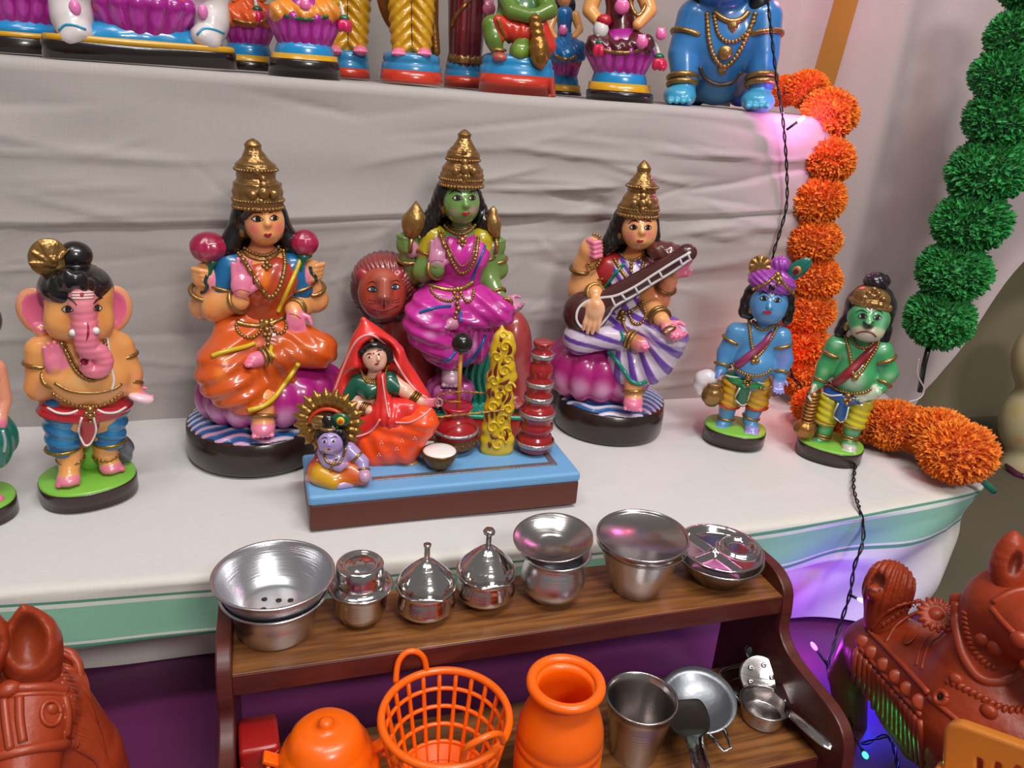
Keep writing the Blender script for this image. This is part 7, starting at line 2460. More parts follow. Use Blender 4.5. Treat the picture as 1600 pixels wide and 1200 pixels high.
def wood(name, a, b, rough, stretch=(3, 30, 30), scale=4.0):
 m, nt, bs = _new(name)
 tc = N(nt, 'ShaderNodeTexCoord')
 mp = N(nt, 'ShaderNodeMapping')
 mp.inputs['Scale'].default_value = stretch
 no = N(nt, 'ShaderNodeTexNoise', Scale=scale, Detail=6.0, Distortion=0.6)
 nt.links.new(tc.outputs['Object'], mp.inputs['Vector'])
 nt.links.new(mp.outputs['Vector'], no.inputs['Vector'])
 cr = N(nt, 'ShaderNodeValToRGB')
 cr.color_ramp.elements[0].position, cr.color_ramp.elements[1].position = 0.36, 0.62
 cr.color_ramp.elements[0].color, cr.color_ramp.elements[1].color = (*lin(a), 1), (*lin(b), 1)
 nt.links.new(no.outputs['Fac'], cr.inputs['Fac'])
 nt.links.new(cr.outputs['Color'], bs.inputs['Base Color'])
 bs.inputs['Roughness'].default_value = rough
 bs.inputs['Coat Weight'].default_value = 0.15
 bs.inputs['Coat Roughness'].default_value = 0.3
 return m

def rack():
 r = empty('utensil_rack', (_A[0], _A[1], 0), RANG)
 tag(r, 'two-tier dark wooden rack with curved sides holding toy kitchen utensils', 'rack')
 top = wood('rack_veneer', '#61391f', '#8f5c30', 0.34, (2.2, 34, 34))
 edge = wood('rack_edge', '#4a1a16', '#5a231c', 0.4, (3, 20, 20))
 prof = spline([(0.088, 0.016), (0.06, 0.0165), (0.03, 0.018), (0.012, 0.014), (0.0, 0.004), (-0.005, -0.018), (-0.007, -0.038), (-0.024, -0.051), (-0.056, -0.056), (-0.089, -0.058), (-0.110, -0.065),
       (-0.121, -0.080), (-0.126, -0.103)], 12)
 out = np.vstack([prof, [(-0.126, ZF + .002), (-0.10, ZF + .002), (-0.09, ZF + .02), (0.06, ZF + .02), (0.068, ZF + .002), (0.088, ZF + .002)]])
 n = len(out)
 for x0, x1 in ((-0.0125, 0.0), (RL, RL + 0.0125)):
  bm = bmesh.new()
  a = [bm.verts.new((x0, y, z)) for y, z in out]
  b = [bm.verts.new((x1, y, z)) for y, z in out]
  bm.faces.new(a)
  bm.faces.new(b[::-1])
  for i in range(n):
   j = (i + 1) % n
   bm.faces.new((a[i], b[i], b[j], a[j]))
  bmesh.ops.recalc_face_normals(bm, faces=bm.faces)
  me = bpy.data.meshes.new('side_panel')
  bm.to_mesh(me)
  bm.free()
  o = link('side_panel', me, edge, r)
  bv = o.modifiers.new('bevel', 'BEVEL')
  bv.width, bv.segments, bv.limit_method = 0.0015, 2, 'ANGLE'
 for y0, y1, z in ((0.0, 0.086, 0.0), (-0.096, 0.034, ZL)):
  sh = MB().add(*boxVF((0.0, y0, z - .019), (RL, y1, z), 0.0008)).build('shelf', top, r, smooth=False)
  MB().add(*boxVF((0.0, y0 - .0016, z - .0205), (RL, y0 + .002, z - .0004), 0.0006)).build('shelf_front_strip', edge, sh, smooth=False)

rack()

def uten(name, label, px, py, z0=0.0, cat='pot', group=None, turn=0):
 return Fig(name, label, cat, px, py, z0, turn=turn, group=group)

def zr(f, cx, cy, hw):
 a, b = f.P(cx - hw, cy, 0), f.P(cx + hw, cy, 0)
 return (b[0] - a[0]) / 2, max(f.P(cx, cy, 0)[2], 0.0)

def vessel(f, name, rows, mat, parent=None, wall=0.0012, inner=True, seg=56, n=0, floor=0.002, rim=0.0016):
 """Thin-walled turned vessel: rows (r, z) from the foot up to the rim, then back down inside."""
 p = spline(np.array(rows), n) if n else np.array(rows, float)
 p[:, 0] = np.maximum(p[:, 0], 0)
 prof = [(0, p[0][1])] + [tuple(q) for q in p]
 R, Z = p[-1]
 if rim:
  prof += [(R + rim, Z + rim * .3), (R + rim, Z + rim), (R, Z + rim * 1.4), (R - wall, Z + rim * .8)]
 if inner:
  ins = [(max(q[0] - wall, 0), q[1] + (wall if q[1] < p[0][1] + floor else 0)) for q in p[::-1][1:]]
  prof += [q for q in ins if q[1] > p[0][1] + floor] + [(max(p[0][0] - wall, .001), p[0][1] + floor), (0, p[0][1] + floor)]
 else:
  prof += [(0, Z)]
 return MB().add(*lathe(prof, seg)).build(name, mat, parent or f.o)

AL, ST, ST2 = lambda: steel('#d8d8dc', .29), lambda: steel('#cfcac8', .12), lambda: steel('#bab4b2', .22)

# 1 steamer: a pot with a perforated pan sitting in its mouth
f = uten('steamer_pot', 'wide aluminium pot with a perforated bowl on top, leftmost on the rack', 432, 981)
r0, r1 = zr(f, 432, 981, 58)[0], zr(f, 431, 950, 68)
r2 = zr(f, 429, 924, 84)
vessel(f, 'pot', [(r0, 0), (r0 * 1.04, .003), (r1[0], r1[1]), (r1[0] * 1.0, r2[1] - .008), (r2[0], r2[1])], AL())
rr, rz = zr(f, 424, 898, 95)
bz = r2[1] - .015
pan = vessel(f, 'perforated_bowl', [(r0 * .72, bz), (r0 * .95, bz + .003), (r1[0] * .98, r2[1] - .004), (r2[0] * .96, r2[1] + .002), (rr * .97, rz - .003), (rr, rz)], AL(), rim=.0018)
for dx, dy in ((-.010, -.006), (.004, -.012), (.003, .004), (-.009, .008), (.013, .002)):
 MB().add(*lathe([(0, 0), (.0026, 0), (.0026, .0003), (0, .0003)], 14, (dx, dy, bz + .0021))).build('hole', flat('#08080a', .8), pan)

# 2 tiffin cup with stepped lid
f = uten('lidded_cup', 'small steel cup with a stepped flat lid between the steamer and the knobbed pots', 563, 966)
s = f.s
b0 = zr(f, 563, 966, 31)[0]
q1, q2, q3 = zr(f, 564, 945, 41), zr(f, 565, 925, 43), zr(f, 565, 914, 49)
vessel(f, 'cup', [(b0 * .8, 0), (b0, .002), (q1[0], q1[1]), (q2[0], q2[1]), (q3[0] * .96, q3[1] - .003), (q3[0], q3[1])], ST())
l1, l2 = zr(f, 563, 890, 38), zr(f, 562, 880, 36)
z = q3[1]
MB().add(*lathe([(q3[0] * .98, z + .001), (l1[0] * 1.03, z + .003), (l1[0], z + .005), (l1[0] * 1.02, z + .008), (l1[0], z + .010), (l1[0] * 1.02, z + .013), (l1[0] * .99, l2[1] - .001), (l2[0] * .96, l2[1] + .0012), (l2[0] * .88, l2[1] + .0008),
     (l2[0] * .80, l2[1] - .0012), (l2[0] * .62, l2[1] - .001), (l2[0] * .56, l2[1] + .0006), (0, l2[1] + .0003)], 56)).build('lid', ST(), f.o)

# 3, 4 knobbed pots
def knob_pot(label, px, py, hx, tabx, ball):
 f = uten('knobbed_pot', label, px, py, group='steel pots with knobbed lids')
 k = 1.0
 b = zr(f, px, py, 24)[0]
 m1, m2, m3 = zr(f, px, py - 18, 46), zr(f, px, py - 32, 45), zr(f, px + 1, py - 46, 45)
 pot = vessel(f, 'pot', [(b * .7, 0), (b, .001), (b * 1.5, .006), (m1[0], m1[1]), (m2[0] * .99, m2[1]), (m3[0] * .95, m3[1] - .004), (m3[0], m3[1])], ST(), n=4)
 t = f.P(tabx, py - 24, 46)
 V, F = boxVF((-.014, -.008, -.0008), (.014, .010, .0008), .0006)
 V = V @ rotm(-24, 0, 0 if tabx == px + 3 else 20).T
 MB().add(V + t, F).build('handle_tab', ST(), f.o)
 z = m3[1] + .001
 R = m3[0]
 top = f.P(px, py - 87, 0)[2]
 lid = MB().add(*lathe([(R * .97, z), (R * .98, z + .004), (R * .94, z + .0055), (R * .90, z + .0085), (R * .84, z + .010), (R * .60, z + .010 + (top - z - .010) * .40), (R * .34, z + .010 + (top - z - .010) * .76), (R * .14, top), (0, top)], 56)).build('lid', ST(), f.o)
 kz = f.P(px, py - 108, 0)[2]
 prof = [(.0026, top - .001), (.0026, kz - .002)] + ([(.0054, kz - .001), (.0058, kz + .001), (.0045, kz + .003)] if ball else [(.0034, kz - .001), (.0036, kz + .001)]) + [(0, kz + (.0035 if ball else .0012))]
 MB().add(*lathe(prof, 20)).build('knob', ST2(), lid)

knob_pot('steel pot with a thin rod knob on its cone lid, left of the twin pot', 664, 960, 664, 667, False)
knob_pot('steel pot with a round ball knob on its cone lid beside the saucer-topped pot', 757, 939, 757, 771, True)

# 5 round-bellied pot topped with a saucer
f = uten('bellied_pot', 'round-bellied aluminium pot topped with a tilted saucer', 861, 929)
b = zr(f, 861, 929, 33)[0]
rows = [zr(f, 862, 912, 48), zr(f, 863, 897, 51), zr(f, 864, 880, 46), zr(f, 865, 871, 44), zr(f, 867, 861, 54)]
vessel(f, 'pot', [(b * .9, 0), (b, .001)] + [q for q in rows], AL(), n=4)
sr, sz = zr(f, 855, 839, 63)
zb = rows[-1][1] + .004
V, F = lathe([(0, zb - .001), (sr * .42, zb - .001), (sr * .50, zb + .001), (sr * .80, zb + .0055), (sr * .97, zb + .0115), (sr, zb + .0118), (sr, zb + .013), (sr * .96, zb + .0128), (sr * .80, zb + .0072), (sr * .52, zb + .0022), (sr * .47, zb + .0014), (sr * .44, zb + .0004), (0, zb + .0004)], 60)
V = (V - [0, 0, zb]) @ rotm(5, -4, 0).T + [-.003, 0, zb]
so = Fig('saucer', 'small steel saucer lying on the mouth of the round-bellied pot', 'saucer', base=f.b + np.array([0, 0, 0]), group=None)
MB().add(V, F).build('plate', ST2(), so.o)

# 6 bucket-shaped pot with flat lid
f = uten('tapered_pot', 'tall tapered steel pot covered by a flat round lid', 992, 918)
b = zr(f, 992, 918, 38)[0]
t1, t2 = zr(f, 993, 866, 60), zr(f, 992, 846, 70)
vessel(f, 'pot', [(b * .95, 0), (b, .0012), ((b + t1[0]) / 2, t1[1] / 2), (t1[0], t1[1]), (t2[0] * .97, t2[1] - .003), (t2[0], t2[1])], AL())
lr, lz = zr(f, 992, 831, 74)
lz = t2[1] + .004
V, F = lathe([(lr * .95, lz - .002), (lr, lz - .001), (lr * 1.005, lz + .004), (lr, lz + .0062), (lr * .965, lz + .0064), (lr * .95, lz + .0044), (lr * .93, lz + .0032), (0, lz + .0034)], 64)
MB().add((V - [0, 0, lz]) @ rotm(2, -2, 0).T + [0, 0, lz], F).build('lid', ST2(), f.o)

# 7 round dish under a partitioned plate
f = uten('shallow_bowl', 'shallow steel bowl at the right end of the rack under a partitioned plate', 1117, 899, cat='bowl')
b = zr(f, 1117, 899, 40)[0]
d1, d2 = zr(f, 1119, 880, 62), zr(f, 1121, 866, 71)
vessel(f, 'bowl', [(b, 0), (b * 1.1, .001), (d1[0] * .96, d1[1]), (d2[0] * .97, d2[1] - .002), (d2[0], d2[1])], ST2())
pl = Fig('partitioned_plate', 'round steel plate with raised partitions lying on the shallow bowl', 'plate', base=f.b)
R = d2[0] * .99
zb = d2[1] + .0022
g = np.linspace(-1, 1, 81)
th = np.linspace(0, 2 * pi, 96, endpoint=False)
rr = np.concatenate([np.linspace(0.0, .9, 34), [.93, .96, .985, 1.0]])
X = (rr[:, None] * np.cos(th) * R)
Y = (rr[:, None] * np.sin(th) * R)
u_ = X * cos(.9) + Y * sin(.9)
v_ = -X * sin(.9) + Y * cos(.9)
Z = -.004 + .0045 * np.exp(-((u_ + .006) / .0032) ** 2) + .0045 * np.exp(-(v_ / .003) ** 2) * (u_ < -.006)
ring = np.hypot(u_ - .024, v_ + .004)
Z += .004 * np.exp(-((ring - .017) / .003) ** 2)
e = np.clip((rr - .84) / .12, 0, 1)[:, None]
Z = Z * (1 - e) + .0028 * e
Z[-1] -= .001
V = np.stack([X, Y, Z + zb + .004], -1).reshape(-1, 3)
F = []
nr, nt_ = Z.shape
for i in range(nr - 1):
 for k in range(nt_):
  F.append((i * nt_ + k, i * nt_ + (k + 1) % nt_, (i + 1) * nt_ + (k + 1) % nt_, (i + 1) * nt_ + k))
po = MB().add(V, F).build('plate', steel('#c6bfbf', .12), pl.o)
sol = po.modifiers.new('thickness', 'SOLIDIFY')
sol.thickness = 0.0009

# ------------------------------------------------------------ lower shelf
OR = lambda: flat('#f2640c', .3, 0, .25)

def orange_mat():
 if 'orange_plastic' not in MATS:
  m, nt, b = _new('orange_plastic')
  b.inputs['Base Color'].default_value = (*lin('#ff6a08'), 1)
  b.inputs['Roughness'].default_value = .32
  b.inputs['Subsurface Weight'].default_value = .25
  b.inputs['Subsurface Radius'].default_value = (.012, .004, .001)
  b.inputs['Coat Weight'].default_value = .2
  bump(nt, b, 120, .06, .001)
  MATS['orange_plastic'] = m
 return MATS['orange_plastic']

# lidded orange pot
f = uten('orange_pot', 'orange plastic pot with a ridged domed lid on the lower rack shelf', 512, 1246, ZL)
s = f.s
L0 = zr(f, 512, 1196, 84)
hs = lambda y: f.P(512, y, 0)[2]
R = L0[0]
zb = L0[1] - .006
vessel(f, 'pot', [(R * .62, 0), (R * .8, .004), (R * .98, zb * .55), (R * .93, zb - .002), (R * .95, zb)], orange_mat(), n=3)
zt = hs(1136)
dz = zt - zb
prof = [(R * 1.0, zb), (R * 1.02, zb + .003), (R * .96, zb + dz * .25), (R * .90, zb + dz * .30), (R * .88, zb + dz * .36), (R * .82, zb + dz * .55), (R * .76, zb + dz * .60), (R * .73, zb + dz * .66), (R * .66, zb + dz * .84), (R * .62, zb + dz * .88), (R * .52, zb + dz * .98),
  (R * .3, zt), (R * .15, zt + .0005), (R * .13, zt + .004), (R * .13, zt + .006), (R * .08, zt + .008), (0, zt + .008)]
lid = MB().add(*lathe(prof, 64)).build('lid', orange_mat(), f.o)
for m in (-1, 1):
 V, F = boxVF((-.009, -.006, -.002), (.009, .006, .002), .001)
 V2, F2 = boxVF((-.008, -.005, -.010), (.008, .005, -.006), .001)
 c = np.array([m * R * .98, 0.004, zb + dz * .34])
 rm = rotm(0, m * -30, 0)
 MB().add(V @ rm.T + c, F).add(*tubeVF([c + np.array([m * .004, y, -.004]) for y in (-.008, 0, .008)], .002)).build('handle', orange_mat(), lid)

# lattice basket
f = uten('lattice_basket', 'orange plastic lattice basket with looped handles on the lower rack shelf', 690, 1246, ZL, 'basket')
R1, Z1 = zr(f, 692, 1118, 100)
R0 = zr(f, 690, 1240, 62)[0]
bk = MB()
ringz = np.linspace(.006, Z1, 6)
rad = lambda z: R0 + (R1 - R0) * (z / Z1) ** .9
for i, z in enumerate(ringz):
 pts = [np.array([rad(z) * cos(a), rad(z) * sin(a), z]) for a in np.linspace(0, 2 * pi, 60, endpoint=False)]
 bk.add(*tubeVF(pts, .0034 if i == 5 else .0019, 8, True, 1.0))
bk.build('rings', orange_mat(), f.o)
rb = MB()
for a in np.linspace(0, 2 * pi, 22, endpoint=False):
 pts = [np.array([rad(z) * cos(a), rad(z) * sin(a), z]) for z in np.linspace(.003, Z1, 8)]
 rb.add(*tubeVF(pts, .0021, 6, ref=(cos(a + 1.57), sin(a + 1.57), 0)))
rb.build('ribs', orange_mat(), f.o)
MB().add(*lathe([(0, 0), (R0, 0), (R0 * 1.03, .006), (rad(.02) * 1.005, .022), (rad(.02) * .98, .022), (R0 * .98, .004), (0, .004)], 48)).build('basket_bottom', orange_mat(), f.o)
for pts in ([f.P(618, 1066, -66), f.P(622, 1036, -78), f.P(634, 1020, -86), f.P(650, 1018, -90), f.P(662, 1028, -92), f.P(667, 1048, -90)],
   [f.P(722, 1190, 86), f.P(728, 1170, 92), f.P(745, 1158, 92), f.P(768, 1148, 84), f.P(782, 1148, 72), f.P(786, 1160, 66)]):
 MB().add(*tubeVF(spline(pts, 6), .0027, 8)).build('handle', orange_mat(), f.o)

# urn with wide neck ring
f = uten('orange_urn', 'tall orange plastic urn with a thick ring mouth beside the steel tumbler', 864, 1236, ZL, 'urn')
hz = lambda y: f.P(864, y, 0)[2]
Rb = zr(f, 864, 1130, 70)[0]
Rn, Zn = zr(f, 863, 1064, 47)
prof = [(Rb * .86, 0), (Rb * .96, .004), (Rb, .03), (Rb * 1.0, hz(1158)), (Rb * .975, hz(1156)), (Rb * 1.0, hz(1153)), (Rb * .995, hz(1145)), (Rb * .97, hz(1143)), (Rb * .99, hz(1140)), (Rb * .96, hz(1128)), (Rb * .86, hz(1110)), (Rb * .74, hz(1097)), (Rn * 1.06, hz(1088)), (Rn * 1.03, Zn - .010), (Rn * 1.08, Zn - .004)]
inside = [(Rn * .98, Zn), (Rn * .90, Zn - .008), (Rn * .92, Zn - .02), (Rb * .9, Zn - .045), (Rb * .95, .01), (0, .008)]
MB().add(*lathe([(0, 0)] + prof + inside, 64)).build('urn_body', orange_mat(), f.o)
MB().add(*tubeVF([np.array([Rn * 1.16 * cos(a), Rn * 1.16 * sin(a), Zn]) for a in np.linspace(0, 2 * pi, 56, endpoint=False)], Rn * .185, 12, True)).build('mouth_ring', orange_mat(), f.o)

# steel tumbler
f = uten('tumbler', 'plain steel tumbler standing between the orange urn and the shallow pan', 989, 1172, ZL, 'tumbler')
b = zr(f, 989, 1172, 37)[0]
t = zr(f, 993, 1088, 57)
vessel(f, 'tumbler', [(b, 0), (b * 1.03, .001), ((b + t[0]) / 2, t[1] / 2), (t[0], t[1])], ST2(), n=3, rim=.0012)

# shallow griddle pan tilted against the back, with a loop handle
f = uten('griddle_pan', 'shallow grey griddle pan with a square loop handle behind the spatula', 1084, 1130, ZL, 'pan')
R = zr(f, 1084, 1104, 62)[0]
tilt = rotm(14, 0, 0)
prof = [(0, 0), (R * .3, .0006), (R * .6, .0034), (R * .85, .0085), (R, .0135), (R * 1.0, .0148), (R * .84, .0098), (R * .6, .0048), (R * .3, .0018), (0, .0012)]
V, F = lathe(prof, 64)
c = np.array([0, .006, .0150])
pan = MB().add(V @ tilt.T + c, F).build('pan', flat('#8f9298', .38, .85, 0, (120, .15)), f.o)
a = -radians(52)
lp = [np.array([R * .98 * cos(a + q), R * .98 * sin(a + q), .0135]) for q in (-.22, .22)]
dr = np.array([cos(a), sin(a), .05])
sd = np.array([-sin(a), cos(a), 0])
loop = [lp[0], lp[0] + dr * .012 - sd * -.002, lp[0] + dr * .02 + sd * .004, lp[1] + dr * .02 - sd * .004, lp[1] + dr * .012 + sd * -.002, lp[1]]
V, F = tubeVF(np.array(loop) @ tilt.T + c, .0022, 8, flatz=.5)
MB().add(V, F).build('loop_handle', ST(), pan)

# spatula lying over the pan
f = uten('spatula', 'steel spatula with a broad blade lying across the griddle pan', 1085, 1165, ZL, 'spatula')

def strip(f, rows, mat, name, parent=None, thick=.0010):
 """Sheet-metal strip: rows of (left px, right px, unused, height, dish)."""
 V, F = [], []
 k = 7
 for i, (l, r, y, d, dish) in enumerate(rows):
  hz_ = lambda p: f.c + f.rayl(*p) * ((d - f.c[2]) / f.rayl(*p)[2])
  a, b = hz_(l), hz_(r)
  for j in range(k):
   t = j / (k - 1)
   p = a * (1 - t) + b * t
   V.append(p - np.array([0, .35, 1]) * dish * 4 * t * (1 - t))
 for i in range(len(rows) - 1):
  for j in range(k - 1):
   q = i * k + j
   F.append((q, q + 1, q + k + 1, q + k))
 o = MB().add(V, F).build(name, mat, parent or f.o)
 sm = o.modifiers.new('thickness', 'SOLIDIFY')
 sm.thickness = thick
 sb = o.modifiers.new('smooth', 'SUBSURF')
 sb.levels = sb.render_levels = 2
 return o

dk = steel('#8c8680', .3)
sp = strip(f, [((1050, 1094), (1092, 1091), 0, .034, 0), ((1042, 1106), (1104, 1103), 0, .033, .001), ((1044, 1134), (1112, 1132), 0, .033, .001), ((1056, 1146), (1108, 1144), 0, .034, .0), ((1070, 1156), (1098, 1153), 0, .036, -.001), ((1074, 1166), (1098, 1162), 0, .038, -.002)], dk, 'blade')
strip(f, [((1072, 1150), (1098, 1147), 0, .0362, -.0005), ((1074, 1164), (1099, 1160), 0, .039, -.003), ((1079, 1190), (1106, 1184), 0, .043, -.004), ((1086, 1230), (1116, 1222), 0, .050, -.004), ((1092, 1262), (1122, 1254), 0, .054, -.003)], ST(), 'spatula_handle', sp)

# tray with rounded corners holding the pan and ladles
f = uten('steel_tray', 'small rectangular steel tray with rounded corners at the right of the lower shelf', 1196, 1098, ZL, 'tray')
cn = [hitz(x, y, ZL + .001) for x, y in ((1112, 1062), (1200, 1038), (1284, 1120), (1188, 1146))]
cn = [f.Rw @ (q - f.b) for q in cn]
cen = np.mean(cn, 0)

def rr_outline(sc, n=8):
 pts = []
 for i in range(4):
  p, a, b = np.array(cn[i]), np.array(cn[i - 1]), np.array(cn[(i + 1) % 4])
  for t in np.linspace(0, 1, n):
   q0, q1 = p + (a - p) * .28, p + (b - p) * .28
   pts.append((1 - t) ** 2 * q0 + 2 * t * (1 - t) * p + t * t * q1)
 return cen + (np.array(pts) - cen) * sc

rows = [(rr_outline(.80), .0004), (rr_outline(.84), .0012), (rr_outline(.95), .009), (rr_outline(1.0), .0115), (rr_outline(1.02), .0112)]
n = len(rows[0][0])
V = np.vstack([np.column_stack([q[:, :2], np.full(n, z)]) for q, z in rows] + [[[cen[0], cen[1], .0004]]])
F = []
for i in range(len(rows) - 1):
 for k in range(n):
  F.append((i * n + k, i * n + (k + 1) % n, (i + 1) * n + (k + 1) % n, (i + 1) * n + k))
for k in range(n):
 F.append((k, len(V) - 1, (k + 1) % n))
o = MB().add(V, F).build('tray', ST(), f.o)
sm = o.modifiers.new('thickness', 'SOLIDIFY')
sm.thickness = .0008
MB().add(*tubeVF([(q[0], q[1], .0114) for q in rr_outline(1.02)], .0012, 6, True)).build('tray_rim', ST2(), o)

# saucepan with long handle
f = uten('saucepan', 'small steel saucepan with a long ribbed handle on the tray', 1190, 1120, ZL + .0015, 'pan')
R, Z = zr(f, 1190, 1096, 41)
b = R * .86
vessel(f, 'pan', [(b, 0), (b * 1.04, .0015), (R * .97, Z * .6), (R, Z)], ST2(), n=3, rim=.0012)
hd = strip(f, [((1226, 1092), (1222, 1110), 0, Z * .98, -.001), ((1240, 1102), (1232, 1120), 0, Z * .99, -.003), ((1268, 1124), (1256, 1144), 0, Z + .001, -.004), ((1296, 1146), (1282, 1166), 0, Z + .003, -.005), ((1312, 1160), (1298, 1174), 0, Z + .003, -.003)], ST(), 'pan_handle', thick=.0014)

# skimmer and a ladle tucked behind the saucepan
f = uten('skimmer', 'perforated steel skimmer leaning behind the small saucepan', 1200, 1086, ZL + .0015, 'skimmer')
c = f.P(1187, 1056, 0)
R = zr(f, 1187, 1056, 35)[0]
t2 = rotm(48, 14, 0)
V, F = lathe([(0, .002), (R * .5, .0012), (R * .9, .0), (R, .0012), (R * .9, .001), (R * .5, .0022), (0, .003)], 40)
sk = MB().add(V @ t2.T + c, F).build('skimmer_disc', ST2(), f.o)
for i in range(5):
 a = 2 * pi * i / 5 + .4
 V, F = lathe([(.0008, .0025), (.0024, .0028), (.003, .0022), (.0024, .0036), (.0008, .004), (.0008, .0025)], 12, (R * .55 * cos(a), R * .55 * sin(a), 0))
 MB().add(V @ t2.T + c, F).build('punched_hole', ST(), sk)
strip(f, [((1204, 1080), (1220, 1066), 0, .026, -.001), ((1226, 1098), (1240, 1084), 0, .016, -.002), ((1250, 1120), (1264, 1106), 0, .010, -.002)], ST(), 'skimmer_handle', sk)
f = uten('ladle', 'dark steel ladle spoon leaning on the rack side behind the skimmer', 1214, 1066, ZL + .0015, 'ladle')
c = f.P(1190, 1034, -14)
V, F = sphVF((0, 0, 0), np.array([34, 7, 17]) * f.s, 24, 12)
ld = MB().add(V @ rotm(-25, 32, 0).T + c, F).build('ladle_bowl', steel('#6d7480', .25), f.o)
strip(f, [((1212, 1052), (1222, 1044), 0, .030, -.001), ((1238, 1078), (1248, 1068), 0, .024, -.002), ((1262, 1104), (1272, 1094), 0, .016, -.002)], ST(), 'ladle_handle', ld)

# red quilted box at the far left
f = uten('red_box', 'small red quilted plastic box at the left end of the lower rack shelf', 408, 1212, ZL, 'box')
w = zr(f, 408, 1160, 32)[0]
ht = f.P(408, 1142, 0)[2]
q = MB().add(*boxVF((-w, -.02, 0), (w, .02, ht), .004))
bx = q.build('box', flat('#a01a18', .35, 0, .3), f.o)
m = MB()
for i in range(-3, 6):
 for sgn in (-1, 1):
  p0, p1 = np.array([w * .3 * i - w * .6, -.0203, .002]), np.array([w * .3 * i - w * .6 + sgn * ht * .8, -.0203, ht - .004])
  lo, hi = -w * .93, w * .93
  dx = p1[0] - p0[0]
  t0, t1 = 0.0, 1.0
  for lim, side in ((lo, 1), (hi, -1)):
   tt = (lim - p0[0]) / dx
   if (dx * side > 0):
    t0 = max(t0, tt)
   else:
    t1 = min(t1, tt)
  if t1 - t0 > .1:
   m.add(*tubeVF([p0 + (p1 - p0) * t0, p0 + (p1 - p0) * t1], .0007, 5))
m.build('quilting', flat('#b83026', .35, 0, .3), bx)
# ------------------------------------------------------------ terracotta animals and the things at the frame edges
TC = '#9c3818'

def terracotta():
 if 'terracotta' not in MATS:
  m, nt, b = _new('terracotta')
  a = N(nt, 'ShaderNodeVertexColor', layer_name='Col')
  no, tc = bump(nt, b, 70, .4, .003, 6.0)
  mx = N(nt, 'ShaderNodeMix', data_type='RGBA', blend_type='MULTIPLY')
  cr = N(nt, 'ShaderNodeValToRGB')
  cr.color_ramp.elements[0].color, cr.color_ramp.elements[1].color = (.82, .78, .76, 1), (1.08, 1.05, 1.03, 1)
  n2 = N(nt, 'ShaderNodeTexNoise', Scale=22.0, Detail=4.0)
  nt.links.new(tc.outputs['Object'], n2.inputs['Vector'])
  nt.links.new(n2.outputs['Fac'], cr.inputs['Fac'])
  mx.inputs['Factor'].default_value = 1.0
  nt.links.new(a.outputs['Color'], mx.inputs['A'])
  nt.links.new(cr.outputs['Color'], mx.inputs['B'])
  nt.links.new(mx.outputs['Result'], b.inputs['Base Color'])
  b.inputs['Roughness'].default_value = .42
  b.inputs['Specular IOR Level'].default_value = .45
  MATS['terracotta'] = m
 return MATS['terracotta']

def tcb(sc, name, f, h=.002, parent=None):
 o = sc.build(name, parent or f.o, h)
 o.data.materials.clear()
 o.data.materials.append(terracotta())
 return o

def tcm():
 return flat(TC, .42, 0, .1, (70, .3))

def rope_ring(f, sc, pts, r, name, parent=None, n=8, twist=True):
 p = f.on(sc, pts, -0.001, n)
 m = MB()
 if twist:
  k = len(p)
  L = np.concatenate([[0], np.cumsum(np.linalg.norm(np.diff(p, axis=0), axis=1))])
  for q in np.arange(0, L[-1], r * 1.1):
   c = np.array([np.interp(q, L, p[:, i]) for i in range(3)])
   c2 = np.array([np.interp(min(q + r, L[-1]), L, p[:, i]) for i in range(3)])
   u, v, d = frame(c2 - c + 1e-6)
   m.add(*sphVF(c, np.array([r, r * .62, r]), 8, 6, np.stack([u * .8 + d * .6, d, v], 1)))
 else:
  m.add(*tubeVF(p, r, 8))
 return m.build(name, tcm(), parent or f.o)

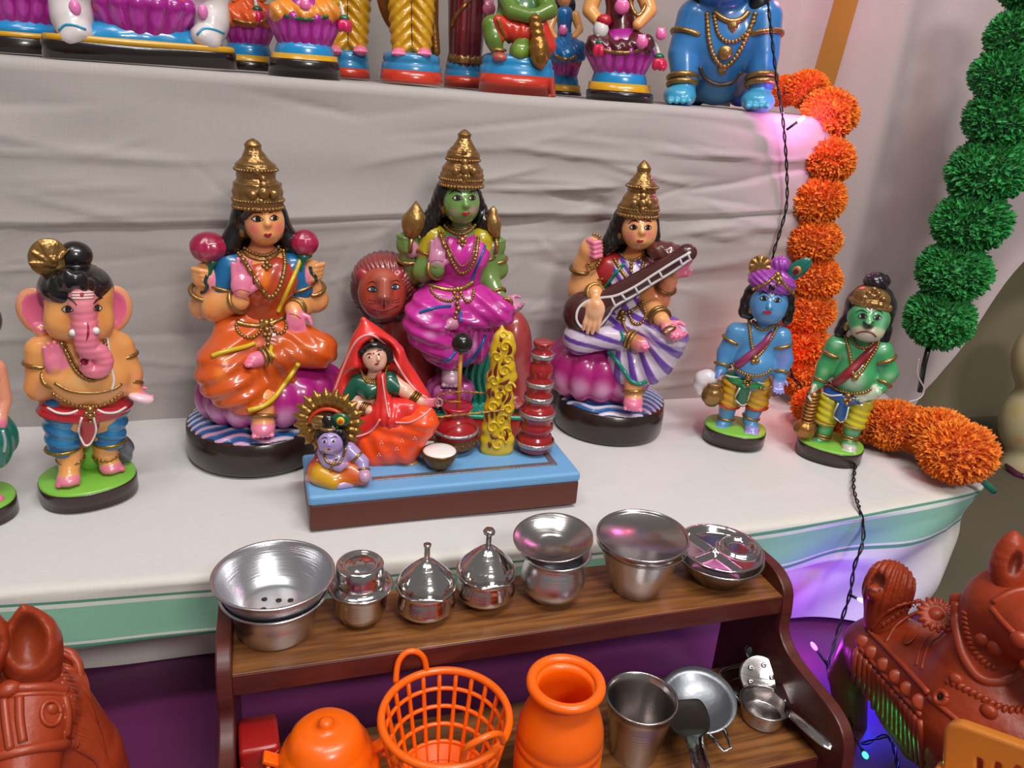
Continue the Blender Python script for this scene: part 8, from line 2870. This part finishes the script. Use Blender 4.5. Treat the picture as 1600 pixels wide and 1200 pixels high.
def left_horse():
 f = Fig('terracotta_horse', 'terracotta horse head with bridle ropes in the lower left corner', 'horse', base=(-.185, .44, ZF + .004))
 P, s = f.P, f.s
 b = Sc(TC)
 # neck behind, head leaning towards the viewer, trunk and legs below the frame
 b.chain([P(66, 1105, -20), P(96, 1200, -20), P(120, 1330, -40)], [58 * s, 82 * s, 100 * s], None, .015)
 b.chain([P(40, 1094, 20), P(36, 1160, 60), P(22, 1300, 130), P(16, 1360, 150)], [50 * s, 48 * s, 40 * s, 34 * s], None, .012)
 b.ell(P(78, 1116, 48), (26 * s, 22 * s, 26 * s), None, .01)
 b.ell(P(110, 1400, -110), (95 * s, 150 * s, 90 * s), None, .02)
 for x, d_ in ((50, -20), (170, -20), (50, -210), (170, -210)):
  q = P(x, 1420, d_)
  b.cap(q, (q[0], q[1], 30 * s), 42 * s, 30 * s, None, .012)
 body = tcb(b, 'horse_body', f, .0024)
 for cx, m in ((48, 1), (-36, -1)):
  e = Sc(TC)
  tip, root = P(cx - 12 * m, 946, 20), P(cx + 8 * m, 1056, 14)
  e.chain([root, P(cx, 1008, 18), P(cx - 5 * m, 975, 20), tip], [30 * s, 36 * s, 21 * s, 3 * s], None, .008, n=3)
  e.ell(P(cx - 3 * m, 1002, 50), (22 * s, 30 * s, 38 * s), '#86300f', .005, rotm(0, 8 * m, 0), sub=True)
  tcb(e, 'ear', f, .0017)
 rope_ring(f, b, [(-14, 1080), (15, 1076), (45, 1074), (80, 1074), (102, 1078)], 7 * s, 'brow_band', twist=False)
 rope_ring(f, b, [(-14, 1086), (15, 1087), (45, 1084), (80, 1083), (102, 1086)], 4 * s, 'brow_band', twist=False)
 rope_ring(f, b, [(-14, 1184), (20, 1176), (60, 1168), (95, 1164), (120, 1162)], 7 * s, 'nose_band', twist=False)
 MB().add(*sphVF(f.on(b, [(14, 1076)], 0, raw=True)[0], np.array([16, 12, 11]) * s, 14, 9)).build('boss', tcm(), body)
 MB().add(*sphVF(f.on(b, [(104, 1164)], 0, raw=True)[0], np.array([12, 9, 8]) * s, 14, 9)).build('boss', tcm(), body)
 for l in ([(30, 1088), (31, 1125), (36, 1160)], [(6, 1090), (10, 1130), (16, 1172)], [(100, 1088), (106, 1115), (104, 1150)]):
  f.line('bridle_strap', b, l, 5.5 * s, tcm(), off=.0, flatz=.5)
 th = np.linspace(0, 2 * pi, 12, endpoint=False)
 f.line('eye_rim', b, [(80 + 15 * cos(a), 1114 + 19 * sin(a)) for a in th], 3.2 * s, tcm(), closed=True, n=3)
 MB().add(*sphVF(f.on(b, [(81, 1114)], 0.0, raw=True)[0] + np.array([0, .002, 0]), np.array([8, 6, 10]) * s, 14, 9)).build('eyeball', tcm(), body)
 # mane strands: curved ridges falling over the right side of the neck
 mb = MB()
 r = np.random.default_rng(4)
 for k in range(26):
  t_ = k / 25
  x0, y0 = 92 + 10 * t_ + r.normal(0, 2), 1012 + 150 * t_
  x1, y1 = x0 + 26 + 22 * t_, y0 + 16 + 10 * t_
  x2, y2 = x1 + 12 + 26 * t_ + r.normal(0, 4), y1 + 44 + 40 * t_ + r.normal(0, 6)
  mb.add(*tubeVF(f.on(b, [(x0, y0), (x1, y1), (x2, y2)], -.001, n=7), np.array([.6, 1.2, 1.1, .4]) * 5.5 * s, 7))
 mb.build('mane', tcm(), body)
 rope_ring(f, b, [(100, 1086), (118, 1094), (134, 1108), (146, 1128)], 5 * s, 'rope', twist=True)

left_horse()

def right_horse():
 f = Fig('terracotta_horse', 'terracotta horse with a saddle cloth and roundels seen from behind at right', 'horse', base=np.append(hitz(1485, 1235, ZF)[:2], ZF + .004))
 P, s = f.P, f.s
 b = Sc(TC)
 b.chain([P(1392, 1020, -70), P(1450, 1060, -10), P(1530, 1120, 60)], [66 * s, 72 * s, 80 * s], None, .02)
 b.chain([P(1350, 1010, -70), P(1325, 1060, -64), P(1330, 1130, -60), P(1330, 1180, -60)], [34 * s, 32 * s, 26 * s, 24 * s], '#6d3a20', .015)
 b.chain([P(1530, 1130, 60), P(1540, 1040, 40), P(1575, 960, 30)], [84 * s, 62 * s, 50 * s], None, .02)
 b.chain([P(1575, 950, 36), P(1620, 985, 80), P(1690, 1060, 120)], [50 * s, 46 * s, 32 * s], None, .02)
 b.cap(P(1374, 1042, -30), P(1472, 1166, 10), 44 * s, 46 * s, None, .012)
 for q, e in ((P(1420, 1120, -20), P(1400, 1260, -20)), (P(1490, 1160, 60), P(1490, 1320, 60)), (P(1600, 1160, 90), P(1600, 1330, 90))):
  e = np.array([e[0], e[1], 31 * s])
  b.cap(q, e, 40 * s, 30 * s, None, .02)
 body = tcb(b, 'horse_body', f, .0024)
 # knotted tail standing up on the rump
 t = Sc(TC)
 tc_ = P(1390, 916, -60)
 t.ell(tc_, (37 * s, 34 * s, 44 * s), None, .006, disp=lambda p: .0016 * np.sin(np.arctan2(p[..., 0] - tc_[0], -(p[..., 1] - tc_[1] - .05)) * 60))
 t.chain([P(1382, 935, -58), P(1384, 975, -54)], [30 * s, 34 * s], None, .012)
 t.ell(P(1366, 905, -26), (16 * s, 14 * s, 22 * s), '#5c2010', .004, sub=True)
 t.ell(P(1364, 925, -26), (10 * s, 10 * s, 12 * s), None, .006)
 tcb(t, 'tail_knot', f, .0018)
 sc = [b, t]
 # saddle cloth: raised rods, roundels, fringe
 f.line('saddle_rod', sc, [(1358, 986), (1385, 1012), (1415, 1044), (1452, 1084)], 5.5 * s, tcm(), off=-.001)
 f.line('saddle_rod', sc, [(1340, 1008), (1370, 1042), (1402, 1078), (1440, 1118)], 4.5 * s, tcm(), off=-.001)
 for x, y in ((1349, 1003), (1363, 1020), (1382, 1039), (1401, 1058), (1419, 1077), (1438, 1097)):
  p = f.on(b, [(x, y)], .001, raw=True)[0]
  d = f.rayl(x, y)
  u, v, w = frame(d)
  MB().add(*sphVF(p, np.array([11.5, 11.5, 4]) * s, 18, 8, np.stack([u, v, w], 1))).build('roundel', tcm(), body)
 for k in range(15):
  t_ = k / 14
  x0, y0 = 1340 + 98 * t_, 1014 + 110 * t_
  x1, y1 = x0 - 6 + 10 * t_, y0 + 52 + 26 * t_
  f.line('fringe', b, [(x0, y0), ((x0 + x1) / 2, (y0 + y1) / 2), (x1, y1)], 5.6 * s, tcm(), off=.0002, taper=[1, 1, .85], seg=8, n=3, flatz=.6)
 for l, r in (([(1362, 985), (1380, 962), (1405, 946), (1440, 938)], 3), ([(1384, 1004), (1400, 978), (1425, 960), (1455, 950)], 2.6), ([(1432, 1040), (1440, 1010), (1458, 988), (1480, 978)], 2.6), ([(1440, 1046), (1450, 1012), (1470, 992), (1492, 982)], 2.6)):
  f.line('saddle_seam', sc, l, r * s, tcm(), off=-.0005)
 for k in range(8):
  x = 1378 + 7.4 * k
  y = 984 - 5.2 * k
  f.line('lattice_line', sc, [(x, y - 2), (x + 4, y - 12)], 1.1 * s, tcm(), n=2, off=-.0003)
  f.line('lattice_line', sc, [(x + 6, y - 4), (x - 1, y - 10)], 1.1 * s, tcm(), n=2, off=-.0003)
 p = f.on(b, [(1463, 960)], .002, raw=True)[0]
 d = f.rayl(1463, 960) + np.array([0, .35, -.9])
 u, v, w = frame(d)
 R = np.stack([u, v, w], 1)
 fl = Sc(TC).ell(p, (11 * s, 11 * s, 7 * s), None, .002, R)
 for k in range(16):
  a = 2 * pi * k / 16
  q = p + R @ np.array([19 * cos(a), 19 * sin(a), 0]) * s
  fl.ell(q, (9 * s, 3.6 * s, 5 * s), None, .0012, R @ rotm(0, 0, math.degrees(a)))
 tcb(fl, 'flower_medallion', f, .0013)
 f.patch('leaf_boss', sc, oval(1423, 992, 18, 8, -55), tcm(), off=.003, thick=.003)
 # bridle, mane comb, collar, ear
 e = Sc(TC)
 e.chain([P(1577, 918, 48), P(1576, 880, 44), P(1582, 852, 42), P(1586, 832, 40)], [20 * s, 23 * s, 16 * s, 3 * s], None, .008, n=3)
 e.ell(P(1588, 880, 66), (7 * s, 14 * s, 18 * s), '#70260f', .004, sub=True)
 tcb(e, 'ear', f, .0017)
 mn = Sc(TC)
 for k in range(12):
  t_ = k / 11
  x, y, d_ = 1496 + 60 * t_, 940 - 46 * t_, 10 + 14 * t_
  mn.cap(P(x, y, d_), P(x + 12, y + 22, d_ + 14), 6 * s, 5 * s, None, .002)
 mn.chain([P(1494, 936, 4), P(1500, 975, 20), P(1502, 1000, 30)], [9 * s, 9 * s, 8 * s], None, .006)
 tcb(mn, 'mane', f, .0017)
 f.line('neck_collar', b, [(1494, 940), (1496, 985), (1506, 1025), (1530, 1058), (1560, 1064), (1590, 1052), (1606, 1036)], 8 * s, tcm(), off=-.001)
 rope_ring(f, b, [(1508, 960), (1512, 990), (1522, 1016), (1540, 1036), (1556, 1044)], 6 * s, 'rope')
 rope_ring(f, b, [(1486, 1066), (1510, 1078), (1540, 1094), (1570, 1108), (1602, 1110)], 7 * s, 'breast_rope')
 f.line('breast_strap', b, [(1452, 1090), (1480, 1112), (1515, 1140), (1545, 1160)], 5 * s, tcm(), off=-.001)
 f.line('cheek_strap', b, [(1552, 942), (1580, 926), (1606, 920)], 5 * s, tcm(), off=-.001)
 f.line('cheek_strap', b, [(1550, 950), (1572, 976), (1600, 1004)], 5 * s, tcm(), off=-.001)
 for x, y, r in ((1536, 1000, 10), (1556, 1012, 11), (1494, 1062, 10), (1594, 1000, 12), (1545, 1112, 11)):
  MB().add(*sphVF(f.on(b, [(x, y)], 0.0, raw=True)[0], np.array([r, r * .7, r]) * s, 16, 9)).build('boss', tcm(), body)
 th = np.linspace(0, 2 * pi, 12, endpoint=False)
 f.line('ring_boss', b, [(1470 + 9 * cos(a), 1090 + 10 * sin(a)) for a in th], 4.4 * s, tcm(), closed=True, n=3)
 MB().add(*sphVF(f.on(b, [(1470, 1090)], -.0015, raw=True)[0], np.array([5, 4, 6]) * s, 10, 7)).build('dark_hole', flat('#140806', .8), body)

right_horse()

def plastic_chair():
 f = Fig('toy_chair', 'toy chair with an orange-tan slotted plastic back in the lower right corner', 'chair', base=np.append(hitz(1560, 1400, ZF)[:2], ZF + .004))
 P, s = f.P, f.s
 p = Sc('#c8782a')
 c = P(1556, 1215, 60)
 top = P(1556, 1142, 60)[2]
 w = 72 * s
 zb = c[2] - 40 * s
 tl = rotm(0, -13, 0)
 cc, hh, rc = np.array([c[0], c[1], (top + zb) / 2]), np.array([w, (top - zb) / 2]), .016

 def panel(v):
  q = (v - cc) @ tl
  a = np.abs(q[..., [0, 2]]) - hh + rc
  d = np.sqrt((np.maximum(a, 0) ** 2).sum(-1)) + np.minimum(a.max(-1), 0) - rc
  e = np.stack([d, np.abs(q[..., 1]) - .006], -1) + .003
  return np.sqrt((np.maximum(e, 0) ** 2).sum(-1)) + np.minimum(e.max(-1), 0) - .003
 p._add(panel, cc - .12, cc + .12, '#c8782a', .002)
 for x, y, a in ((1536, 1192, -4), (1588, 1200, 18), (1562, 1198, 4)):
  q = P(x, y, 60)
  p.box((q[0], c[1], q[2] - .006), (.0022, .02, .013), .002, '#c8782a', .0015, rotm(0, a - 10, 0), sub=True)
 p.build('backrest', f.o, .0015)
 st = MB().add(*boxVF((c[0] - w, c[1] - .09, zb - .004), (c[0] + w, c[1] + .006, zb + .006), .003)).build('seat', flat('#c8782a', .3, 0, .3), f.o)
 for x in (-w + .008, w - .008):
  for y in (-.082, -.002):
   MB().add(*tubeVF([(c[0] + x, c[1] + y, zb), (c[0] + x * 1.05, c[1] + y, 0.0)], [.007, .005], 12)).build('leg', flat('#c8782a', .3, 0, .3), f.o)

plastic_chair()

def cream_figure():
 b0 = hity(1660, 900, 1.0)
 f = Fig('cream_statue', 'cream painted figure with yellow tints standing at the right frame edge', 'statue', base=(b0[0], 1.0, ZF + .004))
 P, s = f.P, f.s
 c = Sc('#d8cba0')
 c.ell(P(1634, 660, 0), (66 * s, 56 * s, 74 * s), None, .02)
 c.ell(P(1640, 745, 4), (74 * s, 60 * s, 60 * s), None, .015)
 c.ell(P(1650, 560, 0), (60 * s, 56 * s, 70 * s), None, .02)
 c.cap(P(1610, 790, 6), np.append(P(1612, 900, 6)[:2], .03), 34 * s, 30 * s, '#a8a488', .015)
 c.cap(P(1680, 790, 6), np.append(P(1680, 900, 6)[:2], .03), 34 * s, 30 * s, '#a8a488', .015)
 c.ell((P(1645, 900, 0)[0], 0, .015), (84 * s, 70 * s, .016), '#8a9470', .01)
 for x, y, r, q in ((1580, 640, 26, '#dcc05a'), (1592, 745, 20, '#d89a50'), (1588, 690, 16, '#e0a060'), (1572, 760, 22, '#e2d8c4')):
  c.paint(P(x, y, 52), r * s, q, .9, a=.75)
 c.build('body', f.o, .003)
 f.line('purple_ribbon', c, [(1572, 726), (1580, 734), (1590, 742), (1602, 745)], 6 * s, flat('#54243a', .35), off=-.001, taper=[.5, 1, 1.2, .8])
 f.line('purple_ribbon', c, [(1594, 744), (1590, 754), (1586, 762)], 3.5 * s, flat('#54243a', .35), off=-.001)

cream_figure()
# ------------------------------------------------------------ paper pompom garlands and the fairy-light string
def pompom_mesh(name, seed, n=900):
 """A unit ball of crumpled crepe-paper tufts around a core."""
 r = np.random.default_rng(seed)
 V, F = list(sphVF((0, 0, 0), .80, 16, 10)[0]), [tuple(q) for q in sphVF((0, 0, 0), .80, 16, 10)[1]]
 i = np.arange(n) + .5
 ph, th = np.arccos(1 - 2 * i / n), pi * (1 + 5 ** .5) * i
 D = np.stack([np.cos(th) * np.sin(ph), np.sin(th) * np.sin(ph), np.cos(ph)], 1)
 for d in D:
  d = d + r.normal(0, .08, 3)
  d /= np.linalg.norm(d)
  u, v, _ = frame(d)
  for _k in range(2):
   a = r.uniform(0, 2 * pi)
   w = (cos(a) * u + sin(a) * v)
   x = np.cross(d, w)
   h, wd = r.uniform(.90, 1.06), r.uniform(.035, .07)
   off = r.normal(0, .05) * u + r.normal(0, .05) * v
   b = len(V)
   lean = r.normal(0, .07) * x
   V += [d * .70 + off - w * wd * .6, d * .70 + off + w * wd * .6, d * h * .9 + off - w * wd * 1.1 + lean + x * .03, d * h + off + lean * 1.4 - x * .03, d * h * .92 + off + w * wd * 1.1 + lean + x * .03]
   F += [(b, b + 1, b + 4, b + 3), (b, b + 3, b + 2)]
 return newmesh(name, np.array(V), F, smooth=False)

def paper(col, col2):
 m, nt, b = _new('crepe_paper')
 g = N(nt, 'ShaderNodeTexCoord')
 no = N(nt, 'ShaderNodeTexNoise', Scale=9.0, Detail=2.0)
 nt.links.new(g.outputs['Object'], no.inputs['Vector'])
 cr = N(nt, 'ShaderNodeValToRGB')
 cr.color_ramp.elements[0].position, cr.color_ramp.elements[1].position = .35, .65
 cr.color_ramp.elements[0].color, cr.color_ramp.elements[1].color = (*lin(col), 1), (*lin(col2), 1)
 nt.links.new(no.outputs['Fac'], cr.inputs['Fac'])
 nt.links.new(cr.outputs['Color'], b.inputs['Base Color'])
 b.inputs['Roughness'].default_value = .6
 b.inputs['Sheen Weight'].default_value = .2
 b.inputs['Subsurface Weight'].default_value = .15
 b.inputs['Subsurface Radius'].default_value = (.01, .006, .002)
 return m

def garland(name, label, poms, mat, seed):
 root = empty(name, poms[0][0])
 tag(root, label, 'garland')
 meshes = [pompom_mesh('pompom', seed + k) for k in range(3)]
 for me in meshes:
  me.materials.append(mat)
 r = random.Random(seed)
 o0 = np.array(poms[0][0])
 for i, (c, rad) in enumerate(poms):
  o = bpy.data.objects.new('pompom', meshes[i % 3])
  COL.objects.link(o)
  o.parent = root
  o.location = np.array(c) - o0
  o.scale = (rad * 1.05, rad * 1.05, rad * r.uniform(.86, .96))
  o.rotation_euler = (r.uniform(-.3, .3), r.uniform(-.3, .3), r.uniform(0, 6))
 MB().add(*tubeVF(spline([np.array(c) - o0 for c, q in poms], 6), .0016, 6)).build('string', flat('#203020', .6), root)
 return root, o0

def pm(px, py, Y, rpx):
 c = hity(px, py, Y)
 return c, rpx * ((c - CAM) @ FW) / FOC

def lie(px, py, rpx, z0=0.0):
 """A pompom resting at height z0: centre found so that it sits on its own radius."""
 z = z0
 for _ in range(12):
  c = hitz(px, py, z)
  r = rpx * ((c - CAM) @ FW) / FOC
  z = z0 + r * .97
 return hitz(px, py, z), r

ORG = paper('#ee7410', '#ffa324')
GRN = paper('#178034', '#36b452')
hang = [pm(1226, 142, 1.19, 27), pm(1262, 140, 1.15, 33), pm(1296, 178, 1.085, 43), pm(1291, 248, 1.07, 44), pm(1278, 312, 1.06, 42), pm(1272, 376, 1.05, 41), pm(1274, 432, 1.045, 41), pm(1264, 486, 1.04, 40), pm(1258, 536, 1.035, 38), pm(1252, 586, 1.03, 36)]
flr = [lie(1272, 634, 34), lie(1318, 650, 34), lie(1362, 658, 37), lie(1394, 664, 43), lie(1434, 672, 44), lie(1470, 682, 50), lie(1496, 706, 56)]
g, o0 = garland('orange_garland', 'orange paper pompom garland hanging beside the steps and lying on the shelf corner', hang + flr, ORG, 11)
e0 = flr[-1][0] - o0
V, F = tubeVF([hitz(1514, 732, .03) - o0, hitz(1553, 768, .006) - o0], .0042, 14)
MB().add(V, F).build('straw', flat('#1c7a5c', .3, 0, .4), g)
MB().add(*sphVF(hitz(1553, 768, .006) - o0, .0030, 10, 6)).build('straw_end', flat('#0a1512', .6), g)

gp = [pm(1612, -20, 1.0, 46), pm(1594, 58, .998, 50), pm(1570, 118, .995, 50), pm(1564, 184, .99, 53), pm(1545, 266, .985, 60), pm(1517, 348, .98, 56), pm(1491, 424, .975, 54), pm(1468, 498, .97, 51)]
g, o0 = garland('green_garland', 'green paper pompom garland hanging in front of the pale curtain', gp, GRN, 31)
MB().add(*tubeVF([hity(1452, 538, .97) - o0, hity(1444, 570, .97) - o0, hity(1437, 612, .97) - o0], .0042, 10)).build('straw', flat('#10241a', .4, 0, .3), g)
MB().add(*tubeVF(spline([hity(1436, 560, .965) - o0, hity(1434, 585, .965) - o0, hity(1444, 608, .965) - o0, hity(1437, 622, .965) - o0, hity(1420, 628, .965) - o0], 8), .0011, 6)).build('thread', flat('#d8c8c8', .6), g)

# ------------------------------------------------------------ fairy lights
def fairy():
 root = empty('fairy_light_string', hity(1222, 195, 1.045))
 tag(root, 'black twisted fairy light wire with glowing coloured bulbs running down the steps', 'lights')
 o0 = np.array(root.location)
 up = [hity(1196, -30, 1.06), hity(1204, 40, 1.055), hity(1213, 120, 1.045), hity(1221, 170, 1.035), hity(1225, 205, 1.04), hity(1229, 260, 1.045), hity(1229, 320, 1.045), hity(1218, 365, 1.045), hity(1208, 400, 1.045), hity(1206, 450, 1.04), hity(1212, 520, 1.03), hity(1225, 565, 1.0)]
 mid = [hity(1233, 585, .985), hity(1252, 604, .98), hity(1275, 640, .99), hitz(1310, 662, .004), hitz(1345, 668, .004), hitz(1347, 692, .003), hitz(1338, 722, .003), hitz(1334, 760, .003), hitz(1342, 792, .003)]
 dn = [hity(1349, 824, .690), hity(1347, 852, .672), hity(1335, 885, .665), hity(1328, 928, .655), hity(1314, 972, .645), hity(1302, 1010, .63), hity(1294, 1040, .61), hity(1300, 1070, .585), hitz(1322, 1100, ZF + .004), hitz(1340, 1160, ZF + .004), hitz(1385, 1150, ZF + .004), hitz(1400, 1180, ZF + .004), hitz(1405, 1230, ZF + .004)]
 p = spline(up + mid + dn, 14) - o0
 n = len(p)
 L = np.concatenate([[0], np.cumsum(np.linalg.norm(np.diff(p, axis=0), axis=1))])
 q = np.arange(0, L[-1], .0022)
 p = np.stack([np.interp(q, L, p[:, i]) for i in range(3)], 1)
 ph = q * 150
 T = np.gradient(p, axis=0)
 T /= np.linalg.norm(T, axis=1)[:, None]
 a = np.cross(T, [0.3, 1, .2])
 a /= np.linalg.norm(a, axis=1)[:, None]
 b = np.cross(T, a)
 blk = flat('#0a0a10', .35, 0, .2)
 for sgn in (0, pi):
  w = p + .0015 * (np.cos(ph + sgn)[:, None] * a + np.sin(ph + sgn)[:, None] * b)
  MB().add(*tubeVF(w, .00115, 6)).build('wire', blk, root)

 def bulb(base, tip, col, power, emit=6.0, lr=.004):
  base, tip = np.asarray(base), np.asarray(tip)
  d = (tip - base) / np.linalg.norm(tip - base)
  MB().add(*tubeVF([base - o0, tip - d * .006 - o0], .0018, 8)).build('socket', blk, root)
  V, F = sphVF(tip - o0, np.array([.0028, .0028, .006]), 12, 8, np.stack(frame(d), 1))
  MB().add(V, F).build('bulb', flat(col, .2, 0, .5, None, emit), root)
  c = lin(col)
  point('fairy_bulb_light', tuple(tip + d * .010), power, tuple(c / c.max()), lr)
 bulb(hity(1229, 203, 1.03), hity(1252, 186, 1.022), '#ff7ae0', 0.42, 30)
 bulb(hity(1205, -30, 1.09), hity(1232, -22, 1.11), '#ff5a78', 0.40, 30)
 bulb(hity(1240, 590, .985), hity(1231, 566, .97), '#ff3424', 0.13, 30)
 bulb(hity(1328, 930, .655), hity(1346, 938, .64), '#8a5cff', 0.10, 10)
 bulb(hitz(1322, 1100, ZF + .006), hitz(1350, 1078, ZF + .02), '#2a30ff', 0.5, 10)
 bulb(hitz(1340, 1160, ZF + .006), hitz(1352, 1180, ZF + .016), '#20e060', 0.035, 10)
 bulb(hity(1294, 1040, .61), hitz(1272, 1010, ZF + .03), '#e040ff', 0.14, 10)

fairy()
